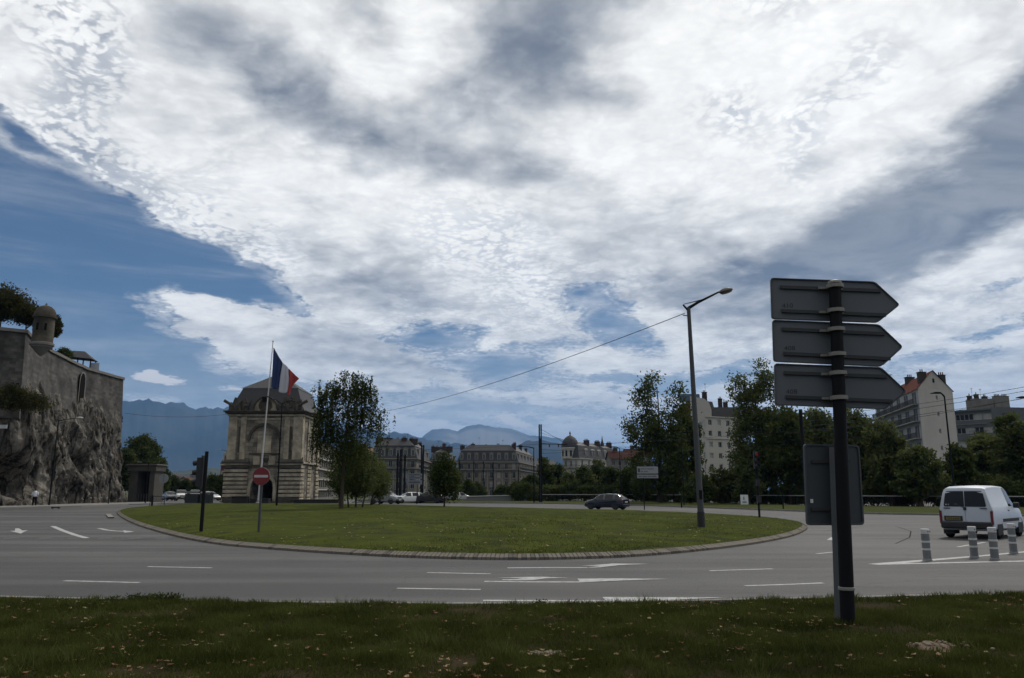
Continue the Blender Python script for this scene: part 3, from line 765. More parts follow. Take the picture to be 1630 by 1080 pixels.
# far cluttered grass beside the portal and mountains
def ridge(name, prof, Y, depth, label, m, base=-10, rough=60, jg=3.0, seed=0, foot=.0, cols=140, rows=26):
    px = np.array([p[0] for p in prof]); py = np.array([p[1] for p in prof]); xs_ = np.linspace(px[0], px[-1], cols); jag = fbm(np.c_[xs_ / 26, np.full(cols, seed * 1.7), np.zeros(cols)], 5, True) - .5
    hs = np.array([P(x, np.interp(x, px, py) - jg * j_, Y).z for x, j_ in zip(xs_, jag)]); X = np.array([P(x, 780, Y).x for x in xs_]); V = []
    for i in range(cols):
        for j in range(rows):
            t = j / (rows - 1); s = t / .62
            y = Y - depth * (1 - s) if s <= 1 else Y + depth * .7 * (s - 1)
            f = (.5 - .5 * math.cos(math.pi * s)) ** .8 * .8 + s * .2 if s <= 1 else max(0.0, 1 - (s - 1) * 1.6)
            V.append((X[i] * (y / Y), y, base + (hs[i] - base) * f))
    V = np.array(V); tt = np.tile(np.arange(rows) / (rows - 1), cols); wgt = np.sin(np.clip(tt / .62, 0, 2) * np.pi) ** 2 * 1.0 + .12
    nz = fbm(np.c_[V[:, :2] / (depth * .35), np.full(len(V), seed)], 5, True) - .45
    V[:, 2] += nz * rough * wgt * np.clip((V[:, 2] - base) / 300, 0, 1)
    tag(link(name, npmesh(name, V, grid_faces(cols, rows)[:, ::-1], m, True)), kind='structure', label=label)
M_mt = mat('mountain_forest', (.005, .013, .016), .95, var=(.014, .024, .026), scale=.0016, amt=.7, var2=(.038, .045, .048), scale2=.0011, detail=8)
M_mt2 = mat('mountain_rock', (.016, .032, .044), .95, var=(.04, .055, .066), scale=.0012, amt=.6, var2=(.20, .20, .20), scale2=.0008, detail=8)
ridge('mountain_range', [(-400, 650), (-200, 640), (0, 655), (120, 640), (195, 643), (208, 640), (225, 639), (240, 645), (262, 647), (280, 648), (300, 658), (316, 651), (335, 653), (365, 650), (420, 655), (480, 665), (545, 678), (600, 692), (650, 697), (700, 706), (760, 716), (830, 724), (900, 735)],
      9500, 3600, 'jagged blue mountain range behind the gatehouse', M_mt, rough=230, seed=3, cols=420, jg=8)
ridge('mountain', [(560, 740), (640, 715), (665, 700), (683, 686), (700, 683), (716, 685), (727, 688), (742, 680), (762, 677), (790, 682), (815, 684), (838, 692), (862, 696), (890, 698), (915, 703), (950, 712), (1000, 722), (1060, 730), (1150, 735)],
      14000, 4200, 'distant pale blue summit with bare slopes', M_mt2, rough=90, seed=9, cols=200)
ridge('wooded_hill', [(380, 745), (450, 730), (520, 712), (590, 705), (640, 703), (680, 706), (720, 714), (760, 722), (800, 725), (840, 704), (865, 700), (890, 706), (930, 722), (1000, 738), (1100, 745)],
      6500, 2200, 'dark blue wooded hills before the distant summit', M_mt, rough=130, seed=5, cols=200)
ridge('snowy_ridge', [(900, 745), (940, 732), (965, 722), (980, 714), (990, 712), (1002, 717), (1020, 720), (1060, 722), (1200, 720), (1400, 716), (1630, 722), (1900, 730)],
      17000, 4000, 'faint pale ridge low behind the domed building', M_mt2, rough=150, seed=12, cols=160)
ridge('foothill', [(150, 772), (230, 756), (270, 752), (300, 750), (340, 745), (380, 748), (430, 756), (520, 765), (700, 770)],
      2600, 900, 'low dark foothill with houses beyond the parked cars', mat('foothill_cover', (.035, .045, .025), .95, var=(.12, .10, .085), scale=.02, amt=.7, lo=.5, hi=.6), rough=25, seed=15, cols=120)

hz_m = bpy.data.materials.new('haze_air'); hz_m.use_nodes = True; hz_m.node_tree.nodes.clear()
_v = hz_m.node_tree.nodes.new('ShaderNodeVolumePrincipled'); _v.inputs['Color'].default_value = (.28, .54, 1.0, 1); _v.inputs['Density'].default_value = 6.2e-5
_v.inputs['Anisotropy'].default_value = .1
_o = hz_m.node_tree.nodes.new('ShaderNodeOutputMaterial'); hz_m.node_tree.links.new(_v.outputs[0], _o.inputs['Volume'])
MB().box((0, 21000, 890), (140000, 82000, 1980)).build('haze', hz_m, kind='stuff', label='thin blue air between the city and the mountains', cat='haze')

# ---------------------------------------------------------------- the rock face and the rampart on it
M_rock = mat('limestone', (.135, .122, .105), .95, var=(.017, .016, .014), scale=1.3, amt=1.0, bump=1.0, bscale=2.2, stretch=(1, 1, .30), var2=(.19, .175, .15), scale2=.8, detail=9, lo=.38, hi=.62)
def crackle(m, scale=.5, zs=.22, w_=.05, dark=.25):
    t = m.node_tree; nd = t.nodes; b = nd['Principled BSDF']; src = b.inputs['Base Color'].links[0].from_socket
    c = nd.new('ShaderNodeTexCoord'); mp_ = nd.new('ShaderNodeMapping'); mp_.inputs['Scale'].default_value = (1, 1, zs); t.links.new(c.outputs['Object'], mp_.inputs[0])
    n = nd.new('ShaderNodeTexNoise'); n.inputs['Scale'].default_value = 1.4; n.inputs['Detail'].default_value = 6; t.links.new(mp_.outputs[0], n.inputs[0])
    va_ = nd.new('ShaderNodeVectorMath'); va_.operation = 'MULTIPLY_ADD'; t.links.new(n.outputs[1], va_.inputs[0]); va_.inputs[1].default_value = (1.2, 1.2, .5); t.links.new(mp_.outputs[0], va_.inputs[2])
    f = None
    for k in (1, 3.1):
        vo = nd.new('ShaderNodeTexVoronoi'); vo.feature = 'DISTANCE_TO_EDGE'; vo.inputs['Scale'].default_value = scale * k; t.links.new(va_.outputs[0], vo.inputs['Vector'])
        mr = nd.new('ShaderNodeMapRange'); mr.inputs[2].default_value = w_ * k ** .5; mr.inputs[3].default_value = dark if k == 1 else .55; t.links.new(vo.outputs['Distance'], mr.inputs[0])
        if f is None: f = mr.outputs[0]
        else:
            q = nd.new('ShaderNodeMath'); q.operation = 'MULTIPLY'; t.links.new(f, q.inputs[0]); t.links.new(mr.outputs[0], q.inputs[1]); f = q.outputs[0]
    s_ = nd.new('ShaderNodeVectorMath'); s_.operation = 'SCALE'; t.links.new(src, s_.inputs[0]); t.links.new(f, s_.inputs['Scale']); t.links.new(s_.outputs[0], b.inputs['Base Color'])
crackle(M_rock)
def stone_mat(name, a, b_, w_=.7, h_=.32, mortar=(.06, .055, .05), coords='Generated'):
    if name in MATS: return MATS[name]
    m = bpy.data.materials.new(name); m.use_nodes = True; t = m.node_tree; nd = t.nodes; b = nd['Principled BSDF']; b.inputs['Roughness'].default_value = .92
    c = nd.new('ShaderNodeTexCoord'); sp = nd.new('ShaderNodeSeparateXYZ'); t.links.new(c.outputs['Object'], sp.inputs[0])
    ad = nd.new('ShaderNodeMath'); ad.operation = 'ADD'; t.links.new(sp.outputs[0], ad.inputs[0]); t.links.new(sp.outputs[1], ad.inputs[1])
    cb = nd.new('ShaderNodeCombineXYZ'); t.links.new(ad.outputs[0], cb.inputs[0]); t.links.new(sp.outputs[2], cb.inputs[1])
    br = nd.new('ShaderNodeTexBrick'); t.links.new(cb.outputs[0], br.inputs[0]); br.inputs['Scale'].default_value = 1
    br.inputs['Brick Width'].default_value = w_; br.inputs['Row Height'].default_value = h_; br.inputs['Mortar Size'].default_value = .018; br.inputs['Bias'].default_value = 0
    br.inputs['Color1'].default_value = (*a, 1); br.inputs['Color2'].default_value = (*b_, 1); br.inputs['Mortar'].default_value = (*mortar, 1)
    n = nd.new('ShaderNodeTexNoise'); n.inputs['Scale'].default_value = .5; n.inputs['Detail'].default_value = 8; t.links.new(c.outputs['Object'], n.inputs[0])
    mr = nd.new('ShaderNodeMapRange'); mr.inputs[1].default_value = .35; mr.inputs[2].default_value = .65; mr.inputs[3].default_value = .35; mr.inputs[4].default_value = 1.15; t.links.new(n.outputs[0], mr.inputs[0])
    sc_ = nd.new('ShaderNodeVectorMath'); sc_.operation = 'SCALE'; t.links.new(br.outputs[0], sc_.inputs[0]); t.links.new(mr.outputs[0], sc_.inputs['Scale'])
    t.links.new(sc_.outputs[0], b.inputs['Base Color'])
    bp = nd.new('ShaderNodeBump'); bp.inputs['Strength'].default_value = .5; bp.inputs['Distance'].default_value = .05; t.links.new(n.outputs[0], bp.inputs['Height']); t.links.new(bp.outputs[0], b.inputs['Normal'])
    MATS[name] = m; return m
M_ramp = stone_mat('rampart_masonry', (.095, .087, .074), (.042, .038, .033), .8, .34)
M_cope = mat('coping_stone', (.19, .178, .16), .9, var=(.14, .13, .115), scale=1.5, bump=.3)

BASE = [(-110, 66), (-72, 72), (-55.5, 77), (-52.6, 82), (-52.6, 88), (-54.0, 95), (-54.9, 101), (-55.6, 108), (-56.0, 113.5), (-57.6, 118), (-62, 121), (-85, 128)]
TOP = [(-110, 70), (-75, 74), (-55, 78.6), (-51.6, 81.2), (-53.6, 86), (-55.8, 93), (-57.4, 100), (-58.9, 107), (-58.8, 112.5), (-58.7, 117), (-62, 120.5), (-87, 127)]
TZ = 18.4
def curve2(pts, n_):
    pts = [Vector((p[0], p[1], 0)) for p in pts]; out = []
    for k in range(n_):
        s = k / (n_ - 1) * (len(pts) - 1); i = min(int(s), len(pts) - 2); out.append(pts[i].lerp(pts[i + 1], s - i))
    return np.array([(p.x, p.y) for p in out])
NU, NV = 560, 150
cb_, ct_ = curve2(BASE, NU), curve2(TOP, NU)
for _ in range(4): cb_[1:-1] = (cb_[:-2] + cb_[1:-1] * 2 + cb_[2:]) / 4
tn = np.gradient(cb_, axis=0); tn /= np.linalg.norm(tn, axis=1)[:, None]; nn = np.c_[tn[:, 1], -tn[:, 0]]
htop = np.interp(np.linspace(0, 1, NU), np.linspace(0, 1, 12), [13, 13, 12.6, 12.0, 14.6, 13.6, 12.6, 14.4, 13.4, 14.9, 14, 13])
V = np.zeros((NU, NV, 3)); zz = np.linspace(0, 1, NV)
for i in range(NU):
    t = zz; bulge = .25
    V[i, :, 0] = cb_[i, 0] * (1 - t) + ct_[i, 0] * t; V[i, :, 1] = cb_[i, 1] * (1 - t) + ct_[i, 1] * t; V[i, :, 2] = t * htop[i]
q = V.reshape(-1, 3)
d1_ = fbm(np.c_[q[:, 0] * .32, q[:, 1] * .32, q[:, 2] * .10], 5, True); d2_ = fbm(np.c_[q[:, 0] * .9 + 9, q[:, 1] * .9, q[:, 2] * .22], 4)
amp = np.repeat(np.ones(NU), NV) * np.tile(np.clip(1.35 - zz ** 3 * .9, .2, 1), NU)
d3_ = fbm(np.c_[q[:, 0] * 2.1 + 5, q[:, 1] * 2.1, q[:, 2] * .25], 4, True); d4_ = fbm(np.c_[q[:, 0] * .13, q[:, 1] * .13, q[:, 2] * .2 + 4], 3)
disp = (np.round(d1_ * 5) / 5 * .6 + d1_ * .4 - .5) * 1.5 * amp + d2_ * .45 * amp + (d3_ - .4) * .42 * amp + d4_ * 1.2
def hole(px, py, w_, h_, dep):
    """a cave: the rock point seen there sinks back"""
    global disp
    r = ray(px, py); best = np.argmin(((q[:, 0] / q[:, 1] - r.x / r.y) ** 2 + ((q[:, 2] - EYE) / q[:, 1] - r.z / r.y) ** 2))
    c = q[best]; d = np.hypot((q[:, 0] - c[0]), (q[:, 1] - c[1])) / w_; e = (q[:, 2] - c[2]) / h_
    disp = disp - dep * np.exp(-((d ** 2 + e ** 2) ** 1.6))
hole(131, 748, 2.2, 1.9, 3.4); hole(25, 768, 2.4, 1.5, 3.2); hole(60, 758, 1.6, 1.6, 3.0); hole(40, 785, 2.6, 1.0, 1.8); hole(8, 745, 1.6, 1.2, 2.0); hole(116, 700, .9, 2.0, 1.0)
disp = disp + 1.1 * np.exp(-(((q[:, 0] + 53) / 3) ** 2 + ((q[:, 1] - 83) / 3) ** 2) ** 1) * np.exp(-((q[:, 2] - 8) / 3.2) ** 2)
N3 = np.repeat(np.c_[nn, np.zeros(NU)], NV, 0)
q = q + N3 * disp[:, None]; q[:, 2] += d2_ * .3 * (np.tile(zz, NU) > .02)
# crest falls back behind the wall foot
V = q.reshape(NU, NV, 3); crest = V[:, -1:, :].copy(); crest[:, 0, :2] -= nn * 3.5; crest[:, 0, 2] += .5
V = np.concatenate([V, crest], 1)
cliff = link('rock_face', npmesh('rock_face', V.reshape(-1, 3), grid_faces(NU, NV + 1), M_rock, False)); tag(cliff, kind='structure', label='tall grey limestone cliff with dark hollows at the left')

ramp = empty('rampart', (-55, 95, 0), 0, 'old stone rampart with a corner turret ledge, standing on top of the rock face', 'rampart')
def W2(pts): return [(x + 55, y - 95) for x, y in pts]
tp = W2(TOP); q = MB(); m_ = len(tp)
inn = []
for i, (x, y) in enumerate(tp):
    a = Vector(tp[max(0, i - 1)]); b = Vector(tp[min(m_ - 1, i + 1)]); d = (b - a).normalized(); inn.append((x - d.y * 1.6, y + d.x * 1.6))
def nrm(i):
    a = Vector(tp[max(0, i - 1)]); b = Vector(tp[min(m_ - 1, i + 1)]); d = (b - a).normalized(); return d
q.add([(x - nrm(i).y * -.0 + nrm(i).y * .45, y - nrm(i).x * .45, 9) for i, (x, y) in enumerate(tp)] + [(x, y, TZ - .3) for x, y in tp] + [(x, y, TZ - .3) for x, y in inn],
      [(i, i + 1, m_ + i + 1, m_ + i) for i in range(m_ - 1)] + [(m_ + i, m_ + i + 1, 2 * m_ + i + 1, 2 * m_ + i) for i in range(m_ - 1)])
q.build('masonry', M_ramp, ramp)
q = MB(); 
for i in range(m_ - 1):
    a, b = Vector((*tp[i], 0)), Vector((*tp[i + 1], 0)); L = (b - a).length; k_ = max(1, int(L / 1.3)); d = (b - a) / L; n_ = Vector((d.y, -d.x, 0))
    for j in range(k_):
        c = a.lerp(b, (j + .5) / k_) - n_ * .55
        MB().box((0, 0, 0), (L / k_ - .03, 1.5, .34)).build('coping_stone', M_cope, ramp)
        o = COL.objects[-1]; o.location = (c.x, c.y, TZ - .13 + random.uniform(-.02, .02)); o.rotation_euler = (0, 0, math.atan2(d.y, d.x))
# string course below the coping of the left wall, arched niche drawn as a dark block on the receding wall
arch = MB(); ax_, ay_ = -58.45 + 55, 104.8 - 95
pts = [(-1.1, 0), (1.1, 0), (1.1, 3.0), (.95, 3.6), (.55, 4.05), (0, 4.2), (-.55, 4.05), (-.95, 3.6), (-1.1, 3.0)]
d_ = (Vector((-58.9, 107)) - Vector((-57.4, 100))).normalized(); ang = math.atan2(d_.y, d_.x)
arch.prism(pts, 'y', -.34, .5).build('niche', mat('opening_shade', (.012, .011, .010), 1.0), ramp); o = COL.objects[-1]; o.location = (ax_, ay_, 13.1); o.rotation_euler = (0, 0, ang)  # solid block, the shade inside the niche is put into its colour
ring_ = MB(); outer = [(x * 1.18, z * 1.06 if z > 0 else z) for x, z in pts]; ring_.add([(x, -.38, z) for x, z in pts] + [(x, -.38, z) for x, z in outer], [(i, (i + 1) % 9, 9 + (i + 1) % 9, 9 + i) for i in range(1, 9)])
ring_.build('niche_surround', M_cope, ramp); o = COL.objects[-1]; o.location = (ax_, ay_, 13.1); o.rotation_euler = (0, 0, ang)

# watch turret on the corner
tc_ = P(67, 545, 81.6)
tur = empty('watch_turret', (tc_.x, tc_.y, 16.6), 0, 'round stone sentry turret with domed cap on the rampart corner', 'turret')
s_ = .92
M_tur = stone_mat('turret_masonry', (.105, .088, .058), (.075, .065, .044), .45, .3)
MB().lathe([(.15, -.9), (.45, -.6), (.75, -.2), (1.02, 0), (1.05, .12), (1.18, .2), (1.18, .45), (1.06, .5)], n=24).build('corbel', M_cope, tur, smooth=True)
MB().lathe([(1.02, .5), (.98, 2.9), (1.0, 3.1)], n=24).build('drum', M_tur, tur, smooth=True)
MB().lathe([(1.0, 3.1), (1.16, 3.15), (1.18, 3.4), (1.08, 3.42), (1.02, 3.75), (.85, 4.15), (.55, 4.42), (.22, 4.55), (.0, 4.58)], n=24).build('dome', mat('dome_stone', (.06, .052, .042), .9, var=(.11, .095, .075), scale=2), tur, smooth=True)
MB().lathe([(.1, 4.55), (.06, 4.62), (.12, 4.7), (.08, 4.8), (.0, 4.84)], n=10).build('finial', M_cope, tur, smooth=True)
for a_ in (-95, -50, -150): 
    MB().box((0, 0, 0), (.22, .12, .75)).build('loophole_shade', mat('opening_shade', (.01, .01, .01)), tur); o = COL.objects[-1]; o.location = (math.cos(R(a_)) * .97, math.sin(R(a_)) * .97, 2.1); o.rotation_euler = (0, 0, R(a_ + 90))  # dark blocks on the drum, shade of the slits painted as their colour

# small pavilion on the rampart
pv = P(128, 588, 112)
kio = empty('pavilion', (pv.x, pv.y, TZ - .1), R(12), 'small open-sided pavilion with dark hipped roof on the rampart', 'pavilion')
MB().add([(-1.9, -1.5, 2.3), (1.9, -1.5, 2.0), (1.9, 1.5, 2.0), (-1.9, 1.5, 2.3), (-1.2, -.3, 3.3), (.4, -.3, 3.25), (.4, .3, 3.25), (-1.2, .3, 3.3)], [(0, 1, 2, 3), (4, 5, 6, 7), (0, 1, 5, 4), (1, 2, 6, 5), (2, 3, 7, 6), (3, 0, 4, 7)]).build('roof', mat('pavilion_roof', (.03, .03, .033), .8), kio)
for x_ in (-1.6, -.1, 1.6):
    for y_ in (-1.2, 1.2): MB().box((0, 0, 1.1), (.14, .14, 2.2)).build('post', mat('dark_wood', (.04, .033, .028), .85), kio); COL.objects[-1].location = (x_, y_, 0)
gl = MB().box((0, 0, .8), (1.3, .06, 1.5)).build('glass_screen', mat('screen_glass', (.35, .37, .4), .2), kio); gl.location = (2.0, -.6, 0)
MB().box((0, 0, .55), (1.2, .8, 1.1)).build('counter', mat('dark_wood', (.04, .033, .028)), kio).location = (-.9, 0, 0)

# white plate on the rock
pp = P(17, 681, 79.2)
o = MB().box((0, 0, 0), (.8, .06, .36)).build('wall_plate', mat('white_enamel', (.75, .75, .73), .5), label='small white plate fixed high on the rock face at the far left', cat='plate'); o.location = (pp.x + .0, pp.y - 1.2, pp.z)

# ---------------------------------------------------------------- gatehouse (the monument)
MX0, MX1, MY0, MY1 = -39.7, -29.5, 110.0, 120.0
MW = MX1 - MX0; MD = MY1 - MY0
M_st = stone_mat('gate_stone', (.31, .275, .21), (.17, .15, .118), 1.1, .55, mortar=(.08, .07, .06))
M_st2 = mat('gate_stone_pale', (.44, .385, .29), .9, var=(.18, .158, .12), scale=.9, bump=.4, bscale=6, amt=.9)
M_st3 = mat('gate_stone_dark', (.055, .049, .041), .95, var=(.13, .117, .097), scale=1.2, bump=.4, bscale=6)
M_slate = mat('slate_roof', (.032, .032, .035), .8, var=(.048, .048, .05), scale=2.5, bump=.2, stretch=(1, 1, 2))
gate = empty('stone_gatehouse', ((MX0 + MX1) / 2, MY0, 0), 0, 'old square stone gatehouse with arched passage and slate mansard roof', 'gatehouse')
h_ = MW / 2
# front wall with the passage arch cut through
aw, ah = 1.55, 2.2
arc = [(aw * math.cos(R(a)), ah + aw * .95 * math.sin(R(a))) for a in range(180, -1, -15)]
front = MB(); L_ = [(-h_, 0), (-aw, 0)] + [(-aw, ah)] + arc[1:-1] + [(aw, ah), (aw, 0), (h_, 0), (h_, 12.3), (-h_, 12.3)]
def polyface(pts, y, k): return [(x, y, z) for x, z in pts]
top_pts = [(-h_, 12.3)] + [(x, 12.3) for x, z in [(-aw, 0)] + arc[1:-1] + [(aw, 0)]] + [(h_, 12.3)]
cols_ = [(-h_, 0)] + [(-aw, 0)]
arcx = [(-aw, 0.0)] + [(-aw + .001, ah)] + arc[1:-1] + [(aw - .001, ah), (aw, 0.0)]
vs = []; fs = []
for x, z in [(-h_, 0.0)] + arcx + [(h_, 0.0)]: vs += [(x, 0, z), (x, 0, 12.3)]
fs = [(2 * i, 2 * i + 2, 2 * i + 3, 2 * i + 1) for i in range(len(vs) // 2 - 1)]
front.add(vs, fs)
front.add([(x, 0, z) for x, z in arcx] + [(x, MD * .9, z) for x, z in arcx], [(i, i + 1, len(arcx) + i + 1, len(arcx) + i) for i in range(len(arcx) - 1)])
front.add([(-h_, 0, 0), (-h_, MD, 0), (-h_, MD, 12.3), (-h_, 0, 12.3), (h_, 0, 0), (h_, MD, 0), (h_, MD, 12.3), (h_, 0, 12.3)], [(0, 1, 2, 3), (4, 5, 6, 7), (1, 5, 6, 2)])
front.build('wall', M_st, gate)
MB().quad((-aw, MD * .9, 0), (aw, MD * .9, 0), (aw, MD * .9, 4), (-aw, MD * .9, 4)).build('passage_shade', mat('opening_shade', (.01, .01, .01)), gate)  # near-black sheet closing the passage, painted shade with no gate built
# rusticated bands of the lower storey, left and right of the passage, and on the right side
for side in (-1, 1):
    for k in range(9):
        z0 = .25 + k * .56; x0, x1 = (2.05, h_ + .25)
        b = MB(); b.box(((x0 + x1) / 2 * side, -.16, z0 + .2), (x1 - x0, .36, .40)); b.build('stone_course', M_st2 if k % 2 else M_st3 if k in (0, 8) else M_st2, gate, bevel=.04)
for k in range(9):
    z0 = .25 + k * .56
    for (y0, y1) in ((-.335, 1.6), (MD - 1.7, MD + .2)):
        b = MB(); b.box((h_ + .12, (y0 + y1) / 2, z0 + .2), (.30, y1 - y0, .40)); b.build('stone_course', M_st2, gate, bevel=.04)
    b = MB(); b.box((h_ + .06, MD / 2, z0 + .2), (.16, 2.0, .40)); b.build('stone_course', M_st2, gate, bevel=.03)
# ledge over the lower storey
for (x0, x1) in ((-h_ - .45, -1.9), (1.9, h_ + .45)):
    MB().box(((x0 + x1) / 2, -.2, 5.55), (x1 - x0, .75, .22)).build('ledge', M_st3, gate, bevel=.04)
    MB().box(((x0 + x1) / 2, -.12, 5.30), (x1 - x0 - .25, .5, .26)).build('ledge', M_st2, gate)
    MB().prism([(-.5, 5.66), (.14, 5.66), (.14, 6.25)], 'x', x0 + .1, x1 - .1).build('ledge_slope', M_st3, gate)
MB().box((h_ + .16, MD / 2, 5.5), (.5, MD + .5, .26)).build('ledge', M_st2, gate, bevel=.03)
# upper storey: corner pilasters, quoins, blind arch with panel
for x in (-h_ + .55, h_ - .55): MB().box((x, -.09, 8.9), (1.2, .30, 6.0)).build('pilaster', M_st2, gate, bevel=.03)
for x in (-3.05, 3.05): MB().box((x, -.05, 8.9), (.75, .22, 6.0)).build('pilaster', M_st2, gate, bevel=.03)
for x in (-h_ + 1.85, h_ - 1.85): MB().box((x, -.015, 8.7), (.95, .10, 3.6)).build('wall_panel', M_st3, gate)
for y in (.55, MD - .55, 3.4, MD - 3.4): MB().box((h_ + .07, y, 8.9), (.2, .9 if y in (.55, MD - .55) else .5, 6.0)).build('pilaster', M_st2, gate, bevel=.03)
for k in range(11):
    for y in (.05 if k % 2 else -.1,): MB().box((h_ + .03, y + .15, 6.2 + k * .52), (.34, .5 + .3 * (k % 2), .44)).build('quoin', M_st2, gate, bevel=.03)
ra = 2.35; a2 = [(ra * math.cos(R(a)), 8.6 + ra * 1.02 * math.sin(R(a))) for a in range(180, -1, -12)]; a1 = [(x * .86, 8.6 + (z - 8.6) * .86) for x, z in a2]
for i in range(len(a2) - 1):
    q = MB(); p4 = [a1[i], a2[i], a2[i + 1], a1[i + 1]]; q.prism(p4, 'y', -.34, .02); q.build('arch_stone', M_st3, gate)
MB().add([(x, -.03, z) for x, z in a1] + [(-.86 * ra, -.03, 5.2), (.86 * ra, -.03, 5.2)], [tuple(range(len(a1))) + (len(a1) + 1, len(a1))]).build('blind_arch', M_st, gate)
MB().box((0, -.10, 7.9), (1.9, .16, 2.6)).build('inscription_panel', M_st2, gate, bevel=.03)
MB().box((0, -.10, 6.75), (4.1, .22, .16)).build('ledge', M_st3, gate)
MB().box((0, -.12, 5.0), (4.0, .24, .16)).build('ledge', M_st3, gate)
MB().box((-.95, -.10, 5.8), (.9, .16, 1.2)).build('wall_panel', M_st2, gate); MB().box((1.2, -.10, 5.8), (.9, .16, 1.2)).build('wall_panel', M_st2, gate)
MB().lathe([(.0, -.5), (.35, -.35), (.45, 0), (.3, .35), (0, .45)], (0, 0, 0), 10).build('carved_boss', M_st3, gate, smooth=True).location = (.35, -.2, 6.1)
for x in (-aw - .25, aw + .25): MB().box((x, -.14, 1.1), (.42, .28, 2.2)).build('jamb', M_st2, gate)
v2 = [(x * 1.25, ah + (z - ah) * 1.25) for x, z in arc]
for i in range(len(arc) - 1):
    q = MB(); q.prism([arc[i], v2[i], v2[i + 1], arc[i + 1]], 'y', -.22, .0); q.build('arch_stone', M_st2, gate)
# cornice with breaks
for z, p_, hh in ((11.55, .12, .2), (12.1, .28, .28), (12.42, .55, .22), (12.62, .75, .16)):
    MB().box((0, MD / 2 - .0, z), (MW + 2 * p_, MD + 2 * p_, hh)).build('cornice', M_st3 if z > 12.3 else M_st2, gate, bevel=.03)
# parapet carving, round pediment with dial, flanking figures
pr = [(1.55 * math.cos(R(a)), 12.9 + 1.55 * 1.05 * math.sin(R(a))) for a in range(180, -1, -12)]
MB().prism([(-1.55, 12.7)] + pr + [(1.55, 12.7)], 'y', -.55, .3).build('pediment', M_st2, gate)
pr2 = [(x * 1.14, 12.9 + (z - 12.9) * 1.12) for x, z in pr]
for i in range(len(pr) - 1): MB().prism([pr[i], pr2[i], pr2[i + 1], pr[i + 1]], 'y', -.78, .3).build('arch_stone', M_st3, gate)
MB().lathe([(.95, 0), (.95, .2), (.8, .22), (.8, .05)], n=20).build('medallion', M_st3, gate, smooth=True); o = COL.objects[-1]; o.rotation_euler = (R(90), 0, 0); o.location = (0, -.55, 13.45)
MB().box((0, -.7, 14.3), (.9, .35, .6)).build('niche_shade', mat('opening_shade', (.01, .01, .01)), gate)  # dark block on the pediment, shade of an opening painted in
def trophy(x, s, seed):
    g = random.Random(seed); q = MB()
    for k in range(14):
        a = (x + g.uniform(-.8, .8), -.4 + g.uniform(-.2, .2), 12.7); b = (x + g.uniform(-1.2, 1.2) * s, -.4 + g.uniform(-.3, .3), 12.9 + g.uniform(.3, 1.7)); q.tube(a, b, g.uniform(.12, .26), g.uniform(.05, .2), 6)
    q.lathe([(.0, 0), (.3, .1), (.42, .5), (.3, .9), (.15, 1.0), (.22, 1.25), (0, 1.45)], (x, -.4, 12.7), 9)
    q.build('carved_trophy', M_st3, gate, smooth=True)
for x, s in ((-3.1, 1), (3.1, 1), (-4.2, .8), (4.3, .8)): trophy(x, s, int(x * 10) + 50)
for sx in (-1, 1):      # stone gun barrels poking out at the corners
    MB().tube((sx * 3.9, -.5, 13.0), (sx * (h_ + .75), -.55, 14.1), .16, .22, 10).build('cannon_spout', M_st3, gate, smooth=True)
# mansard roof
rb = h_ + .35; pr_ = [(rb, 12.7), (rb - .45, 13.4), (rb - .85, 14.3), (rb - 1.2, 15.2), (rb - 1.55, 16.1)]
MR = MD / 2
for i in range(len(pr_) - 1):
    (r0, z0), (r1, z1) = pr_[i], pr_[i + 1]; k0, k1 = r0 - h_ + MR, r1 - h_ + MR
    q = MB(); q.add([(-r0, MR - k0, z0), (r0, MR - k0, z0), (r0, MR + k0, z0), (-r0, MR + k0, z0), (-r1, MR - k1, z1), (r1, MR - k1, z1), (r1, MR + k1, z1), (-r1, MR + k1, z1)], [(0, 1, 5, 4), (1, 2, 6, 5), (2, 3, 7, 6), (3, 0, 4, 7)])
    q.build('roof_slope', M_slate, gate)
r1 = pr_[-1][0]; k1 = r1 - h_ + MR
MB().box((0, MR, 16.12), (2 * r1 + .16, 2 * k1 + .16, .12)).build('roof_curb', mat('zinc', (.22, .22, .23), .5, metal=.3), gate)
MB().add([(-r1, MR - k1, 16.18), (r1, MR - k1, 16.18), (r1, MR + k1, 16.18), (-r1, MR + k1, 16.18), (-.35, MR, 18.6), (.35, MR, 18.6)], [(0, 1, 5, 4), (1, 2, 5), (2, 3, 4, 5), (3, 0, 4)]).build('roof_top', M_slate, gate)
# plinth and low dark parapets in front of the gatehouse
MB().box((0, -.1, .12), (MW + .9, .8, .24)).build('plinth', M_st3, gate)
def at_ground(px, Y):
    r = ray(px, 790); return Vector((r.x / r.y * Y, Y, 0))
M_hedge = mat('dark_hedge', (.02, .026, .012), .95, var=(.035, .045, .02), scale=3, bump=.8)

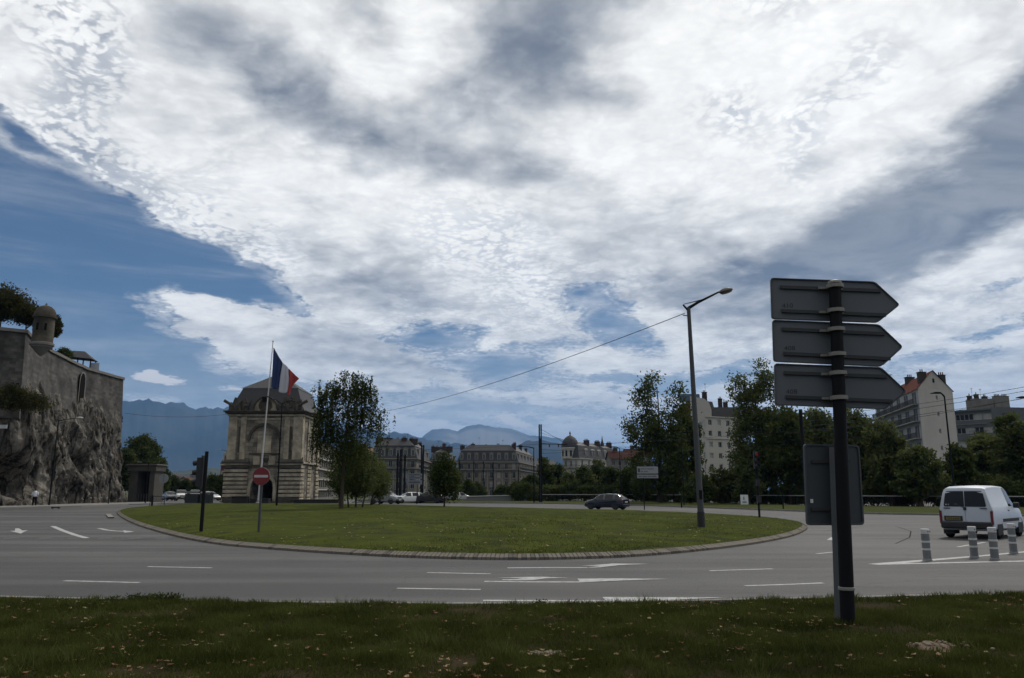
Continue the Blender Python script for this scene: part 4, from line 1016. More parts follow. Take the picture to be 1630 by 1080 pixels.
# ---------------------------------------------------------------- buildings of the city
M_glass = mat('window_glass', (.010, .012, .015), .3, spec=.22)
M_pale = mat('pale_curtain', (.30, .29, .27), .6)
M_frame = mat('window_frame_paint', (.40, .39, .37), .6)
M_iron = mat('wrought_iron', (.02, .02, .022), .6)
def window_meshes(w_, h_, dp=.22, bars=1, key=None, fm=None):
    fr = MB(); t = .09
    fr.box((0, dp, t / 2), (w_, .08, t)).box((0, dp, h_ - t / 2), (w_, .08, t)).box((-w_ / 2 + t / 2, dp, h_ / 2), (t, .08, h_ - 2 * t)).box((w_ / 2 - t / 2, dp, h_ / 2), (t, .08, h_ - 2 * t))
    for k in range(bars): fr.box((w_ * ((k + 1) / (bars + 1) - .5), dp - .01, h_ / 2), (.08, .06, h_ - 2 * t))
    f = fr.mesh('window', fm or M_frame); p = MB().quad((-w_ / 2, dp + .05, 0), (w_ / 2, dp + .05, 0), (w_ / 2, dp + .05, h_), (-w_ / 2, dp + .05, h_)).mesh('pane', M_glass)
    p2 = p.copy(); p2.materials[0] = M_pale
    return f, p, p2
class Facade:
    """a wall face with real openings; origin at its left foot, x along, -y outward"""
    def __init__(s, root, name, A, B, z0, z1, wins, m, sills=None, bars=1, dp=.22, fm=None):
        A, B = Vector((A[0], A[1], 0)), Vector((B[0], B[1], 0)); s.L = (B - A).length; d = (B - A).normalized(); ang = math.atan2(d.y, d.x)
        s.fr = tag(bpy.data.objects.new(name, None)); s.z0 = z0; s.z1 = z1
        z0 = min(z0, -.05); s.z0 = z0; xs = sorted({0, s.L} | {round(v, 3) for (x, z, w_, h_) in wins for v in (x - w_ / 2, x + w_ / 2)}); zs = sorted({z0, z1} | {round(v, 3) for (x, z, w_, h_) in wins for v in (z, z + h_)})
        q = MB(); idx = {}
        def vid(x, z):
            if (x, z) not in idx: idx[(x, z)] = len(q.v); q.v.append((x, 0, z))
            return idx[(x, z)]
        for a, b in zip(xs, xs[1:]):
            for c, d_ in zip(zs, zs[1:]):
                mx, mz = (a + b) / 2, (c + d_) / 2
                if any(abs(mx - x) < w_ / 2 and z < mz < z + h_ for x, z, w_, h_ in wins): continue
                q.f.append((vid(a, c), vid(b, c), vid(b, d_), vid(a, d_)))
        for x, z, w_, h_ in wins:
            a, b, c, e = x - w_ / 2, x + w_ / 2, z, z + h_; dd = dp + .06
            q.add([(a, 0, c), (b, 0, c), (b, 0, e), (a, 0, e), (a, dd, c), (b, dd, c), (b, dd, e), (a, dd, e)], [(0, 1, 5, 4), (1, 2, 6, 5), (2, 3, 7, 6), (3, 0, 4, 7)])
        bpy.data.objects.remove(s.fr)
        s.o = link(name, q.mesh(name, m, fix=False), root, A, (0, 0, ang)); s.root = root; s.A = A; s.ang = ang; s.d = d
        cache = {}
        for x, z, w_, h_ in wins:
            k = (w_, h_)
            if k not in cache: cache[k] = window_meshes(w_, h_, dp, bars, fm=fm)
            f, p, p2 = cache[k]
            wo = link('window', f, root, A + s.d * x + Vector((0, 0, z)), (0, 0, ang)); link('pane', p2 if random.random() < .24 else p, wo)
    def part(s, name, mb_, m, **k):
        o = mb_.build(name, m, s.root, **k); o.location = s.A; o.rotation_euler = (0, 0, s.ang); return o
    def mpart(s, name, me, x, z, y=0):
        return link(name, me, s.root, s.A + s.d * x + Vector((0, 0, z)) + Vector((s.d.y, -s.d.x, 0)) * y, (0, 0, s.ang))
def balcony_mesh(w_, dep=.8, hgt=1.0, step=.28):
    q = MB().box((0, -dep / 2, -.09), (w_, dep, .16))
    q.box((0, -dep + .04, hgt), (w_, .05, .06)); n_ = int(w_ / step)
    for k in range(n_ + 1): q.box((-w_ / 2 + w_ * k / n_, -dep + .04, hgt / 2), (.04, .04, hgt))
    return q
def balcony(fc, x, z, w_, dep=.8, cache={}):
    k = (round(w_, 2), dep)
    if k not in cache:
        sl = MB().box((0, -dep / 2, -.09), (w_, dep, .16)).mesh('balcony', mat('balcony_slab', (.27, .26, .24), .8)); q = MB(); n_ = max(3, int(w_ / .3))
        q.box((0, -dep + .04, 1.0), (w_, .06, .07))
        for i in range(n_ + 1): q.box((-w_ / 2 + w_ * i / n_, -dep + .04, .5), (.05, .05, .98))
        cache[k] = (sl, q.mesh('railing', M_iron))
    sl, ra_ = cache[k]; o = fc.mpart('balcony', sl, x, z); link('railing', ra_, o); return o
def gridwins(L, cols, z0, fh, rows, w_, h_, m0=None, off=.9):
    m0 = L / cols if m0 is None else m0; st = (L - 2 * (m0 / 2)) / max(1, cols - 1) if cols > 1 else 0
    return [(round(m0 / 2 + st * i, 3), round(z0 + fh * r + off, 3), w_, h_) for r in range(rows) for i in range(cols)]
def chimney(root, x, y, z, w_=1.2, d_=.7, h_=2.0, pots=3, m=None):
    o = MB().box((0, 0, h_ / 2), (w_, d_, h_)).box((0, 0, h_ + .06), (w_ + .2, d_ + .2, .14)).build('chimney', m or mat('chimney_brick', (.06, .042, .035), .9, var=(.035, .028, .025), scale=3), root); o.location = (x, y, z)
    for k in range(pots):
        MB().lathe([(.13, 0), (.10, .5), (.13, .55)], ((k - (pots - 1) / 2) * .38, 0, h_ + .13), 8).build('chimney_pot', mat('clay_pot', (.10, .05, .035), .85), o)
    return o
def antenna(root, x, y, z, h_=1.8):
    q = MB().tube((0, 0, 0), (0, 0, h_), .03, n=5); 
    for k in range(4): q.tube((-.4 + .05 * k, 0, h_ - .12 * k), (.4 - .05 * k, 0, h_ - .12 * k), .018, n=4)
    q.tube((0, -.4, h_ - .2), (0, .4, h_ - .2), .018, n=4)
    o = q.build('antenna', M_iron, root); o.location = (x, y, z); return o
def wp(px, Y, py=780): 
    r = ray(px, py); return Vector((r.x / r.y * Y, Y, 0))
def hz_(py, Y, px=815): return P(px, py, Y).z

M_haus = mat('haussmann_stone', (.23, .20, .165), .9, var=(.12, .105, .085), scale=.35, amt=.8)
M_zinc = mat('mansard_slate', (.026, .026, .030), .8, var=(.042, .041, .044), scale=1.2)
M_zinct = mat('zinc_roof', (.042, .040, .040), .7, var=(.026, .025, .026), scale=.6)
M_grey = mat('grey_render', (.20, .19, .17), .9, var=(.12, .113, .10), scale=.3, amt=.8)
M_white = mat('white_render', (.42, .395, .35), .9, var=(.40, .375, .335), scale=.25, amt=.7)
M_redt = mat('red_tile', (.10, .035, .024), .85, var=(.10, .04, .03), scale=1.2, bump=.3)
M_greyt = mat('grey_tile', (.10, .095, .09), .85, var=(.07, .065, .06), scale=1.2, bump=.3)

def mansard(root, poly, z, h1, inset1, h2, inset2, m1, m2):
    """poly: outline anticlockwise seen from above"""
    n_ = len(poly); c = sum((Vector((*p, 0)) for p in poly), Vector()) / n_
    def ins(d):
        out = []
        for i in range(n_):
            a, b, e = Vector(poly[i - 1]), Vector(poly[i]), Vector(poly[(i + 1) % n_]); d1 = (b - a).normalized(); d2 = (e - b).normalized()
            n1, n2 = Vector((-d1.y, d1.x)), Vector((-d2.y, d2.x)); m_ = (n1 + n2); m_ = m_ / max(.3, m_.length_squared) * 2 * .5 * 2 / 1 if False else m_ / (1 + n1.dot(n2)); out.append(b + m_ * d)
        return out
    p0, p1, p2 = ins(-.3), ins(inset1), ins(inset1 + inset2)
    for i in range(n_):
        j = (i + 1) % n_
        MB().quad((p0[i].x, p0[i].y, z), (p0[j].x, p0[j].y, z), (p1[j].x, p1[j].y, z + h1), (p1[i].x, p1[i].y, z + h1)).build('roof_slope', m1, root)
        MB().quad((p1[i].x, p1[i].y, z + h1 + .02), (p1[j].x, p1[j].y, z + h1 + .02), (p2[j].x, p2[j].y, z + h1 + h2), (p2[i].x, p2[i].y, z + h1 + h2)).build('roof_slope', m2, root)
    MB().quad(*[(p.x, p.y, z + h1 + h2) for p in p2]).build('roof_deck', m2, root)
    return p1
def dormer(fc, x, z, m, w_=1.3, h_=1.9, dep=1.6):
    q = MB(); q.box((0, dep / 2 - .1, h_ / 2), (w_ + .3, dep, h_)).prism([(-w_ / 2 - .3, h_), (w_ / 2 + .3, h_), (w_ / 2 + .1, h_ + .3), (0, h_ + .5), (-w_ / 2 - .1, h_ + .3)], 'y', -.25, dep)
    o = fc.mpart('dormer', q.mesh('dormer', m), x, z, -.15)
    f, p, p2 = window_meshes(w_ - .3, h_ - .4, -.12, 1); wn_ = link('window', f, o, (0, -.06, .2)); 
    pn = MB().quad((-w_ / 2 + .15, -.115, .2), (w_ / 2 - .15, -.115, .2), (w_ / 2 - .15, -.115, h_ - .2), (-w_ / 2 + .15, -.115, h_ - .2)).build('pane', M_glass, o)
    return o

# --- haussmann block in the middle (px 727-850)
def haussmann(name, label, px0, px1, pxs, Y0, Ys, py_eave, cols, side_cols, roofh, deep=1, seed=0, fh=3.5, stone=M_haus, rows=5):
    a, b, c = wp(px0, Y0), wp(px1, Y0), wp(pxs, Ys); ze = hz_(py_eave, Y0); base = ze - fh * rows; low = -.05
    root = empty(name, (0, 0, 0), 0, label, 'building'); L = (b - a).length
    wins = gridwins(L, cols, base, fh, rows, 1.25, 2.3, off=.55)
    f1 = Facade(root, 'front_wall', a, b, base, ze, wins, stone)
    L2 = (c - b).length; f2 = Facade(root, 'side_wall', b, c, base, ze, gridwins(L2, side_cols, base, fh, rows, 1.25, 2.3, off=.55), stone)
    g1 = a + (c - b); MB().quad((g1.x, g1.y, low), (a.x, a.y, low), (a.x, a.y, ze), (g1.x, g1.y, ze)).build('rear_wall', stone, root)
    MB().quad((c.x, c.y, low), (g1.x, g1.y, low), (g1.x, g1.y, ze), (c.x, c.y, ze)).build('rear_wall', stone, root)
    for f, L_, n_ in ((f1, L, cols), (f2, L2, side_cols)):
        f.part('cornice', MB().box((L_ / 2, -.25, ze - .1), (L_ + .8, .8, .3)), mat('cornice_stone', (.24, .215, .18), .85))
        f.part('cornice', MB().box((L_ / 2, -.12, ze - fh + .1), (L_ + .3, .3, .22)), mat('cornice_stone', (.24, .215, .18), .85))
        st = L_ / n_
        for i in range(n_ + 1):
            f.part('pilaster', MB().box((min(max(st * i, .3), L_ - .3), -.08, ze - fh * 2.5), (.5, .18, fh * 3 - .4)), mat('cornice_stone', (.24, .215, .18), .85))
        balcony(f, L_ / 2, ze - fh + .38, L_ - .4, .9)
        for r in range(1, rows - 1):
            for i in range(n_):
                if (i + r + seed) % 3: balcony(f, L_ / n_ * (i + .5), base + fh * (r) + .5, 1.9, .55)
    poly = [(a.x, a.y), (b.x, b.y), (c.x, c.y), (g1.x, g1.y)]
    mansard(root, poly, ze + .06, roofh * .62, 1.1, roofh * .38, 2.6, M_zinc, M_zinct)
    for f, L_, n_ in ((f1, L, cols), (f2, L2, side_cols)):
        for i in range(n_): dormer(f, L_ / n_ * (i + .5), ze + .35, stone, 1.3, roofh * .42)
        f.part('roof_edge', MB().box((L_ / 2, 1.05, ze + roofh * .62 + .1), (L_ - 1.6, .2, .22)), M_zinct)
    g = random.Random(seed + 3)
    for k in range(5):
        t = (k + .5 + g.uniform(-.3, .3)) / 5; q = a.lerp(b, t); chimney(root, q.x, q.y + g.uniform(3, 5), ze + roofh * .7, g.uniform(1.2, 3), .9, g.uniform(1.6, 2.4), g.choice((2, 3, 4)))
    for k in range(3):
        t = (k + .7) / 3.4; q = b.lerp(c, t); chimney(root, q.x - 3, q.y, ze + roofh * .7, 1.2, 2.2, g.uniform(2, 3.2), 3)
    antenna(root, a.lerp(b, .35).x, a.y + 3, ze + roofh, 3)
    antenna(root, a.lerp(b, .75).x, a.y + 4, ze + roofh, 2)
    return root, f1, f2, ze
haussmann('apartment_block', 'ornate stone apartment block with slate mansard and iron balconies, centre background', 728, 824, 853, 320, 375, 735.5, 8, 6, 7.0, seed=1)
# awnings left out; --- grey block left of it (px 588-715)
haussmann('apartment_block', 'grey apartment block with big hipped slate roof behind the tram masts', 590, 662, 684, 262, 300, 730, 6, 3, 6.6, seed=2, stone=M_grey)
haussmann('apartment_block', 'grey rounded wing of apartments just right of the tram masts', 684, 716, 726, 300, 330, 733, 3, 2, 4.5, seed=5, stone=M_grey, rows=5)

# --- domed block (px 897-980)
def domed():
    Y = 300; a, b, c = wp(897, Y), wp(922, Y - 6), wp(983, Y + 22); ze = hz_(731, Y); fh = 3.6; base = ze - fh * 4
    root = empty('domed_apartment_block', (0, 0, 0), 0, 'cream apartment block with a dark corner dome and slate mansard', 'building')
    L1, L2 = (b - a).length, (c - b).length
    f1 = Facade(root, 'corner_wall', a, b, base, ze, gridwins(L1, 3, base, fh, 4, .9, 2.2, off=.6), M_white); f2 = Facade(root, 'front_wall', b, c, base, ze, gridwins(L2, 6, base, fh, 4, 1.3, 2.3, off=.6), M_white)
    d = a + (c - b); MB().quad((d.x, d.y, base), (a.x, a.y, base), (a.x, a.y, ze), (d.x, d.y, ze)).build('rear_wall', M_white, root); MB().quad((c.x, c.y, base), (d.x, d.y, base), (d.x, d.y, ze), (c.x, c.y, ze)).build('rear_wall', M_white, root)
    for f, L_ in ((f1, L1), (f2, L2)):
        f.part('cornice', MB().box((L_ / 2, -.2, ze), (L_ + .5, .7, .35)), M_white); f.part('cornice', MB().box((L_ / 2, -.1, ze - fh), (L_ + .2, .35, .25)), M_white)
    balcony(f2, L2 / 2, ze - fh + .3, L2 - .6, .8); balcony(f1, L1 / 2, ze - fh + .3, L1 - .4, .8)
    mansard(root, [(a.x, a.y), (b.x, b.y), (c.x, c.y), (d.x, d.y)], ze + .15, 4.8, 1.0, 1.6, 2.6, M_zinc, M_zinct)
    for i in range(5): dormer(f2, L2 / 6 * (i + 1.2), ze + .5, M_white, 1.5, 2.9)
    m = a.lerp(b, .5); R_ = L1 * .42
    MB().lathe([(R_, 0), (R_ * .98, 3.6), (R_ * 1.08, 3.7), (R_ * 1.05, 4.1)], (m.x, m.y + R_ * .75, ze + .1), 16).build('drum', M_white, root, smooth=True)
    for k in range(5):
        an = R(-150 + 30 * k); MB().box((0, 0, 0), (.75, .16, 2.2)).build('window', M_glass, root); o = COL.objects[-1]; o.location = (m.x + math.cos(an) * R_ * .99, m.y + R_ * .75 + math.sin(an) * R_ * .99, ze + 2.0); o.rotation_euler = (0, 0, an + math.pi / 2)
    MB().lathe([(R_ * 1.02, 4.1), (R_ * .97, 5.4), (R_ * .82, 6.7), (R_ * .58, 7.8), (R_ * .3, 8.5), (.3, 8.8), (.2, 9.3), (.34, 9.6), (.05, 10.4), (0, 10.5)], (m.x, m.y + R_ * .75, ze + .1), 18).build('dome', M_zinc, root, smooth=True)
    for t in (.22, .5, .82): q = b.lerp(c, t); chimney(root, q.x, q.y + 4, ze + 5.2, 2.2, .8, 2.0, 4)
    q = b.lerp(c, .62); MB().lathe([(.9, 0), (.7, 1.0), (.3, 2.2), (0, 4.4)], (q.x, q.y + 2, ze + 5.6), 8).build('spirelet', M_zinc, root)
domed()
# --- red-roofed houses between the dome and the tall tree (px 972-1010)
def gable_house(name, label, px0, px1, Y, py_e, py_r, depth, m, mr, rows=3, cols=4, fh=3.1, dY=0, base=None, cat='house'):
    a, b = wp(px0, Y), wp(px1, Y + dY); ze = hz_(py_e, Y); zr = hz_(py_r, Y); base = ze - fh * rows if base is None else base
    root = empty(name, (0, 0, 0), 0, label, cat); L = (b - a).length; d = (b - a).normalized(); n_ = Vector((-d.y, d.x, 0)) * depth; c, e = b + n_, a + n_; mid = n_ * .5
    f = Facade(root, 'front_wall', a, b, base, ze, gridwins(L, cols, base, fh, rows, 1.0, 1.5, off=.8), m)
    for p, q_ in ((b, c), (c, e), (e, a)): 
        r_ = [(p.x, p.y, min(base, -.05)), (q_.x, q_.y, min(base, -.05)), (q_.x, q_.y, ze), (p.x, p.y, ze)]
        MB().quad(*r_).build('side_wall', m, root)
    for p, q_ in ((b, c), (e, a)): k = p.lerp(q_, .5); MB().quad((p.x, p.y, ze), (q_.x, q_.y, ze), (k.x, k.y, zr)).build('gable', m, root)
    r0, r1 = a + mid - d * .4, b + mid + d * .4; A_, B_, C_, E_ = a - d * .4 - n_ * .04, b + d * .4 - n_ * .04, c + d * .4 + n_ * .04, e - d * .4 + n_ * .04
    MB().add([(A_.x, A_.y, ze - .1), (B_.x, B_.y, ze - .1), (r1.x, r1.y, zr + .12), (r0.x, r0.y, zr + .12)], [(0, 1, 2, 3)]).build('roof_slope', mr, root)
    MB().add([(C_.x, C_.y, ze - .1), (E_.x, E_.y, ze - .1), (r0.x, r0.y, zr + .12), (r1.x, r1.y, zr + .12)], [(0, 1, 2, 3)]).build('roof_slope', mr, root)
    q = a.lerp(b, .3) + mid; chimney(root, q.x, q.y, zr - .6, 1.4, .7, 1.7, 3)
    return root, f, a, b, c, e, ze, zr
M_dred = mat('dark_red_tile', (.05, .022, .017), .9, var=(.03, .016, .014), scale=1.2)
gable_house('row_house', 'low house with a dull red tiled roof right of the domed block', 973, 1012, 260, 730, 718, 12, M_grey, M_dred, rows=3, cols=4)
gable_house('row_house', 'small red-roofed house peeping out behind the tall riverside tree', 1000, 1040, 285, 724, 714, 12, M_grey, M_dred, rows=3, cols=4)
gable_house('row_house', 'low grey house between the two ornate apartment blocks', 852, 884, 400, 740, 733, 12, M_grey, M_greyt, rows=3, cols=4)
gable_house('row_house', 'plain roofed house behind the left grey apartment block', 560, 612, 330, 724, 712, 14, M_grey, mat('tan_tile', (.20, .13, .09), .85), rows=4, cols=5)

# --- white block with rows of square windows (px 1110-1180)
def white_block():
    Y = 220; a, b = wp(1128, Y), wp(1186, Y + 6); ze = hz_(664, Y, 1150); fh = 3.1; rows = 6; base = ze - fh * rows - 2
    root = empty('white_apartment_block', (0, 0, 0), 0, 'cream five-storey block with rows of dark square windows, between two riverside trees', 'building'); L = (b - a).length
    f = Facade(root, 'front_wall', a, b, base, ze, gridwins(L, 4, base + 2, fh, rows, 1.25, 1.5, off=.9), M_white)
    f.part('parapet', MB().box((L / 2, -.1, ze + .1), (L + .3, .5, .3)), M_white); f.part('cornice', MB().box((L / 2, -.12, ze - 2 * fh + .2), (L + .2, .34, .2)), M_white)
    a0 = wp(1100, Y + 16); f2 = Facade(root, 'side_wall', a0, a, base, ze - 1, gridwins((a - a0).length, 4, base + 2, fh, rows - 1, 1.2, 1.5, off=.9), M_white)
    c = b + Vector((2, 14, 0)); MB().quad((b.x, b.y, base), (c.x, c.y, base), (c.x, c.y, ze), (b.x, b.y, ze)).build('side_wall', M_white, root)
    # attic storey set back, party wall with curved shoulder, red roof on its left
    q = MB(); q.prism([(a.x - 1.5, ze), (b.x, ze), (b.x, ze + 3.4), (a.x + 4.2, ze + 3.4), (a.x + 3.8, ze + 5.0), (a.x - .2, ze + 5.4)], 'y', Y + 6.2, Y + 12).build('attic', M_greyt, root)
    q = MB(); q.prism([(a.x - 3, ze - 1), (a.x + 2.8, ze - 1), (a.x + 2.9, ze + 2.4), (a.x + 2.3, ze + 4.4), (a.x + 1.0, ze + 5.6), (a.x - 3, ze + 6.4)], 'y', Y + 4, Y + 4.6).build('party_wall', M_white, root)
    MB().add([(a0.x - 1, a0.y, ze - 1), (a.x - 1.8, a.y + 3.8, ze - 1), (a.x - 1.2, a.y + 8, ze + 5.6), (a0.x - 1, a0.y + 8, ze + 5.6)], [(0, 1, 2, 3)]).build('roof_slope', M_redt, root)
    MB().box((a.x - 2.2, Y + 9, ze + 6.4), (5.5, 3, 2.0)).build('roof_hut', mat('blue_panel', (.05, .09, .14), .5), root)
    chimney(root, a.x + 2.3, Y + 9, ze + 5.0, 1.3, .9, 3.0, 2); chimney(root, a.x + 6.8, Y + 9, ze + 3.3, 1.1, .8, 2.8, 2); chimney(root, a.x + 8.6, Y + 10, ze + 3.3, 1.2, .8, 1.8, 3)
    antenna(root, a.x + 2.6, Y + 9, ze + 8.5, 2.2)
white_block()

# --- white gabled block at the right (px 1418-1527)
def gabled():
    Y = 150; B_ = wp(1477, Y); A_ = wp(1405, Y + 34); C_ = Vector((wp(1533, Y + 4).x, Y + 4, 0)); ze = hz_(618, Y, 1477); zr = hz_(592, Y + 3, 1500); fh = 3.25
    root = empty('gabled_apartment_block', (0, 0, 0), 0, 'tall white apartment block with red tiled roof, long balconies and a blank gable wall', 'building')
    rows = 6; base = ze - fh * rows; L = (B_ - A_).length
    wf = gridwins(L, 6, base, fh, rows, 1.2, 2.35, off=.35)
    f = Facade(root, 'front_wall', A_, B_, base, ze, wf, mat('shaded_front_render', (.30, .31, .32), .9, var=(.25, .255, .26), scale=.3), bars=1)  # shaded side of the white block, its shade put into the wall colour
    for r in range(1, rows):
        if r in (5, 4, 3): balcony(f, L / 2, base + fh * r + .25, L - 1.2, 1.0)
        else:
            for i in range(6): balcony(f, L / 6 * (i + .5), base + fh * r + .25, 2.0, .7)
    sh = MB().box((0, -.05, 1.18), (.55, .06, 2.35)).mesh('shutter', mat('shutter_paint', (.04, .042, .045), .7))
    for (x, z, w_, h_) in wf:
        for s in (-1, 1): f.mpart('shutter', sh, x + s * .9, z)
    Lg = (C_ - B_).length
    g = Facade(root, 'gable_wall', B_, C_, base - 4, ze, [(round(Lg * .52, 3), round(base + fh * k + 1.2, 3), .55, .85) for k in range(1, 6)], mat('gable_render', (.47, .44, .39), .9, var=(.36, .34, .30), scale=.15, amt=.9, stretch=(1, 1, .3)), bars=0)
    m = B_.lerp(C_, .46); MB().quad((B_.x, B_.y, ze), (C_.x, C_.y, ze), (m.x, m.y, zr)).build('gable', MATS['gable_render'], root)
    MB().box((0, -.03, 0), (.5, .1, .8)).build('attic_window', M_glass, root); o = COL.objects[-1]; o.location = (m.x, m.y + .0, ze + 1.7)
    dv = A_ - B_
    rA = m + dv; MB().add([(B_.x - .3, B_.y - .5, ze - .2), (A_.x - .3, A_.y - .5, ze - .2), (rA.x, rA.y, zr + .1), (m.x, m.y - .3, zr + .1)], [(0, 1, 2, 3)]).build('roof_slope', M_redt, root)
    D_ = C_ + dv; MB().add([(C_.x + .3, C_.y, ze - .2), (D_.x + .3, D_.y, ze - .2), (rA.x, rA.y, zr + .1), (m.x, m.y - .3, zr + .1)], [(0, 1, 2, 3)]).build('roof_slope', M_redt, root)
    MB().quad((A_.x, A_.y, -.05), (D_.x, D_.y, -.05), (D_.x, D_.y, ze), (A_.x, A_.y, ze)).build('rear_wall', M_white, root)
    MB().quad((C_.x, C_.y, -.05), (D_.x, D_.y, -.05), (D_.x, D_.y, ze), (C_.x, C_.y, ze)).build('rear_wall', M_white, root)
    k = B_.lerp(m, .45) + dv * .04; chimney(root, k.x, k.y, ze + 1.2, 1.4, .9, 2.1, 2, mat('dark_chimney', (.06, .055, .05), .9)); k = m.lerp(C_, .55) + dv * .03; chimney(root, k.x, k.y, ze + .4, 1.3, .9, 2.6, 3, MATS['dark_chimney'])
    k = m + dv * .45; chimney(root, k.x, k.y, zr - .8, 1.8, .8, 1.6, 3, MATS['dark_chimney']); antenna(root, k.x - 3, k.y + 2, zr - .3, 2.2); k = m + dv * .85; chimney(root, k.x, k.y, zr - .6, 1.8, .8, 1.6, 3, MATS['dark_chimney']); antenna(root, k.x, k.y, zr, 2)
    # graffiti panel low on the gable wall
    q = MB(); q.prism([(.9, base + .9), (6.2, base + .9), (6.2, base + 3.3), (2.1, base + 3.3)], 'y', -.03, -.008); pn = g.part('graffiti', q, mat('black_paint', (.012, .012, .015), .7))
    for i, (ch, x, s) in enumerate((('B', 2.35, 2.3), ('R', 3.7, 2.2), ('S', 5.0, 2.2))):
        fc = bpy.data.curves.new('letter', 'FONT'); fc.body = ch; fc.size = s; fc.extrude = .006
        tmp = bpy.data.objects.new('letter', fc); me = bpy.data.meshes.new_from_object(tmp); bpy.data.objects.remove(tmp); me.materials.clear(); me.materials.append(mat('graffiti_white', (.50, .50, .47), .7))
        o = link('letter', me, pn, (x, -.045, base + 1.28), (R(90), 0, 0), (.8, 1.1, 1))
gabled()

# --- long grey block and roofs at the far right
def grey_block():
    Y = 205; a, b = wp(1519, Y), wp(1592, Y - 8); ze = hz_(657, Y, 1550); fh = 3.4; rows = 5; base = ze - fh * rows
    root = empty('grey_apartment_block', (0, 0, 0), 0, 'low dark grey flat-roofed block with a band of windows, behind the white gabled one', 'building'); L = (b - a).length
    M_ = mat('dark_grey_render', (.115, .12, .125), .9, var=(.09, .095, .10), scale=.3)
    wins = gridwins(L, 5, base, fh, rows, 2.1, 1.6, off=1.0)
    f = Facade(root, 'front_wall', a, b, base, ze, wins, M_, bars=1); f.part('parapet', MB().box((L / 2, -.15, ze + .1), (L + .6, .6, .4)), M_)
    f.part('window_band', MB().box((L * .45, -.1, ze - fh - .0), (L * .85, .3, .25)), M_grey)
    c = b + Vector((22, 3, 0)); f2 = Facade(root, 'side_wall', b, c, base, ze + .6, gridwins((c - b).length, 3, base, fh, rows, 1.2, 1.6, off=1.0), M_)
    d = a + Vector((2, 16, 0)); e = c + Vector((0, 14, 0)); MB().quad((a.x, a.y, ze), (b.x, b.y, ze), (c.x, c.y, ze), (e.x, e.y, ze), (d.x, d.y, ze)).build('roof_deck', M_greyt, root)
    balcony(f, L * .72, base + fh * 3 + .6, 4.5, .8)
    h1 = wp(1575, Y + 6); MB().box((h1.x, h1.y, ze + 2.2), (5.4, 3.4, 4.0)).build('roof_hut', M_grey, root); chimney(root, h1.x - 2.6, h1.y, ze + 4.0, .9, .9, 1.0, 1); chimney(root, h1.x - .7, h1.y, ze + 4.2, .9, .9, 1.2, 1); chimney(root, h1.x + .9, h1.y - 1, ze + 3.9, 1.2, .8, .8, 2)
    for px in (1604, 1616): h2 = wp(px, Y + 6); chimney(root, h2.x, h2.y, ze + .3, 2.0, 1.0, 4.6, 4, M_grey)
    antenna(root, h1.x - 1.8, h1.y, ze + 4, 3.2); antenna(root, h1.x + .5, h1.y, ze + 4, 3)
grey_block()

# --- tall glazed block between gatehouse and birch (px 500-532), brick villa left of the gatehouse
def glazed():
    Y = 190; a, b = wp(503, Y), wp(560, Y + 60); ze = hz_(705, Y); fh = 3.0; rows = 5; base = ze - fh * rows + 1
    a, b = wp(500, 185), wp(548, 250); ze = hz_(707, 185); L = (b - a).length; base = -.0
    ze2 = P(505, 700, 185).z
    root = empty('office_block', (0, 0, 0), 0, 'pale gridded block with many windows receding behind the weeping birch', 'building')
    Facade(root, 'front_wall', a, b, -.05, ze2, gridwins(L, 18, 0, ze2 / 4, 4, 2.2, 1.9, off=.7), M_grey)
    c = a + Vector((-8, 3, 0)); MB().quad((c.x, c.y, 0), (a.x, a.y, 0), (a.x, a.y, ze2), (c.x, c.y, ze2)).build('side_wall', M_grey, root); d = b + Vector((-8, 3, 0)); MB().quad((a.x, a.y, ze2), (b.x, b.y, ze2), (d.x, d.y, ze2), (c.x, c.y, ze2)).build('roof_deck', M_greyt, root)
glazed()
def tall_white():
    a, b = wp(503, 150), wp(530, 176); z = P(505, 712, 150).z
    root = empty('grid_fronted_block', (0, 0, 0), 0, 'whitish apartment block with a grid of loggias just right of the gatehouse', 'building'); L = (b - a).length
    f = Facade(root, 'front_wall', a, b, -.05, z, gridwins(L, 9, 0, z / 5, 5, 2.0, 1.5, off=.4), M_grey, dp=.5)
    for r in range(1, 6): f.part('floor_band', MB().box((L / 2, -.1, z / 5 * r - .1), (L, .25, .2)), M_white)
    c, d = a + Vector((-6, 8, 0)), b + Vector((-6, 8, 0)); MB().quad((c.x, c.y, 0), (a.x, a.y, 0), (a.x, a.y, z), (c.x, c.y, z)).build('side_wall', M_white, root); MB().quad((a.x, a.y, z), (b.x, b.y, z), (d.x, d.y, z), (c.x, c.y, z)).build('roof_deck', M_greyt, root)
tall_white()
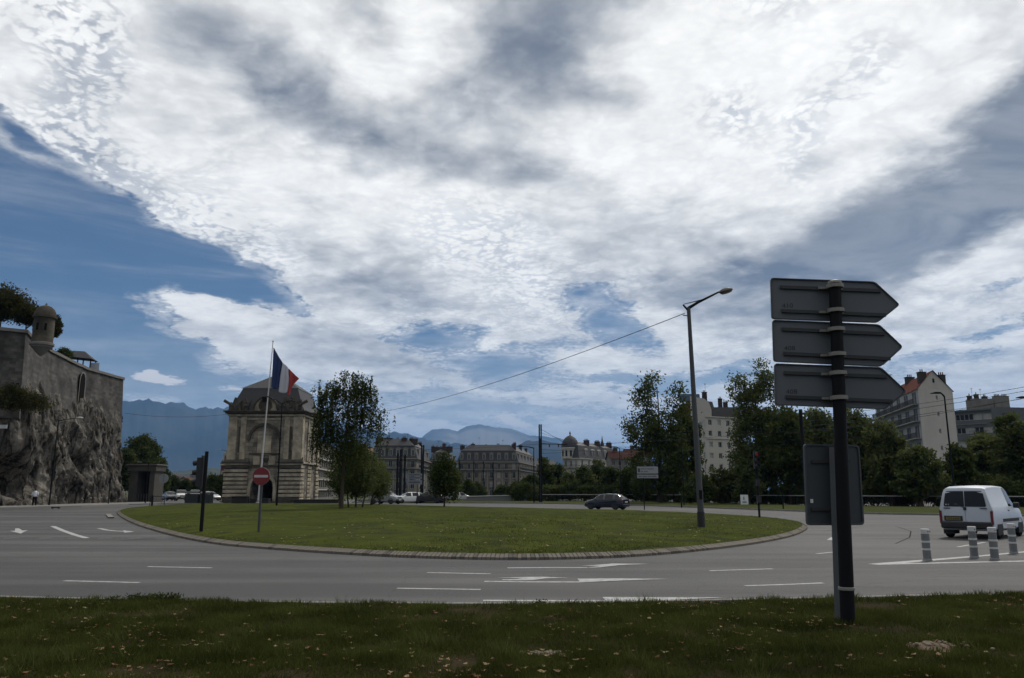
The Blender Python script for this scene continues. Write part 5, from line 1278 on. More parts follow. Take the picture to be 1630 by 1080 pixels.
def villa():
    Y = 175; a, b = wp(349, Y), wp(372, Y); ze = hz_(740, Y); root = empty('brick_villa', (0, 0, 0), 0, 'red brick villa with white window surrounds and dark mansard, left of the gatehouse', 'house'); L = (b - a).length
    br = mat('red_brick', (.16, .06, .045), .9, var=(.11, .05, .04), scale=3)
    f = Facade(root, 'front_wall', a, b, -.05, ze, [(.9, .8, .9, 1.8), (2.6, .8, .9, 1.8), (.9, 4.0, .9, 1.8), (2.6, 4.0, .9, 1.8)], br)
    for x in (.9, 2.6):
        for z in (.8, 4.0): f.part('surround', MB().box((x, -.05, z - .1), (1.3, .12, .18)).box((x, -.05, z + 1.9), (1.3, .12, .18)).box((x - .56, -.05, z + .9), (.2, .12, 1.8)).box((x + .56, -.05, z + .9), (.2, .12, 1.8)), M_white)
    f.part('cornice', MB().box((L / 2, -.15, ze), (L + .4, .5, .3)), M_white)
    MB().quad((a.x, a.y + 9, 0), (a.x, a.y, 0), (a.x, a.y, ze), (a.x, a.y + 9, ze)).build('side_wall', br, root)
    zt = hz_(718, Y); MB().add([(a.x - .2, Y - .2, ze + .15), (b.x, Y - .2, ze + .15), (b.x, Y + 9, ze + .15), (a.x - .2, Y + 9, ze + .15), (a.x + .8, Y + .8, zt - .6), (b.x, Y + .8, zt - .6), (b.x, Y + 4, zt), (a.x + 2, Y + 4, zt)], [(0, 1, 5, 4), (4, 5, 6, 7), (3, 0, 4, 7)]).build('roof_slope', M_zinc, root)
    dormer(f, 1.0, ze + .3, M_white, 1.1, 2.0); dormer(f, 2.7, ze + .3, M_white, 1.1, 2.0)
villa()
# small far houses below the mountains (px 270-345)
for i, (px, py, Y, w_, lab) in enumerate(((279, 760, 700, 8, 'tiny white house on the foothill, leftmost of those seen over the parked cars'), (294, 764, 560, 5, 'tiny pale house with a red roof seen over the white van'),
                                          (312, 757, 800, 11, 'long pale building high on the foothill beside the traffic signal'), (336, 763, 500, 5, 'tiny cream house on the foothill right of the traffic signal'), (301, 768, 420, 4, 'lowest tiny house over the white parked van'))):
    p = P(px, py, Y); root = empty('distant_house', (p.x, p.y, p.z - 2), 0, lab, 'house', 'small houses on the foothill')
    MB().box((0, 0, -1), (w_, 5, 7)).build('wall', M_grey, root); MB().prism([(-w_ / 2 - .4, 2.5), (w_ / 2 + .4, 2.5), (0, 4.4)], 'y', -2.9, 2.9).build('roof', mat('brown_tile', (.10, .055, .04), .9), root)
    for k in (-.25, .25): MB().box((k * w_, -2.55, .9), (.7, .1, 1.0)).build('window', M_glass, root)

# portal at the foot of the rock (px 203-247)
def portal():
    Y = 122; a, b = P(206, 790, Y), P(246, 790, Y); L = b.x - a.x; zt = P(225, 742, Y).z
    root = empty('concrete_portal', ((a.x + b.x) / 2, Y, 0), 0, 'plain concrete portal with a dark rectangular opening at the foot of the rock', 'portal')
    mc = mat('old_concrete', (.10, .094, .083), .9, var=(.06, .056, .05), scale=.8)
    MB().box((-L * .34, 1, zt / 2 - .4), (L * .32, 3, zt - .8)).build('pier', mc, root); MB().box((L * .40, 1, zt / 2 - .4), (L * .2, 3, zt - .8)).build('pier', mc, root)
    MB().box((0, .9, zt - .35), (L + .5, 3.4, .9)).build('lintel', mc, root); MB().box((0, .8, zt + .18), (L + .9, 3.7, .16)).build('coping', M_cope, root)
    MB().box((.05 * L, 2.3, zt / 2 - .4), (L * .5, .2, zt - .8)).build('doorway_shade', mat('opening_shade', (.01, .01, .01)), root)  # near-black panel paints the shade inside the doorway
    for k in range(7): MB().box((-L * .16 + k * .42, .2, .6), (.08, .08, 1.2)).build('railing_post', mat('grey_rail', (.14, .14, .14)), root)
portal()

# ---------------------------------------------------------------- trees and shrubs
LF_bir = leafmat('birch_leaf', (.024, .032, .009), (.066, .080, .024), .35, .5)
LF_dark = leafmat('dark_leaf', (.028, .040, .012), (.088, .106, .034), .3, .35)
LF_mid = leafmat('willow_leaf', (.042, .058, .018), (.125, .142, .050), .35, .3)
LF_lt = leafmat('light_leaf', (.045, .056, .018), (.11, .125, .045), .35, .4)
LF_brn = leafmat('plane_leaf', (.016, .020, .007), (.070, .066, .022), .3, .5)

b = G(545, 818); b.z = .3
def zof(py, Y): return P(815, py, Y).z
# weeping birch on the island
k = b.y / 1215.0          # metres per pixel there
tree('weeping_birch', b, 10.4, [(.2, 0, 9.2, 1.6, 1.4, 1.0), (-1.6, 0, 8.9, .7, 1, .7), (1.6, 0, 9.0, .7, 1, .7), (-1.9, 0, 5.4, .5, .8, 1.0), (-2.3, 0, 6.6, .4, .6, .9), (-1.7, 0, 7.2, .6, .8, .9), (.6, 0, 4.8, 1.3, 1, 1.2), (-1.3, 0, 8.0, 1.1, 1.2, 1.5), (1.2, 0, 8.1, 1.1, 1.2, 1.5), (-1.6, .2, 6.4, .7, 1, 1.5), (1.6, 0, 6.6, 1.4, 1.0, 1.1), (2.7, 0, 6.9, .7, .7, .6), (2.2, 0, 7.4, .8, .7, .5), (.1, 0, 6.0, 1.4, 1.2, 1.6), (-2.0, 0, 7.6, .6, .8, .9)],
     LF_bir, 'tall weeping birch with drooping strands, just right of the gatehouse', size=.085, n_clump=132, n_leaf=150, spread=.30, trunk=.15, seed=11, fork=.45, droop=True, group=None)
def shrub(px, py, top, wpx, lf, label, seed, cat='tree', dens=1.0, name='young_tree', group=None, low=.25, stems=None, size=.1, zb=.3, lobes=None):
    b = G(px, py); b.z = zb; Y = b.y; h = zof(top, Y) - zb; r = wpx / 1235 * Y / 2
    bl = lobes(h, r) if lobes else [(0, 0, h * (.5 + low / 2), r * .85, r * .85, h * (.5 - low / 2) * .92), (r * .25, 0, h * .45, r * .75, r * .7, h * .25), (-r * .25, .2, h * .5, r * .7, r * .7, h * .22), (0, 0, h * .86, r * .4, r * .4, h * .12)]
    return tree(name, b, h, bl, lf, label, cat, group, size=size, n_clump=int(90 * dens), n_leaf=int(75 * dens), spread=r * .22, trunk=.07, seed=seed, fork=low, stems=stems)
shrub(565, 815, 702, 62, LF_mid, 'dense bushy tree with several slanting stems in front of the weeping birch', 21, dens=1.35, stems=[(0, 0, .2, 0), (.5, 0, 1.0, 0), (-.6, .2, -.5, 0)], low=.12)
shrub(540, 812, 712, 40, LF_dark, 'dark slender bush left of the slanting-stem bush, below the birch crown', 22, dens=.9, low=.1)
shrub(590, 810, 722, 50, LF_mid, 'round green young tree on leaning stems, right in the birch group', 23, dens=1.1, low=.18, stems=[(0, 0, .9, 0), (.2, 0, -.2, 0)])
shrub(604, 809, 738, 34, LF_mid, 'small leafy bush at the right end of the birch group, beside the silver car', 24, dens=.8, low=.1)
shrub(707, 813, 713, 46, LF_dark, 'small dark upright tree standing alone on the island lawn, two-pointed crown', 25, dens=1.2, low=.16,
      lobes=lambda h, r: [(0, 0, h * .5, r * .8, r * .8, h * .28), (r * .45, 0, h * .36, r * .55, r * .6, h * .22), (-r * .5, 0, h * .4, r * .5, r * .6, h * .22), (-.15 * r, 0, h * .86, r * .24, r * .24, h * .13), (r * .3, 0, h * .80, r * .2, r * .2, h * .11), (-r * .05, 0, h * .7, r * .5, r * .5, h * .12)])

def rtree(px, top, wpx, Y, lf, label, seed, bot=.12, dens=1.0, size=.22, lobes=None, name='riverside_tree', group='trees along the river bank', spread=None, cat='tree', zb=0, trunk=.3, tall=False):
    r_ = ray(px, 700); b = Vector((r_.x / r_.y * Y, Y, zb)); h = P(px, top, Y).z - zb; r = wpx * Y / 1235 / 2 * math.cos(math.atan2(abs(r_.x), r_.y))
    bl = lobes(h, r) if lobes else [(0, 0, h * .55, r * .9, r * .8, h * .36), (r * .4, 0, h * .42, r * .6, r * .6, h * .25), (-r * .4, 0, h * .38, r * .6, r * .6, h * .25), (-r * .15, 0, h * .82, r * .45, r * .45, h * .15), (r * .25, 0, h * .72, r * .5, r * .5, h * .16)]
    n_c = int(min(420, max(50, 13 * dens * r * h / 3.0))); 
    return tree(name, b, h, bl, lf, label, cat, group, size=size, n_clump=n_c, n_leaf=int(66 * dens), spread=spread or max(.28, r * .13), trunk=trunk, seed=seed, fork=bot + .1)
g_ = 'trees along the river bank'
rtree(1048, 588, 106, 100, LF_dark, 'tallest two-topped riverside tree with an airy crown, left of the big street lamp', 31, dens=.88, size=.19,
      lobes=lambda h, r: [(-r * .25, 0, h * .90, r * .26, r * .25, h * .09), (-r * .3, 0, h * .76, r * .4, r * .4, h * .12), (r * .55, 0, h * .84, r * .28, r * .3, h * .08), (r * .45, 0, h * .70, r * .5, r * .5, h * .12), (-r * .45, 0, h * .56, r * .55, r * .5, h * .12), (r * .2, 0, h * .5, r * .75, r * .6, h * .16), (0, 0, h * .3, r * .85, r * .7, h * .22), (-r * .7, 0, h * .53, r * .28, r * .3, h * .06)])
rtree(1090, 640, 60, 104, LF_dark, 'dark tree immediately right of the tallest riverside tree, behind the big lamp post', 32, dens=1.0)
rtree(1208, 572, 100, 96, LF_mid, 'feathery riverside tree with wispy top, left of the arrow signs', 33, dens=1.15, size=.17,
      lobes=lambda h, r: [(r * .2, 0, h * .93, r * .3, r * .3, h * .06), (r * .35, 0, h * .84, r * .4, r * .4, h * .07), (-r * .5, 0, h * .80, r * .45, r * .45, h * .08), (0, 0, h * .66, r * .8, r * .7, h * .14), (0, 0, h * .42, r * .95, r * .8, h * .22), (-r * .2, 0, h * .22, r * .9, r * .7, h * .15)])
rtree(1252, 640, 96, 92, LF_dark, 'broad dark tree standing behind the lowest arrow sign, to its left', 34, dens=1.1)
rtree(1300, 642, 104, 95, LF_mid, 'broad green tree standing behind the rectangular sign back', 35, dens=1.0)
rtree(1362, 648, 110, 90, LF_mid, 'wide grey-green tree just right of the signpost', 36, dens=1.1)
rtree(1412, 658, 88, 84, LF_lt, 'lighter green tree before the balconies of the white gabled block', 37, dens=1.0)
rtree(1455, 705, 84, 80, LF_mid, 'low spreading tree below the balconies of the gabled block', 38, dens=1.0)
rtree(1522, 700, 56, 82, LF_dark, 'dark shrubby tree at the foot of the blank gable wall', 39, dens=1.1)
rtree(1562, 672, 70, 88, LF_mid, 'mid-green bushy tree before the low grey block', 40, dens=1.1)
rtree(1610, 645, 84, 84, LF_mid, 'big leafy tree at the right edge of the view', 41, dens=1.1)
rtree(1665, 640, 84, 80, LF_dark, 'dark tree cut by the right edge of the view', 42, dens=1.0)
rtree(1146, 735, 60, 92, LF_lt, 'light green bushes before the cream block, right of the big lamp', 43, dens=1.0, size=.18)
rtree(1185, 728, 56, 90, LF_mid, 'round bush behind the small white panel on the railing', 44, dens=1.0, size=.18)
rtree(1108, 752, 50, 90, LF_dark, 'low dark bush directly behind the big lamp post', 45, dens=1.0, size=.18)
# smaller trees and bushes from the tram mast to the tall tree
for i, (px, top, w_, Y, lf, lab) in enumerate((
        (868, 724, 24, 125, LF_dark, 'slender conical tree just right of the lone tram mast'), (886, 731, 26, 128, LF_dark, 'second conical tree right of the lone tram mast'),
        (906, 748, 34, 120, LF_mid, 'bushy tree under the left end of the domed block'), (928, 738, 34, 118, LF_mid, 'green tree under the middle of the domed block'),
        (950, 728, 30, 122, LF_mid, 'taller green tree before the mansard of the domed block'), (972, 736, 36, 116, LF_dark, 'dark tree before the right end of the domed block'),
        (996, 742, 34, 112, LF_dark, 'dark tree before the red-roofed houses'), (846, 752, 30, 130, LF_dark, 'dark round tree left of the lone tram mast, against the ornate block'),
        (1018, 738, 30, 110, LF_mid, 'bush behind the small white information sign'))):
    rtree(px, top, w_, Y, lf, lab, 60 + i, bot=.05, dens=1.1, size=.2, trunk=.16)
# continuous undergrowth behind the railing
_rl = [(p_, G(*p_).y + 4.0) for p_ in ((836, 801), (1000, 801.5), (1120, 804), (1260, 806.5), (1370, 808.5), (1500, 810), (1630, 811.5), (1800, 813.5))]
RLX = [q_[0][0] for q_ in _rl]; RLY = [q_[1] for q_ in _rl]
LM = ('at the pale utility cabinet', 'right behind the lone tram mast', 'just right of the lone tram mast', 'left of the domed block', 'under the dome', 'under the domed block, left of the blue hatchback', 'behind the blue hatchback', 'below the low red roofs', 'just left of the information sign', 'behind the information sign', 'under the left half of the tallest tree',
      'under the right half of the tallest tree', 'left of the big street lamp', 'just right of the big street lamp', 'below the windows of the cream block', 'behind the small notice panel', 'right behind the red traffic light', 'between the red light and the sign backs', 'left of the dark signpost', 'behind the dark signpost', 'right of the rectangular sign',
      'below the balconies of the gabled block', 'left of the white van roof', 'over the left half of the white van', 'over the bonnet of the white van', 'at the right edge of the view')
for i, px in enumerate(range(838, 1700, 34)):
    Y = np.interp(px, RLX, RLY) + 3.0; top = 768 + 6 * math.sin(i * 2.3)
    if px > 1480: top = 756 + 6 * math.sin(i * 1.7)
    rtree(px, top, 48, Y, (LF_dark, LF_mid, LF_dark)[i % 3], 'dark bush behind the river railing ' + LM[i], 90 + i, bot=.02, dens=1.3, size=.15, trunk=.05, name='bush', group='bushes behind the river railing', cat='bush',
          lobes=lambda h, r: [(0, 0, h * .5, r, r * .6, h * .42), (r * .4, 0, h * .4, r * .6, r * .5, h * .4), (-r * .5, 0, h * .45, r * .5, r * .5, h * .35)])
# dark trees before the ornate block
for i, (px, top, w_, Y) in enumerate(((745, 762, 26, 150), (762, 768, 22, 155), (820, 766, 28, 150), (800, 772, 24, 150), (836, 760, 22, 140))):
    rtree(px, top, w_, Y, LF_dark, ('dark bush at the left foot of the ornate block', 'smaller dark bush second from the left foot of the ornate block', 'dark bush near the right foot of the ornate block', 'low dark bush over the white ramp wall', 'dark bush left of the cantilever lamp')[i], 130 + i, bot=.03, dens=1.0, trunk=.1, name='bush', cat='bush', group='bushes before the ornate block')
# left: trees beside the cliff, behind the portal and the parked cars
rtree(228, 686, 66, 150, LF_dark, 'big dark tree beside the cliff, above the concrete portal', 140, dens=1.2, size=.24, group='trees beside the cliff')
rtree(255, 714, 40, 152, LF_dark, 'dark tree leaning right of the big one above the portal', 141, dens=1.1, size=.24, group='trees beside the cliff')
rtree(205, 705, 40, 146, LF_dark, 'dark tree squeezed against the cliff edge', 142, dens=1.1, size=.24, group='trees beside the cliff')
for i, (px, top, w_, Y) in enumerate(((262, 752, 30, 160), (283, 757, 30, 165), (302, 762, 26, 165), (322, 760, 26, 160), (344, 752, 24, 150), (358, 756, 20, 140))):
    rtree(px, top, w_, Y, LF_dark, ('dark tree behind the dark parked car', 'dark tree behind the white parked van', 'low dark tree right of the parked van', 'dark tree behind the traffic signal', 'dark round tree beside the brick villa', 'dark bush against the gatehouse corner')[i], 150 + i, bot=.03, dens=1.0, trunk=.14, name='dark_tree', cat='tree', group='dark trees behind the parked cars')
# trees on the rampart
def on_wall(px, cy, Y, rx, rz, lf, label, seed, z0=18.0):
    p = P(px, cy, Y); r = rx * Y / 1230 / 2; h_ = p.z + rz * Y / 1230 / 2 - z0
    tree('rampart_tree', (p.x, Y, z0), max(h_, 1.2), [(0, 0, p.z - z0, r, r * .8, rz * Y / 1230 / 2), (r * .4, 0, (p.z - z0) * .9, r * .6, r * .6, rz * Y / 1230 / 3)], lf, label, 'tree', 'trees on the rampart', size=.14, n_clump=110, n_leaf=80, spread=r * .2, trunk=.14, seed=seed, fork=.2)
on_wall(4, 483, 88, 74, 50, LF_brn, 'large dark tree on the rampart at the left edge', 170)
on_wall(44, 500, 88, 50, 26, LF_brn, 'spreading brownish tree on the rampart left of the turret', 171)
on_wall(-50, 480, 90, 80, 70, LF_brn, 'dark rampart tree just outside the left edge', 174)
on_wall(85, 520, 90, 22, 34, LF_brn, 'dark bush on the rampart right behind the turret', 172)
on_wall(101, 565, 104, 22, 18, LF_dark, 'small round bush beside the pavilion', 173)
# ivy and scrub hanging on the ledge of the rock
p = P(25, 632, 76.5); tree('ledge_shrub', (p.x, p.y - .2, p.z - 1.6), 2.4, [(0, 0, 1.4, 2.6, .8, .7), (-2, 0, 1.4, 2.4, .8, .7), (2.0, 0, .9, 1.6, .6, .5), (-.6, 0, 2.2, 1.6, .5, .4)], LF_brn, 'dark scrub growing on the ledge of the rock below the rampart', 'shrub', size=.09, n_clump=130, n_leaf=110, spread=.3, trunk=.04, seed=180, fork=.1)
p = P(-40, 640, 73); tree('ledge_shrub', (p.x, p.y - .8, p.z - 2), 3.2, [(0, 0, 2.2, 3.4, 1.0, 1.0)], LF_brn, 'dark scrub on the ledge, cut by the left edge of the view', 'shrub', size=.12, n_clump=70, n_leaf=70, spread=.4, trunk=.06, seed=181, fork=.1)

# ---------------------------------------------------------------- railing, ramp wall, poles, signs
M_dkpole = mat('dark_painted_steel', (.007, .0075, .009), .6, spec=.12)
M_galv = mat('galvanised_steel', (.21, .20, .175), .6, metal=.0, var=(.17, .165, .15), scale=6)
M_signb = mat('sign_back_grey', (.110, .118, .128), .6, metal=.1, spec=.3, var=(.098, .106, .116), scale=2.2)
M_white_p = mat('white_panel', (.62, .62, .60), .5)
M_black = mat('black_plastic', (.012, .012, .013), .5)

# river railing
RL = [(836, 801), (1000, 801.5), (1120, 804), (1260, 806.5), (1370, 808.5), (1500, 810), (1630, 811.5), (1800, 813.5)]
rl = [G(*p) for p in RL]; rl = [Vector((v.x + 2.0, v.y + 4.0, .16)) for v in rl]; rl = resample(rl, 2.6)
rail = empty('river_railing', rl[len(rl) // 2], 0, 'long dark mesh railing with pale top rail along the river bank', 'railing'); ro = rl[len(rl) // 2]
q = MB(); q.path([p - Vector((ro.x, ro.y, 0)) + Vector((0, 0, 1.12)) for p in rl], .045, 6).build('top_rail', mat('pale_rail', (.36, .36, .34), .6), rail)
MB().path([p - Vector((ro.x, ro.y, 0)) + Vector((0, 0, .1)) for p in rl], .02, 5).build('lower_rail', M_dkpole, rail)
pm = MB().box((0, 0, .56), (.07, .05, 1.12)).mesh('post', M_dkpole)
for p in rl: link('post', pm, rail, (p.x - ro.x, p.y - ro.y, 0))
q = MB(); fine_ = resample(rl, .16)
for p in fine_: q.box((p.x - ro.x, p.y - ro.y, .6), (.03, .03, 1.0))
q.build('bars', M_dkpole, rail, kind='stuff')
q = MB()
for a, b in zip(rl, rl[1:]): d = b - a; q.box(((a.x + b.x) / 2 - ro.x, (a.y + b.y) / 2 - ro.y + .12, -.0), (d.length, .3, .22), math.atan2(d.y, d.x))
q.build('footing', M_conc, rail)
# small white panel hung on the railing
v = P(1182, 797, 76); pnl = empty('notice_panel', (v.x, 75.4, .35), 0, 'small pale notice panel fixed to the river railing, left of the traffic light', 'notice')
MB().box((0, 0, .48), (.72, .05, .9)).build('board', M_white_p, pnl); MB().box((.0, -.03, .25), (.4, .012, .14)).box((-.05, -.03, .6), (.12, .012, .3)).build('print', mat('grey_print', (.2, .2, .2)), pnl)

# pale ramp wall (px 743-830) and low walls
def lowwall(name, x0, x1, Y, top, label, end=None, m=M_conc, dY=0, cat='wall'):
    a, b = wp(x0, Y), wp(x1, Y + dY); z = P(x0, top, Y).z; o = MB()
    o.prism([(a.x, 0), (b.x, 0), (b.x, z * 1.12), (a.x, z * .94)], 'y', -.2, .2)
    e = empty(name, (0, Y, 0), 0, label, cat); o.build('wall', m, e); MB().prism([(a.x, z * .94), (b.x, z * 1.12), (b.x, z * 1.12 + .1), (a.x, z * .94 + .1)], 'y', -.3, .3).build('coping', mat('pale_coping', (.48, .47, .44), .8), e)
    return e, a, b, z
e, a, b, z = lowwall('ramp_wall', 743, 817, 118, 790.5, 'low grey concrete ramp wall with a pale coping in front of the ornate block', m=mat('grey_concrete', (.17, .17, .165), .9))
MB().box((b.x + .72, 0, z * .6), (1.4, 1.4, z * 1.25)).build('end_block', mat('pale_concrete', (.38, .375, .355), .85), e)
v = wp(836, 117); o = MB().box((0, 0, .6), (.55, .5, 1.2)).build('utility_cabinet', mat('cabinet_grey', (.30, .30, .29), .6), label='small pale utility cabinet right of the ramp wall', cat='cabinet'); o.location = v; 
lowwall('boundary_wall', 500, 542, 128, 795.5, 'long low wall with pale coping behind the birch group', m=mat('grey_concrete', (.17, .17, .165)))
lowwall('boundary_wall', 566, 640, 134, 795.5, 'low pale-topped wall behind the silver car', m=mat('grey_concrete', (.17, .17, .165)))
# dark planter boxes and hedges before the gatehouse
for (x0, x1, Y, top, lab) in ((372, 396, 104, 791, 'dark low planter box before the left foot of the gatehouse'), (401, 430, 105, 795, 'long dark planter before the gatehouse passage'), (470, 540, 108, 796, 'low dark parapet running right from the gatehouse')):
    a, b = wp(x0, Y), wp(x1, Y); z = P(x0, top, Y).z; e = empty('planter', ((a.x + b.x) / 2, Y, 0), 0, lab, 'planter'); MB().box((0, 0, z / 2), (b.x - a.x, 1.0, z)).build('box', mat('dark_planter', (.035, .034, .032), .9), e)
    MB().box((0, 0, z + .03), (b.x - a.x + .12, 1.1, .08)).build('rim', mat('planter_rim', (.06, .058, .055), .9), e)
for (x0, x1, Y, top, lab) in ((298, 318, 101, 784, 'dark rubbish container, left of the two behind the traffic signal'), (322, 338, 101, 785, 'dark rubbish container, right of the traffic signal post')):
    a, b = wp(x0, Y), wp(x1, Y); z = P(x0, top, Y).z; e = empty('container', ((a.x + b.x) / 2, Y, 0), 0, lab, 'container', 'rubbish containers'); w_ = b.x - a.x
    MB().box((0, 0, z * .45), (w_, 1.1, z * .86)).build('bin', mat('bin_green', (.018, .022, .02), .6), e); MB().prism([(-.6, z * .9), (.6, z * .9), (.55, z), (-.2, z + .08), (-.55, z)], 'x', -w_ / 2 - .03, w_ / 2 + .03).build('lid', mat('bin_lid', (.012, .014, .016), .5), e)

# big street lamp on the island
b0 = G(1117, 850); b0.z = .2; top = P(1096, 490, b0.y)
lamp = empty('street_lamp', b0, 0, 'tall grey street lamp with raised arm and oval head on the island', 'street lamp')
T = top - b0
MB().tube((0, 0, .62), T, .125, .075, 14).build('post', mat('lamp_post_grey', (.060, .062, .064), .6, metal=.2, var=(.045, .045, .047), scale=3), lamp, smooth=True)
MB().tube((0, 0, 0), (0, 0, .64), .15, .145, 14).build('base', mat('base_black', (.012, .012, .013), .6), lamp, smooth=True)
MB().box((.0, -.13, 1.3), (.12, .03, .35)).build('hatch', M_dkpole, lamp)
hd = P(1158, 461, b0.y) - b0
hd.y += .25
MB().path([T + Vector((-.22, 0, .12)), T + Vector((-.04, 0, -.1)), T + Vector((0, 0, -.02)), T + Vector((.4, 0, .22)), hd + Vector((-.3, 0, -.05))], [.035, .05, .07, .055, .035], 8).build('arm', M_dkpole, lamp, smooth=True)
MB().tube(T + Vector((-.2, 0, .14)), T + Vector((.85, 0, .42)), .012, n=5).tube(T + Vector((-.2, 0, .14)), T + Vector((.6, 0, .32)), .012, n=5).build('stay', M_dkpole, lamp)
MB().tube(T + Vector((0, 0, -.35)), T + Vector((-.25, 0, -.32)), .02, n=6).build('cable_bracket', M_dkpole, lamp)
hm = MB().lathe([(.0, -.10), (.2, -.085), (.27, 0), (.24, .06), (.12, .12), (0, .14)], n=16); hm.v = [(x * 1.15, y * .62, z) for x, y, z in hm.v]
o = hm.build('lamp_head', mat('lamp_head_grey', (.07, .068, .06), .5), lamp, smooth=True); o.location = hd; o.rotation_euler = (0, R(-14), 0)
gl_ = MB().lathe([(.0, -.03), (.15, -.02), (.2, .02)], n=14); gl_.v = [(x * 1.15, y * .62, z) for x, y, z in gl_.v]
o = gl_.build('lens', mat('lamp_glass', (.20, .20, .18), .2), lamp, smooth=True); o.location = hd + Vector((0, 0, -.095)); o.rotation_euler = (0, R(-14), 0)

# cable strung from the lamp to the cliff
def cable(name, A, B, sag, r, label, n_=40, beads=0):
    A, B = Vector(A), Vector(B); q = MB(); pts = []
    for i in range(n_ + 1):
        t = i / n_; pts.append(A.lerp(B, t) - A - Vector((0, 0, sag * 4 * t * (1 - t))))
    e = empty(name, A, 0, label, 'cable'); q.path(pts, r, 5).build('wire', mat('wire_black', (.02, .02, .02), .6), e)
    if beads:
        q = MB()
        for i in range(1, beads):
            t = i / beads * .5; p = A.lerp(B, t) - A - Vector((0, 0, sag * 4 * t * (1 - t))); q.box(p, (.09, .05, .06))
        q.build('clips', mat('wire_black', (.02, .02, .02)), e, kind='stuff')
    return e
cA = P(1090, 499, b0.y)
cable('overhead_cable', cA, (-29.2, 110.5, 12.25), 1.7, .016, 'thin black cable sagging from the big street lamp to the corner of the gatehouse', 60)
cable('overhead_cable', (-39.9, 110.3, 12.3), P(199, 658, 116), .5, .022, 'thin black cable from the gatehouse across to the cliff')

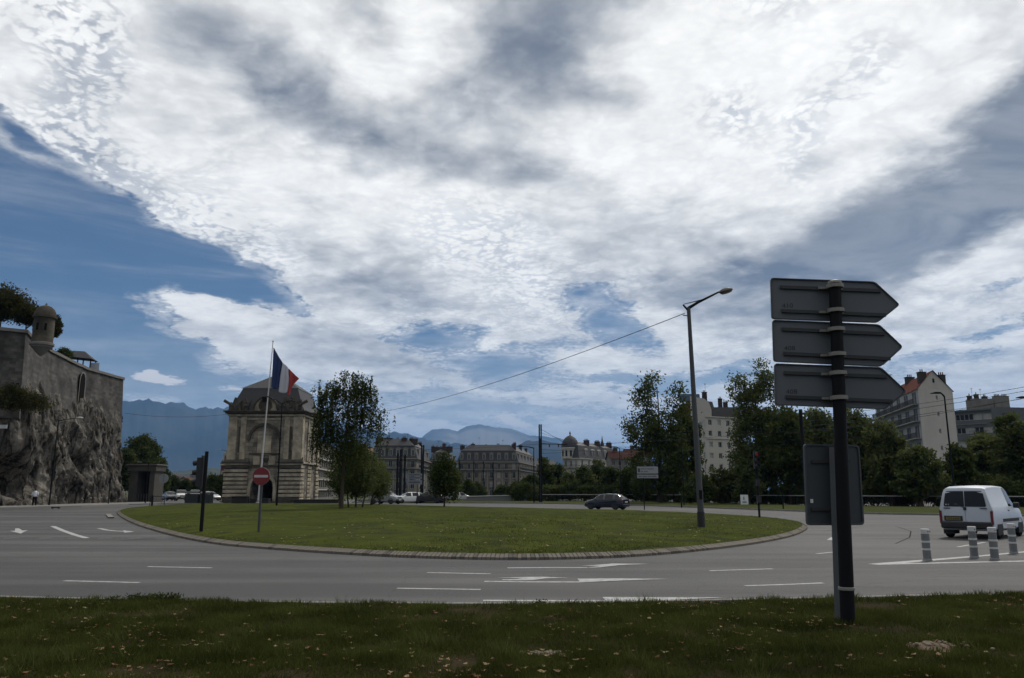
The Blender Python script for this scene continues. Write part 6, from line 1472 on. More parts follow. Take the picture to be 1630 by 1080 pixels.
# signpost with three arrow signs and the rectangular sign behind it
sb = G(1349.5, 992, .05); stp = P(1328.5, 452, sb.y)
sp_ = empty('signpost', sb, 0, 'thick dark signpost carrying three grey arrow signs seen from behind', 'signpost')
pr0 = .088
ax_ = stp - sb; 
MB().tube((0, 0, -.05), ax_, pr0, pr0 * .86, 20).build('post', M_dkpole, sp_, smooth=True)
MB().lathe([(pr0 * 1.0, 0), (pr0 * .97, .03), (.04, .05), (0, .05)], tuple(ax_), 16).build('cap', M_galv, sp_, smooth=True)
YB = sb.y + .15
def board(tl, bl, nt_, tip, nb, tag_):
    """outline of an arrow board: corners as measured on the board's own plane, turned a little away from the camera"""
    pts = []
    nrm_ = Vector((math.sin(R(8)), math.cos(R(8)), 0)); org = Vector((stp.x, YB, 0))
    def onb(px, py):
        r = ray(px, py); o_ = Vector((0, 0, EYE)); t = (org - o_).dot(nrm_) / r.dot(nrm_); return o_ + r * t
    C = [onb(*p) for p in (tl, bl, nb, tip, nt_)]
    ux = Vector((nrm_.y, -nrm_.x, 0)).normalized(); uz = Vector((0, 0, 1))
    loc = sb; P2 = [((c - org).dot(ux), c.z - sb.z) for c in C]
    # rounded corners
    def rnd(pl, rad):
        out = []
        for i in range(len(pl)):
            a, b, c = Vector(pl[i - 1]), Vector(pl[i]), Vector(pl[(i + 1) % len(pl)]); p = b + (a - b).normalized() * rad; r_ = b + (c - b).normalized() * rad
            for k in range(5): t = k / 4; out.append(tuple((p * (1 - t) ** 2 + b * 2 * t * (1 - t) + r_ * t * t)))
        return out
    P3 = rnd(P2, .045); ang = math.atan2(ux.y, ux.x)
    o = MB().prism(P3, 'y', 0, .028).build('arrow_board', M_signb, sp_); o.location = org - sb + Vector((0, 0, 0)); o.rotation_euler = (0, 0, ang); o.location.z = 0
    # folded rim
    rim = MB(); n_ = len(P3); c0 = Vector((sum(p[0] for p in P3) / n_, sum(p[1] for p in P3) / n_)); P4 = [tuple(c0 + (Vector(p) - c0) * .985) for p in P3]
    P4 = [(p[0] + (.012 if p[0] < c0.x else -.012), p[1] + (.012 if p[1] < c0.y else -.012)) for p in P3]
    rim.add([(x, -.022, z) for x, z in P3] + [(x, -.022, z) for x, z in P4] + [(x, .0, z) for x, z in P3] + [(x, .0, z) for x, z in P4], [(i, (i + 1) % n_, n_ + (i + 1) % n_, n_ + i) for i in range(n_)] + [(i, (i + 1) % n_, 2 * n_ + (i + 1) % n_, 2 * n_ + i) for i in range(n_)] + [(n_ + i, n_ + (i + 1) % n_, 3 * n_ + (i + 1) % n_, 3 * n_ + i) for i in range(n_)])
    rim.build('rim', mat('sign_rim', (.05, .055, .06), .6), o)
    x0, x1 = P2[0][0], P2[4][0]; zt, zb_ = P2[0][1], P2[1][1]; dz_dx = (P2[4][1] - P2[0][1]) / (x1 - x0); H = zt - zb_
    for f, xe in ((.22, x1 + .06), (.80, x1 + .10)):
        z0 = zt - H * f; q = MB(); xa = x0 + .12; q.prism([(xa, z0 - .022 + dz_dx * .12), (xe, z0 - .022 + dz_dx * (xe - x0)), (xe, z0 + .022 + dz_dx * (xe - x0)), (xa, z0 + .022 + dz_dx * .12)], 'y', -.03, -.002); q.build('stiffener', mat('stiffener_steel', (.022, .024, .027), .6), o)
        # clamp round the post
        zc = z0 + dz_dx * (0 - x0); px_ = ax_.x * (zc / ax_.z)
        MB().lathe([(pr0 + .004, -.028), (pr0 + .022, -.024), (pr0 + .022, .024), (pr0 + .004, .028)], (px_, ax_.y * zc / ax_.z, zc), 18).build('clamp', M_galv, sp_, smooth=True)
        MB().box((px_ - .13, .11, zc + .005), (.09, .04, .032)).build('clamp_bolt', M_galv, sp_)
        MB().box((px_ + .12, .11, zc - .005), (.05, .04, .03)).build('clamp_bolt', M_galv, sp_)
    # stencilled digits
    fc = bpy.data.curves.new('digits', 'FONT'); fc.body = tag_; fc.size = .085; fc.extrude = .0006; tmp = bpy.data.objects.new('digits', fc); me = bpy.data.meshes.new_from_object(tmp); bpy.data.objects.remove(tmp); me.materials.clear(); me.materials.append(mat('stencil_black', (.02, .022, .024), .7))
    link('stencilled_mark', me, o, (x0 + .13, -.0025, zt - H * .80 + .035), (R(90), 0, 0), (1.15, 1, 1))
board((1226, 443), (1228, 508), (1392, 449), (1432, 486), (1397, 514), '410')
board((1229, 509.5), (1231, 576), (1399, 517), (1437, 553), (1403, 584), '408')
board((1232, 579), (1233.5, 645), (1402, 585), (1443, 624), (1409, 652), '408')
for z_ in (P(1345, 937, sb.y).z - sb.z,):
    MB().lathe([(pr0 + .003, -.02), (pr0 + .01, -.015), (pr0 + .01, .015), (pr0 + .003, .02)], (ax_.x * z_ / ax_.z, 0, z_), 18).build('band', M_galv, sp_, smooth=True)
# rectangular sign on its own grey post, just behind
Y2 = sb.y + .22; rp = P(1334.5, 990, Y2)
rs = empty('rectangular_sign', (rp.x, Y2, .05), 0, 'grey rectangular sign seen from behind on its own post, behind the dark signpost', 'road sign')
tz = P(1330, 712, Y2).z - .05
MB().path([(0, 0, -.05), (P(1325, 712, Y2).x - rp.x, 0, tz)], .045, 4).build('post', mat('grey_post', (.085, .09, .096), .65), rs)
cs = [P(1278, 707, Y2 + .07), P(1283, 836.5, Y2 + .07), P(1374, 836, Y2 + .07), P(1366, 709, Y2 + .07)]
pts = [(c.x - rp.x, c.z - .05) for c in cs]
def rnd2(pl, rad):
    out = []
    for i in range(len(pl)):
        a, b, c = Vector(pl[i - 1]), Vector(pl[i]), Vector(pl[(i + 1) % len(pl)]); p = b + (a - b).normalized() * rad; r_ = b + (c - b).normalized() * rad
        for k in range(5): t = k / 4; out.append(tuple((p * (1 - t) ** 2 + b * 2 * t * (1 - t) + r_ * t * t)))
    return out
p3 = rnd2(pts, .05)
pn = MB().prism(p3, 'y', .05, .08).build('sign_board', mat('sign_back_dark', (.045, .05, .055), .55, metal=.2), rs)
n_ = len(p3); p4 = [(p[0] + (.02 if p[0] < 0 else -.02), p[1] + (.02 if p[1] < (pts[0][1] + pts[1][1]) / 2 else -.02)) for p in p3]
MB().add([(x, .03, z) for x, z in p3] + [(x, .03, z) for x, z in p4] + [(x, .05, z) for x, z in p4] + [(x, .05, z) for x, z in p3], [(i, (i + 1) % n_, n_ + (i + 1) % n_, n_ + i) for i in range(n_)] + [(n_ + i, n_ + (i + 1) % n_, 2 * n_ + (i + 1) % n_, 2 * n_ + i) for i in range(n_)] + [(i, (i + 1) % n_, 3 * n_ + (i + 1) % n_, 3 * n_ + i) for i in range(n_)]).build('rim', MATS['sign_rim'], pn)
for py in (735, 811):
    z_ = P(1320, py, Y2).z - .05; MB().box((P(1324, py, Y2).x - rp.x, .035, z_), (.5, .03, .04)).build('stiffener', MATS['stiffener_steel'], rs)
z_ = P(1294, 798, Y2).z - .05; MB().box((P(1294, 798, Y2).x - rp.x, .04, z_), (.035, .01, .05)).build('sticker', M_white_p, rs)

def pole(name, px, pyb, pyt, Y=None, r=.05, label='', cat='pole', zb=0, m=None, r1=None, pxt=None, g=None):
    b = G(px, pyb, zb) if Y is None else Vector((*wp(px, Y)[:2], zb)); t = P(pxt if pxt is not None else px, pyt, b.y); h = t.z - zb
    e = empty(name, b, 0, label, cat, g); MB().tube((0, 0, -.05), (0, 0, h), r, r1 or r, 10).build('post', m or M_dkpole, e, smooth=True); return e, h
# thin dark pole rising above the rectangular sign
e, h = pole('mast', 1283, 838, 652, Y=46, r=.10, label='thin dark mast rising between the rectangular sign and the arrow signs', cat='pole')

# no-entry sign
e, h = pole('no_entry_sign', 411.5, 850, 744, zb=.2, r=.045, label='red round no-entry sign with white bar, before the gatehouse', cat='road sign', m=mat('sign_pole_grey', (.05, .05, .052), .5))
Yn = e.location.y; rr = 13.2 * Yn / 1240
def disc(name, r, y0, y1, m, parent, z, n_=32, x=0):
    o = MB().prism([(r * math.cos(2 * math.pi * k / n_), r * math.sin(2 * math.pi * k / n_)) for k in range(n_)], 'y', y0, y1).build(name, m, parent); o.location = (x, 0, z); return o
zc = P(420, 758.5, Yn).z - .2; xo = .0
disc('disc', rr, -.10, -.07, mat('sign_red', (.16, .012, .014), .5), e, zc); disc('border', rr * 1.04, -.075, -.06, mat('sign_border', (.22, .2, .2), .5), e, zc)
MB().box((0, -.105, zc), (rr * 1.62, .01, rr * .30)).build('bar', mat('sign_white', (.42, .40, .40), .5), e)
for z_ in (.12, -.12): MB().box((0, -.03, zc + z_), (.14, .12, .03)).build('bracket', M_galv, e)

# flagpole and flag
fb = wp(412, 98); ft = P(434.5, 545, 98)
e = empty('flagpole', fb, 0, 'slim white flagpole standing before the gatehouse', 'flagpole'); H = ft.z
XL = ft.x - fb.x
MB().tube((0, 0, 0), (XL, 0, H), .13, .05, 12).build('pole', mat('pole_white', (.46, .45, .44), .5), e, smooth=True); MB().lathe([(.0, 0), (.08, .06), (.1, .14), (0, .26)], (XL, 0, H - .02), 10).build('finial', M_galv, e, smooth=True)
MB().lathe([(.3, 0), (.3, .2), (.18, .3), (.15, .5)], n=14).build('base', M_galv, e)
fl = empty('flag', (fb.x, fb.y, 0), 0, 'French tricolour drooping in folds from the flagpole: blue, white and red', 'flag')
def fp(px, py, d=0): p = P(px, py, fb.y); return (p.x - fb.x, d, p.z)
# rows from hoist to fly; each column a curve down the cloth
def cloth(name, cols, m):
    q = MB(); nc = len(cols); nr = 14; V = []
    for ci in range(nc):
        c = cols[ci]
        for r in range(nr):
            t = r / (nr - 1) * (len(c) - 1); i = min(int(t), len(c) - 2); a, b = c[i], c[i + 1]; f = t - i; x, z, y = (a[k] * (1 - f) + b[k] * f for k in range(3))
            V.append(fp(x, z, y))
    q.add(V, [tuple(int(v) for v in f) for f in grid_faces(nc, nr)]); o = q.build(name, m, fl, smooth=False)
    md = o.modifiers.new('sub', 'SUBSURF'); md.levels = 2; md.render_levels = 2; sd = o.modifiers.new('sol', 'SOLIDIFY'); sd.thickness = .012
    for p in o.data.polygons: p.use_smooth = True
    return o
cloth('blue_band', [[(435.5, 552, 0), (434, 585, 0), (431.5, 617, 0)], [(438.5, 558, -.25), (436.5, 590, -.3), (434, 618, -.2)], [(441.5, 564, .15), (440, 592, .25), (437.5, 619, .15)], [(445, 570, -.2), (443.5, 594, -.3), (440.5, 620, -.3)], [(450, 576.5, .0), (445.5, 598, .1), (443.5, 620, .0)]], mat('flag_blue', (.012, .03, .11), .8))
cloth('white_band', [[(450, 576.5, .0), (445.5, 598, .1), (443.3, 624, .0)], [(451.5, 578.5, -.3), (449, 600, -.5), (447, 625.5, -.4)], [(454, 581, .1), (453.5, 600, .1), (450.5, 626, .1)], [(456.5, 583, -.2), (458, 602, -.4), (454.5, 627, -.3)], [(459.5, 586, .0), (461, 606, .0), (458.5, 624, .0)]], mat('flag_white', (.46, .45, .50), .8))
cloth('red_band', [[(459.5, 586, .0), (461, 606, .0), (457, 628, .0)], [(463, 590, -.3), (463, 608, -.4), (459.5, 631, -.2)], [(466.5, 594, .2), (465, 607, .3), (461, 629, .2)], [(471, 598.5, .0), (469, 607, .1), (463, 618, .1)], [(476, 602.5, .1), (473, 606, .1), (466, 613, .1)]], mat('flag_red', (.30, .03, .025), .8))

# double-arm lamp before the gatehouse
e, h = pole('twin_arm_lamp', 440, 808, 642, zb=.2, r=.09, r1=.05, label='dark twin-arm street lamp standing before the gatehouse', cat='street lamp', pxt=446)
MB().path([(0, 0, h - .1), (-.5, 0, h + .25), (-1.3, 0, h + .55)], [.04, .035, .03], 6).path([(0, 0, h - .1), (.35, 0, h + .15), (.7, 0, h + .2)], [.04, .03, .03], 6).build('arms', M_dkpole, e)
for x, z in ((-1.5, .58), (.85, .22)): hm = MB().lathe([(0, -.07), (.15, -.05), (.2, 0), (.1, .08), (0, .1)], n=12); o = hm.build('lamp_head', M_dkpole, e, smooth=True); o.scale = (1.6, .8, 1); o.location = (x, 0, h + z)

# traffic signals
def signal(px, pyb, pyt, zb, label, facing, r=.06, box=(.30, .22, .95), dx=0, zc=None):
    e, h = pole('traffic_signal', px, pyb, pyt, zb=zb, r=r, label=label, cat='traffic light', g='traffic signals')
    return e, h
e, h = signal(320, 846, 719, .2, 'traffic signal seen from the side at the left of the island', 'side', r=.065)
u = MB().box((0, 0, 0), (.22, .28, 1.05)).build('signal_housing', M_black, e); u.location = (-.20, .05, h - .75); u.rotation_euler = (0, 0, R(0))
for k in range(3):
    vz = MB().tube((0, 0, 0), (-.17, 0, -.02), .10, .10, 12, cap=False).build('visor', M_black, u, smooth=True); vz.location = (-.11, 0, .34 - .34 * k)
bb = MB().box((0, 0, 0), (.03, .34, 1.2)).build('backboard', M_black, e); bb.location = (-.12, .05, h - .75)
e, h = signal(1209, 824, 722, .2, 'traffic light showing red at the far right end of the island lawn', 'front', r=.06)
u = MB().box((0, 0, 0), (.30, .22, .98)).build('signal_housing', M_black, e); u.location = (-.02, -.12, h - .38)
for k, (m_, r_) in enumerate(((mat('red_light_lit', (.25, .02, .02), .4, emit=(1, .08, .08), estr=.04), .1), (mat('amber_off', (.03, .018, .006), .3), .1), (mat('green_off', (.006, .02, .012), .3), .1))):
    l = disc('lens', r_, -.125, -.11, m_, u, .32 - .32 * k); 
    vz = MB().tube((0, -.11, 0), (0, -.30, -.01), .125, .125, 12, cap=False).build('visor', M_black, u); vz.location = (0, 0, .32 - .32 * k)
MB().box((0, -.06, 1.9), (.2, .16, .36)).build('pedestrian_box', M_black, e); MB().box((0, -.1, 1.0), (.22, .2, .4)).build('repeater', M_black, e)

# round sign seen from behind at the left
e, h = pole('round_sign', 259, 800.5, 757, Y=88, r=.035, label='round grey sign seen from behind, left of the parked cars', cat='road sign', m=M_galv)
disc('disc', .52, .03, .06, mat('sign_back_light', (.20, .205, .20), .5), e, P(259, 762, 88).z); MB().box((0, .0, P(259, 762, 88).z), (.06, .05, .8)).build('stiffener', M_dkpole, e)
# cycle-stand-like barrier in front
v = G(249, 806); e = empty('barrier', v, R(8), 'low dark tubular barrier at the left end of the island', 'barrier')
q = MB().path([(-.7, 0, 0), (-.7, 0, 1.0), (-.6, 0, 1.08), (.75, 0, 1.02), (.8, 0, .92), (.8, 0, 0)], .035, 6).path([(-.7, 0, .45), (.8, 0, .45)], .025, 5).build('frame', M_dkpole, e)
for x0 in (242,): e, h = pole('bollard', 241.5, 809, 789, r=.09, label='dark stub post beside the tubular barrier', cat='bollard')
# lamp with arm before the cliff, second thin pole, others
e, h = pole('cliff_lamp', 78, 806.5, 669, r=.09, r1=.05, pxt=93, label='slender street lamp with a pale head standing against the cliff', cat='street lamp')
MB().path([(0, 0, h - .1), (.6, 0, h + .05), (2.0, 0, h + .22)], [.05, .04, .03], 6).build('arm', M_dkpole, e)
hm = MB().lathe([(0, -.08), (.2, -.06), (.26, 0), (.14, .1), (0, .13)], n=12).build('lamp_head', mat('pale_lamp_head', (.34, .35, .36), .4), e, smooth=True); hm.scale = (1.7, .9, 1); hm.location = (2.3, 0, h + .24)
pole('signal_pole', 172, 804, 762, r=.06, label='short dark pole on the pavement near the end of the cliff', cat='pole')
e, h = pole('street_lamp', 231, 803, 738, r=.07, r1=.045, label='dark thin lamp post before the concrete portal', cat='street lamp')
MB().path([(0, 0, h - .05), (-.3, 0, h + .12), (-1.0, 0, h + .16)], .03, 6).build('arm', M_dkpole, e); hm = MB().box((-1.15, 0, h + .17), (.5, .2, .08)).build('lamp_head', M_galv, e)
v = G(89, 810, .0); o = MB().box((0, 0, .12), (.75, .2, .1)).box((-.3, 0, .04), (.12, .2, .1)).box((.3, 0, .04), (.12, .2, .1)).build('gully_cover', M_black, label='dark drain opening in the kerb below the cliff', cat='drain'); o.location = (v.x, v.y - .05, 0)
# lamp head peeping beside the villa
e, h = pole('street_lamp', 357, 800, 718, Y=150, r=.07, label='far street lamp with a pale head beside the brick villa', cat='street lamp'); MB().path([(0, 0, h - .05), (-1.3, 0, h + .25)], .04, 6).build('arm', M_dkpole, e); hm = MB().box((-1.6, 0, h + .28), (.9, .3, .14)).build('lamp_head', mat('pale_lamp_head', (.34, .35, .36)), e)

# tram masts
def mast(px, pyt, Y, label, wpx=5, split=True):
    b = wp(px, Y); h = P(px, pyt, Y).z; e = empty('tram_mast', b, 0, label, 'mast', 'tram catenary masts'); hw = wpx * Y / 1240 / 2
    if split:
        for s in (-1, 1): MB().box((0, 0, h / 2), (hw * .85, .3, h)).build('profile', M_dkpole, e).location = (s * hw * .58, 0, 0)
        MB().box((0, 0, h * .41), (hw * .34, .2, h * .82)).build('web', mat('mast_web', (.03, .03, .033), .6), e)
        MB().box((0, 0, .1), (hw * 3, .6, .2)).build('foot', M_conc, e)
    else: MB().box((0, 0, h / 2), (hw * 2, .24, h)).build('profile', M_dkpole, e)
    return e, h, b
m1, h1, b1 = mast(860.5, 676, 104, 'lone dark tram mast made of two steel profiles, in the centre of the view')
m2, h2, b2 = mast(671.5, 709, 122, 'dark tram mast just left of the small island tree')
m3, h3, b3 = mast(637, 716, 128, 'tram mast, the middle and thickest of the three left ones', 4)
m4, h4, b4 = mast(632, 722, 150, 'slightly shorter tram mast touching the thickest left one', 3, False)
m5, h5, b5 = mast(643.5, 724, 140, 'thin tram mast right of the thickest left one', 3, False)
m6, h6, b6 = mast(690, 730, 150, 'thin mast in front of the gap between the two big apartment blocks', 1.6, False)
for i, px in enumerate((731, 754, 769, 785)): mast(px, 733 + i, 160 + 3 * i, 'thin far mast before the ornate block, ' + ('leftmost of four', 'second from the left of four', 'third from the left of four', 'rightmost of four')[i], 1.6, False)
mast(825, 742, 118, 'short thin mast at the right end of the ramp wall', 1.6, False)
def wire(A, B, sag, label, r=.018):
    return cable('tram_wire', A, B, sag, r, label, 14)
z0 = P(860, 707, 104).z
MB().tube((0, 0, z0), (3.6, 0, z0 - .05), .05, n=6).tube((0, 0, z0 + 2.0), (3.5, 0, z0), .02, n=5).build('bracket_arm', M_dkpole, m1)
for x in (1.2, 2.4, 3.3): MB().lathe([(.05, -.18), (.1, -.1), (.06, 0), (.1, .1), (.05, .18)], (x, 0, z0 - .25), 8).build('insulator', M_black, m1)
for i, (pa, pb, lab) in enumerate((((862, 706), (1010, 712), 'upper tram wire running right from the lone mast'), ((862, 716), (1010, 718), 'middle tram wire running right from the lone mast'), ((862, 722), (930, 716), 'short lower tram wire right of the lone mast'),
                                   ((672, 716), (860, 707), 'tram wire from the left masts to the lone mast'), ((612, 735), (690, 733), 'lower tram wire between the left masts'))):
    wire(P(*pa, 104), P(*pb, 104 if i < 3 else 104), .12, lab)
zc = P(990, 705, 70); wire(P(862, 690, 104), P(1000, 723, 120), .2, 'slanting stay wire from the top of the lone mast')
wire(P(930, 708, 90), P(1420, 672, 90), .25, 'long tram wire running behind the tallest tree to the right')
for i, (ya, yb) in enumerate(((668, 628), (676, 641), (684, 637), (660, 622))):
    wire(P(1290, ya + 2, 78), P(1760, yb - 30, 46), .35, ('tram wire before the gabled block, second from the top', 'tram wire before the gabled block, lowest', 'tram wire before the gabled block, third from the top', 'tram wire before the gabled block, topmost')[i], .016)
for (py_) in (692,): wire(P(1250, 690, 80), P(1440, 668, 70), .2, 'tram wire seen under the lowest arrow sign')

# cantilever lamp (px 849) and others
def canti(px, pyb, pyt, px2, py2, Y, label, r=.06, zb=0):
    b = wp(px, Y); b.z = zb; h = P(px, pyt, Y).z - zb; e = empty('street_lamp', b, 0, label, 'street lamp'); MB().tube((0, 0, 0), (0, 0, h), r * 1.2, r * .8, 8).build('post', M_dkpole, e, smooth=True)
    t = P(px2, py2, Y) - b; MB().path([(0, 0, h - .05), (t.x * .5, 0, (h + t.z) / 2 + .03), (t.x, 0, t.z)], [r, r * .9, r * .7], 6).build('arm', M_dkpole, e)
    s = -1 if t.x < 0 else 1; o = MB().prism([(0, -.06), (s * .75, -.05), (s * .8, 0), (s * .5, .09), (0, .06)], 'y', -.16, .16).build('lamp_head', M_dkpole, e); o.location = (t.x, 0, t.z); o.rotation_euler = (0, 0, 0); return e
canti(850, 803, 713, 832, 711, 104, 'dark street lamp with a flat left arm, beside the lone tram mast', .07)
canti(1519, 775, 631, 1497, 626, 66, 'dark cantilever street lamp before the blank gable wall', .075)
canti(988, 800, 714, 980, 712, 98, 'thin dark pole before the red-roofed houses', .05)
canti(1088, 806, 690, 1086, 689, 84, 'dark pole standing in the grass strip left of the big lamp', .05)
canti(1668, 780, 636, 1634, 633, 62, 'street lamp whose head alone enters at the right edge', .09)
e, h = pole('bollard', 960 + 125, 808.5, 790, r=.07, label='dark stub post on the grass strip, left of the big street lamp', cat='post')
e, h = pole('bollard', 1245, 814, 789, Y=68, r=.06, label='dark stub post on the grass strip, right of the traffic light', cat='post')

# information sign (px 1014-1047)
v = wp(1025, 71); e = empty('information_sign', v, 0, 'white information sign with two lines of small print over a second narrow panel', 'road sign')
zt, zm1, zm2, zb_ = (P(1030, y, 71).z for y in (743, 754.2, 755.8, 761.5)); xw0, xw1 = P(1014, 750, 71).x - v.x, P(1047.5, 750, 71).x - v.x
MB().tube((0, .06, -.05), (0, .06, zt - .05), .045, n=8).build('post', M_dkpole, e)
o1 = MB().box(((xw0 + xw1) / 2, 0, (zt + zm1) / 2), (xw1 - xw0, .04, zt - zm1)).build('upper_panel', mat('info_white', (.26, .26, .265), .6), e); MB().box(((xw0 + xw1) / 2, 0, (zm2 + zb_) / 2), (xw1 - xw0, .04, zm2 - zb_)).build('lower_panel', mat('info_white', (.26, .26, .265)), e)
ink = mat('dark_print', (.06, .065, .075), .7); q = MB(); W_ = xw1 - xw0
q.box((xw0 + W_ * .09, -.026, zm1 + (zt - zm1) * .48), (W_ * .11, .01, (zt - zm1) * .55)).build('pictogram', ink, e)
def words(z, x0, lens, hh):
    q = MB(); x = x0
    for l in lens:
        n_ = max(2, int(l / .055))
        for k in range(n_): q.box((x + (k + .5) * l / n_, -.026, z), (l / n_ * .66, .008, hh * (1 if k % 3 else 1.25)))
        x += l + .07
    q.build('lettering', ink, e, kind='stuff')
words(zm1 + (zt - zm1) * .66, xw0 + W_ * .18, (.34, .12, .55), .085); words(zm1 + (zt - zm1) * .28, xw0 + W_ * .18, (.22, .36), .085); words((zm2 + zb_) / 2, xw0 + W_ * .06, (.3, .42, .24, .44), .10)
# direction sign among the masts (px 648-673)
v = wp(664, 100); e = empty('direction_sign', v, 0, 'stack of small direction panels on a dark post between the left tram masts', 'road sign')
zt = P(664, 768, 100).z; MB().tube((0, 0, -.05), (0, 0, zt), .06, n=8).build('post', M_dkpole, e)
for k, (y0, y1) in enumerate(((754, 758), (759, 763), (764.5, 771.5))):
    a = P(647.5, y0, 100); b = P(672, y1, 100); MB().box(((a.x + b.x) / 2 - v.x, -.1, (a.z + b.z) / 2), (b.x - a.x, .04, a.z - b.z)).build('direction_panel', mat('panel_grey_blue', (.16, .17, .19), .6), e)
    MB().box(((a.x + b.x) / 2 - v.x, -.125, (a.z + b.z) / 2), ((b.x - a.x) * .7, .008, (a.z - b.z) * .3)).build('print', ink, e)

# flexible bollards
def bol(px, pyb, label, top):
    b = G(px, pyb); h = P(px, top, b.y).z; e = empty('flexible_bollard', b, 0, label, 'bollard', 'white-banded flexible bollards on the marking')
    mg, mw = mat('bollard_grey', (.15, .155, .155), .6, var=(.10, .10, .10), scale=12), mat('bollard_white', (.50, .50, .49), .55, var=(.36, .36, .35), scale=9)
    r = .092; MB().lathe([(r * 1.25, 0), (r * 1.2, .03), (r, .05)], n=18).build('foot', mg, e, smooth=True)
    zs = [.04, .30, .33, .52, .555, .74, .775, .955, 1.0]; seq = [(.04, .34, mg), (.34, .40, mw), (.40, .58, mg), (.58, .64, mw), (.64, .86, mg), (.86, 1.0, mw)] if not label.startswith('fl') else None
    for i, (a, c, m_) in enumerate(seq):
        rr_ = r * (1.07 if m_ is mw else 1.0); MB().lathe([(rr_, a * h), (rr_, c * h)] + ([(rr_ * .9, c * h + .012), (0, c * h + .014)] if c == 1.0 else []), n=20, caps=True).build('white_band' if m_ is mw else 'grey_band', m_, e, smooth=True)
    for k in range(2): MB().box((.02 + .05 * k, -r - .002, h * .93), (.03, .006, .02)).build('slot', M_black, e)
bol(1476.5, 893, 'grey and white bollard standing alone, leftmost of the four', 843); bol(1551.5, 888.5, 'bollard before the van, second from the left', 839)
bol(1584, 891.5, 'bollard before the rear wheel of the van, third from the left', 840.5); bol(1614, 881.5, 'rightmost bollard beside the front wheel of the van', 834.5)

# ---------------------------------------------------------------- vehicles
def paintm(name, col, coat=.5, rough=.22): return mat(name, col, rough, coat=coat, spec=.3)
M_tyre = mat('tyre_rubber', (.012, .012, .012), .85); M_rim = mat('wheel_rim', (.16, .16, .165), .4, metal=.6)
M_trim = mat('dark_trim', (.016, .016, .017), .7); M_cglass = mat('car_glass', (.006, .007, .009), .06, spec=.35)
M_tail = mat('tail_lamp', (.13, .008, .010), .25); M_headl = mat('head_lamp', (.42, .43, .44), .15)
def wheel(root, x, y, r, w_=.2):
    s = 1 if y > 0 else -1
    t = MB(); t.v = []; 
    t.lathe([(r * .62, -w_ / 2), (r * .93, -w_ / 2), (r, -w_ * .3), (r, w_ * .3), (r * .93, w_ / 2), (r * .62, w_ / 2)], n=24, caps=False); t.v = [(a, c * 1.0, b_) for a, b_, c in t.v]
    o = t.build('wheel', M_tyre, root, smooth=True); o.location = (x, y, r)
    q = MB(); q.lathe([(0, w_ * .30), (r * .2, w_ * .32), (r * .56, w_ * .40), (r * .62, w_ * .46), (r * .62, -w_ * .4), (0, -w_ * .4)], n=18, caps=False); q.v = [(a, c * s, b_) for a, b_, c in q.v]
    q.build('rim', M_rim, o, smooth=True)
    for k in range(5):
        a = 2 * math.pi * k / 5; MB().box((math.cos(a) * r * .36, s * w_ * .44, math.sin(a) * r * .36), (.05, .015, .05)).build('rim_slot', M_trim, o)
    return o
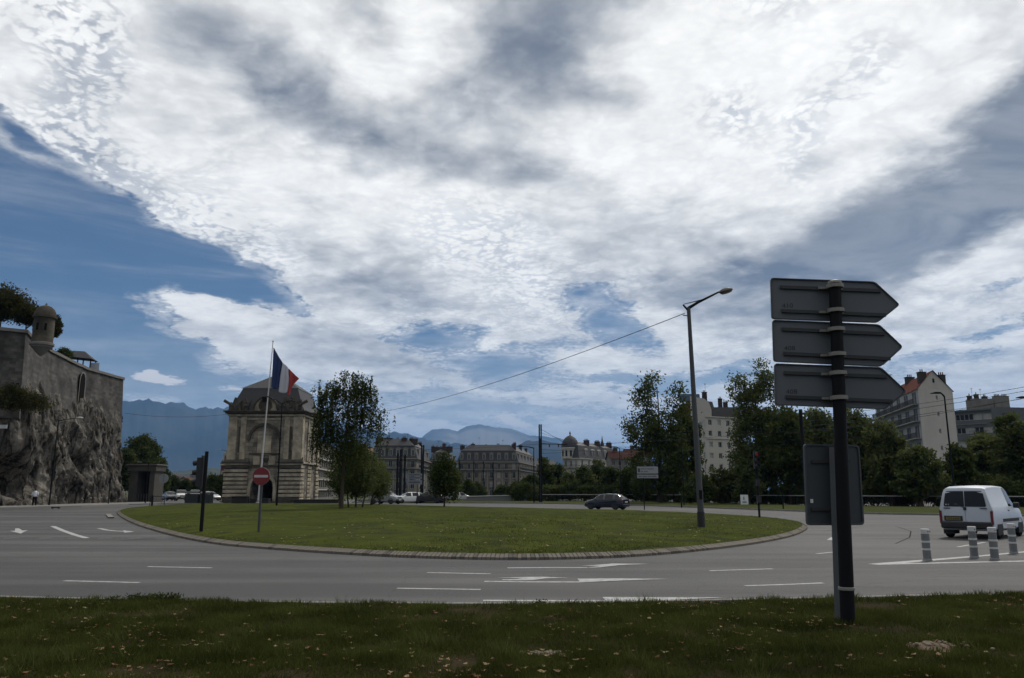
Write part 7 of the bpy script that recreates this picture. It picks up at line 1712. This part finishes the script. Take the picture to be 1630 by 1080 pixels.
def car(name, label, loc, head, st, wr, wx, paint, glass, wd, group=None, plate=True, tall=False, simple=False, roofp=None):
    """st: stations (x, z_sill, z_belt, z_top, half width low, belt, top); glass: dict of index ranges"""
    root = empty(name, loc, head, label, 'car' if 'van' not in name else 'van', group)
    V = []; n_ = len(st)
    # refine stations
    xs = [s[0] for s in st]; fx_ = []
    for a, b in zip(st, st[1:]):
        for k in range(3): t = k / 3; fx_.append(tuple(a[i] * (1 - t) + b[i] * t for i in range(7)))
    fx_.append(st[-1]); S = fx_; rings = []
    for (x, zs_, zb, zt, wl, wb, wt) in S:
        zm = zs_ + (zb - zs_) * .45
        ring = [(0, zs_ - .02), (wl * .86, zs_ - .02), (wl, zs_ + .07), (max(wl, wb) * 1.015, zm), (wb, zb), (wb * .985, zb + .02), (wt, zt - .045 if zt > zb + .1 else zt), (wt * .86, zt), (0, zt + .02)]
        rings.append(ring)
    m_ = len(rings[0]); body, gl = MB(), {'side_window': MB(), 'windscreen': MB(), 'rear_window': MB()}
    def vtx(i, j, s): return (S[i][0], rings[i][j][0] * s, rings[i][j][1])
    for i in range(len(S) - 1):
        xm = (S[i][0] + S[i + 1][0]) / 2
        for j in range(m_ - 1):
            for s in (-1, 1):
                qd = [vtx(i, j, s), vtx(i + 1, j, s), vtx(i + 1, j + 1, s), vtx(i, j + 1, s)]
                key = None
                if j in (5,) and any(a < xm < b for a, b in glass['side']): key = 'side_window'
                elif j in (6, 7) and glass['front'][0] < xm < glass['front'][1]: key = 'windscreen'
                elif j in (6, 7) and glass['rear'][0] < xm < glass['rear'][1]: key = 'rear_window'
                if key == 'side_window':
                    k_ = (s,); gl.setdefault((key, s), MB()).add(qd, [(0, 1, 2, 3)])
                elif key: gl[key].add(qd, [(0, 1, 2, 3)])
                else: body.add(qd, [(0, 1, 2, 3)])
    for i in (0, len(S) - 1):
        r_ = rings[i]; body.add([(S[i][0], y, z) for y, z in r_] + [(S[i][0], -y, z) for y, z in r_[::-1][1:-1]], [tuple(range(2 * m_ - 2))])
    def fuse(me):
        bm = bmesh.new(); bm.from_mesh(me); bmesh.ops.remove_doubles(bm, verts=bm.verts, dist=.001); bmesh.ops.recalc_face_normals(bm, faces=bm.faces); bm.to_mesh(me); bm.free(); me.shade_smooth(); me.set_sharp_from_angle(angle=R(42))
    o = body.build('body', paint, root); fuse(o.data)
    for k, q in gl.items():
        if q.f: o = q.build(k if isinstance(k, str) else k[0], M_cglass, root); fuse(o.data)
    for x in wx:
        for s in (-1, 1):
            wheel(root, x, s * (wd / 2 - .11), wr)
            MB().add([(x + math.cos(a) * rr_, s * yy, wr + math.sin(a) * rr_) for rr_, yy in ((wr * 1.16, wd / 2 + .012), (wr * 1.0, wd / 2 - .0), (wr * 1.0, wd / 2 - .25)) for a in [math.pi * k / 12 - .12 for k in range(13)]], [(r_ * 13 + k, r_ * 13 + k + 1, (r_ + 1) * 13 + k + 1, (r_ + 1) * 13 + k) for r_ in (0, 1) for k in range(12)]).build('wheel_arch', M_trim, root)
            MB().box((x, s * (wd / 2 - .16), wr * 1.02), (wr * 2.05, .34, wr * 1.2)).build('wheel_well', M_trim, root)
    return root, S, rings
HATCH = [(-2.02, .32, .60, .66, .74, .76, .72), (-1.98, .27, .86, .96, .80, .80, .74), (-1.78, .25, .92, 1.16, .83, .82, .68), (-1.50, .24, .95, 1.37, .845, .83, .60), (-1.05, .22, .95, 1.44, .85, .84, .58), (-.2, .22, .93, 1.47, .85, .84, .58), (.35, .22, .91, 1.42, .85, .84, .58), (.75, .22, .90, 1.22, .85, .83, .62), (1.12, .22, .89, .96, .85, .81, .70), (1.55, .24, .78, .85, .83, .78, .66), (1.90, .28, .66, .72, .78, .72, .6), (2.02, .34, .54, .58, .68, .64, .55)]
GL = dict(side=[(-1.62, -1.15), (-1.05, -.12), (-.04, .75)], front=(.37, 1.1), rear=(-1.9, -1.5))
def hatch(label, loc, head, col, mname, group=None, sc_=1.0):
    p = paintm(mname, col)
    root, S, rg = car('hatchback_car', label, loc, head, HATCH, .30, (-1.28, 1.30), p, GL, 1.70, group)
    root.scale = (sc_,) * 3
    for s in (-1, 1):
        MB().box((-1.985, s * .66, .78), (.06, .16, .26)).build('tail_lamp', M_tail, root, bevel=.02)
        MB().box((1.80, s * .60, .64), (.24, .24, .12)).build('headlight', M_headl, root, bevel=.03)
        MB().box((.78, s * .93, .96), (.12, .16, .12)).build('mirror', p, root, bevel=.03)
    MB().box((-2.045, 0, .72), (.02, .52, .11)).build('number_plate', mat('plate_white', (.55, .55, .52), .5), root)
    MB().box((-2.02, 0, .42), (.10, 1.5, .18)).build('bumper', p, root, bevel=.04); MB().box((1.97, 0, .40), (.14, 1.35, .2)).build('bumper', M_trim, root, bevel=.04)
    return root
def facing(loc, deg): return R(90 - deg)
# dark hatchback driving left on the far road (seen from its rear left)
v = G(966, 811.5); hatch('dark blue hatchback driving away to the left on the far road', (v.x, v.y, 0), R(180 - 34), (.010, .012, .022), 'midnight_paint', sc_=.95)
c_ = COL.objects
v = G(686, 804); hatch('black hatchback half hidden behind the small island tree', (wp(684, 108).x, 108, 0), R(165), (.006, .006, .009), 'black_paint', sc_=1.08)
hatch('small white car on the far road between the tram masts', (wp(652, 108).x, 108, 0), R(205), (.60, .60, .58), 'white_paint', sc_=1.0)
hatch('pale silver car parked left of the ramp wall', (wp(731, 128).x, 128, 0), R(20), (.34, .35, .35), 'silver_paint')
SUV = [(-2.15, .42, .70, .78, .78, .80, .74), (-2.10, .34, .98, 1.10, .86, .86, .76), (-1.98, .32, 1.04, 1.48, .88, .86, .68), (-1.75, .30, 1.05, 1.66, .89, .87, .66), (-.9, .30, 1.05, 1.71, .89, .87, .66), (.1, .30, 1.04, 1.70, .89, .87, .66), (.45, .30, 1.03, 1.58, .89, .86, .68), (.8, .30, 1.02, 1.32, .89, .86, .70), (1.1, .30, 1.01, 1.10, .89, .84, .74), (1.7, .32, .94, 1.00, .87, .82, .72), (2.05, .36, .82, .88, .82, .78, .66), (2.15, .42, .66, .7, .74, .70, .62)]
GL2 = dict(side=[(-1.85, -1.1), (-1.0, -.1), (-.02, .72)], front=(.12, 1.05), rear=(-2.08, -1.8))
def suv(label, loc, head, col, mname, group=None):
    p = paintm(mname, col); root, S, rg = car('parked_car', label, loc, head, SUV, .35, (-1.35, 1.35), p, GL2, 1.78, group)
    for s in (-1, 1):
        MB().box((-2.1, s * .72, .98), (.08, .14, .34)).build('tail_lamp', M_tail, root, bevel=.02); MB().box((1.96, s * .62, .82), (.24, .26, .16)).build('headlight', M_headl, root, bevel=.03)
        MB().box((.78, s * .95, 1.10), (.12, .18, .16)).build('mirror', M_trim, root, bevel=.03)
    MB().box((-2.15, 0, .55), (.14, 1.6, .24)).build('bumper', M_trim, root, bevel=.04); MB().box((2.12, 0, .5), (.16, 1.45, .26)).build('bumper', M_trim, root, bevel=.04); MB().box((2.12, 0, .78), (.06, .8, .16)).build('grille', M_trim, root)
    MB().box((2.21, 0, .52), (.02, .5, .11)).build('number_plate', MATS['plate_white'], root)
    return root
suv('grey silver people carrier on the far road beside the birch group', (wp(615, 102).x, 102, 0), R(-28), (.20, .205, .205), 'grey_paint')
PK = 'cars parked before the gatehouse square'
suv('white boxy car parked second from the left beyond the island', (wp(289, 127).x, 127, .1), R(-62), (.62, .62, .61), 'white_paint', PK)
suv('white car parked behind the rubbish containers, left of the traffic signal', (wp(311, 126).x, 126, .1), R(-66), (.58, .58, .57), 'white_paint', PK)
hatch('dark grey car parked first from the left, by the round sign', (wp(271, 128).x, 128, .1), R(-52), (.035, .037, .045), 'dark_grey_paint', PK)
hatch('pale silver car parked rightmost, its bonnet sloping toward the gatehouse', (wp(334, 127).x, 127, .1), R(-32), (.36, .37, .38), 'silver_paint', PK)

# white van (right): tall box body, seen from the rear right
VAN = [(-2.06, .42, .80, .90, .80, .82, .78), (-2.05, .34, 1.05, 1.60, .84, .84, .70), (-1.98, .30, 1.08, 1.74, .86, .845, .66), (-1.70, .28, 1.08, 1.80, .865, .85, .65), (-.6, .27, 1.08, 1.83, .865, .85, .65), (.35, .27, 1.07, 1.80, .865, .85, .65), (.62, .27, 1.06, 1.68, .865, .85, .66), (1.0, .27, 1.05, 1.36, .865, .84, .68), (1.32, .27, 1.03, 1.10, .865, .82, .72), (1.75, .30, .93, 1.0, .85, .79, .68), (2.0, .34, .78, .86, .79, .72, .6), (2.07, .42, .62, .66, .70, .66, .55)]
GL3 = dict(side=[(-.10, .98)], front=(.45, 1.3), rear=(-9, -8))
vx = G(1543, 857.5); vp = paintm('van_white_paint', (.50, .53, .57), .3, .45)
VH = R(90 - 45.5)
van, S, rg = car('white_van', 'small white delivery van with twin rear doors and yellow plate, driving away at the right', (0, 0, 0), VH, VAN, .31, (-1.42, 1.27), vp, GL3, 1.73)
van.location = (vx.x + math.cos(VH) * 1.95 , vx.y + math.sin(VH) * 1.95, 0)
van['category'] = 'van'
# rear face: a gently bowed panel, split in two doors
def rx_(z): return -2.062 - .018 * math.sin(min(1, max(0, (z - .5) / 1.2)) * math.pi) + max(0, z - 1.05) * .085
def rw_(z): return .80 - max(0, z - 1.0) * .16
for s, nm in ((-1, 'rear_door'), (1, 'rear_door')):
    q = MB(); zs = [.56, .8, 1.02, 1.06, 1.1, 1.2, 1.35, 1.5, 1.62, 1.70]; V = []
    for z in zs:
        for t in (0, .25, .5, .75, 1): y = s * (.006 + t * (rw_(z) - .04)); V.append((rx_(z) - .025 + .03 * t ** 3, y, z))
    for z in zs:
        for t in (0, .25, .5, .75, 1): y = s * (.006 + t * (rw_(z) - .04)); V.append((rx_(z) + .12, y, z))
    f = [tuple(int(v) for v in g_) for g_ in grid_faces(len(zs), 5)]; n0 = len(V) // 2
    q.add(V, f + [tuple(v + n0 for v in g_) for g_ in f] + [(i * 5, (i + 1) * 5, n0 + (i + 1) * 5, n0 + i * 5) for i in range(len(zs) - 1)] + [(i * 5 + 4, (i + 1) * 5 + 4, n0 + (i + 1) * 5 + 4, n0 + i * 5 + 4) for i in range(len(zs) - 1)] + [(k, k + 1, n0 + k + 1, n0 + k) for k in range(4)] + [(n0 - 5 + k, n0 - 4 + k, 2 * n0 - 4 + k, 2 * n0 - 5 + k) for k in range(4)])
    dr = q.build(nm, vp, van); dr.data.shade_smooth(); dr.data.set_sharp_from_angle(angle=R(40))
    q = MB(); zz_ = [1.10, 1.14, 1.60, 1.64]; V = []
    for z in zz_:
        w0, w1 = (.012, rw_(z) - .10) ; w1 = w1 - (.04 if z in (zz_[0], zz_[-1]) else 0)
        V += [(rx_(z) - .034, s * w0, z), (rx_(z) - .034, s * (w0 + w1) / 2, z), (rx_(z) - .026, s * w1, z)]
    q.add(V, [tuple(int(v) for v in g_) for g_ in grid_faces(4, 3)]); q.build('door_window', M_cglass, dr)
    MB().box((-2.10, s * .58, 1.045), (.03, .22, .03)).build('hinge_strip', M_trim, van)
    MB().prism([(-2.10, .50), (-1.92, .50), (-1.86, .95), (-2.08, .95)], 'y', s * .775, s * .853).build('tail_lamp', M_tail, van)
    MB().box((-2.085, s * .84, .80), (.03, .025, .38)).build('lamp_edge', M_tail, van)
    MB().box((.62, s * .95, 1.13), (.12, .20, .20)).build('mirror', M_trim, van, bevel=.04)
    MB().box((.05, s * .875, .62), (2.1, .02, .11)).build('side_moulding', M_trim, van)
    MB().box((-.1, s * .868, .95), (.15, .02, .035)).build('door_handle', M_trim, van)
    MB().box((1.84, s * .60, .80), (.26, .28, .17)).build('headlight', M_headl, van, bevel=.04)
MB().box((-2.12, 0, .46), (.17, 1.62, .24)).build('bumper', M_trim, van, bevel=.05)
MB().box((-2.115, .0, 1.035), (.05, .10, .11)).build('door_handle', M_trim, van, bevel=.02)
MB().box((-2.10, .40, .69), (.02, .60, .17)).build('plate_recess', M_trim, van)
pl_ = MB().box((-2.114, .40, .685), (.015, .46, .105)).build('number_plate', mat('plate_yellow', (.17, .13, .015), .5), van)
q = MB()
for k in range(7): q.box((-2.123, .22 + k * .055 + (.02 if k > 3 else 0), .685), (.004, .028, .062))
q.build('plate_characters', M_trim, pl_, kind='stuff')
MB().path([(-2.11, .03, 1.06), (-2.105, .22, 1.16), (-2.08, .5, 1.2)], .012, 5).build('wiper', M_trim, van)
for yy, w_ in ((.60, .05), (.52, .03), (.28, .09)): MB().box((-2.098, yy, 1.17), (.006, w_, .045)).build('sticker', mat('sticker_pale', (.35, .35, .34)), van)

# person by the rock
pb = wp(57, 81.5)
root = empty('person', (pb.x, pb.y, .13), R(30), 'person in a white top and black trousers standing at the foot of the cliff', 'person')
def skin(name, pts, edges, rad, m, root_v=0, sub=1):
    me = bpy.data.meshes.new(name); me.from_pydata(pts, edges, []); o = link(name, me, root); md = o.modifiers.new('skin', 'SKIN'); 
    for i, r_ in enumerate(rad): me.skin_vertices[0].data[i].radius = (r_, r_) if not isinstance(r_, tuple) else r_
    me.skin_vertices[0].data[root_v].use_root = True; sd = o.modifiers.new('sub', 'SUBSURF'); sd.levels = sub; sd.render_levels = sub; me.materials.append(m); return o
def ensure(o): return o
pts = [(0, 0, .92), (0, 0, 1.12), (0, 0, 1.38), (0, 0, 1.48), (0, 0, 1.55), (0, .01, 1.66), (-.18, 0, 1.38), (-.24, .02, 1.1), (-.22, -.06, .86), (.18, 0, 1.38), (.24, .02, 1.1), (.20, -.10, .88), (-.1, 0, .86), (-.11, .02, .48), (-.12, 0, .06), (-.12, -.14, .04), (.1, 0, .86), (.12, .02, .48), (.14, .0, .06), (.14, -.14, .04)]
ed = [(0, 1), (1, 2), (2, 3), (3, 4), (4, 5), (2, 6), (6, 7), (7, 8), (2, 9), (9, 10), (10, 11), (0, 12), (12, 13), (13, 14), (14, 15), (0, 16), (16, 17), (17, 18), (18, 19)]
rd = [.14, .13, (.15, .12), .055, .06, .095, .06, .042, .035, .06, .042, .035, .09, .065, .045, .035, .09, .065, .045, .035]
me = bpy.data.meshes.new('body'); me.from_pydata(pts, ed, []); bo = link('body', me, root); bo.modifiers.new('skin', 'SKIN')
if not me.skin_vertices:
    bm = bmesh.new(); bm.from_mesh(me); bm.verts.layers.skin.verify(); bm.to_mesh(me); bm.free()
for i, r_ in enumerate(rd): me.skin_vertices[0].data[i].radius = r_ if isinstance(r_, tuple) else (r_, r_)
me.skin_vertices[0].data[0].use_root = True
s_ = bo.modifiers.new('sub', 'SUBSURF'); s_.levels = 1; s_.render_levels = 1; me.materials.append(mat('skin', (.30, .19, .14), .6))
MB().lathe([(.15, .84), (.17, .92), (.165, 1.1), (.19, 1.3), (.17, 1.42), (.07, 1.5)], n=14, caps=False).build('shirt', mat('white_shirt', (.60, .62, .66), .8), root, smooth=True)
for s in (-1, 1): MB().tube((s * .18, 0, 1.40), (s * .25, .01, 1.12), .085, .07, 10).build('sleeve', MATS['white_shirt'], root, smooth=True); MB().tube((s * .09, 0, .92), (s * .13, .01, .06), .115, .075, 10).build('trouser_leg', mat('black_trousers', (.012, .012, .014), .9), root, smooth=True)
MB().lathe([(.175, .80), (.18, .95)], n=14).build('waistband', MATS['black_trousers'], root)
MB().lathe([(.08, 1.60), (.108, 1.68), (.09, 1.76), (0, 1.79)], (0, .02, 0), 12).build('hair', mat('dark_hair', (.02, .015, .012), .7), root, smooth=True)
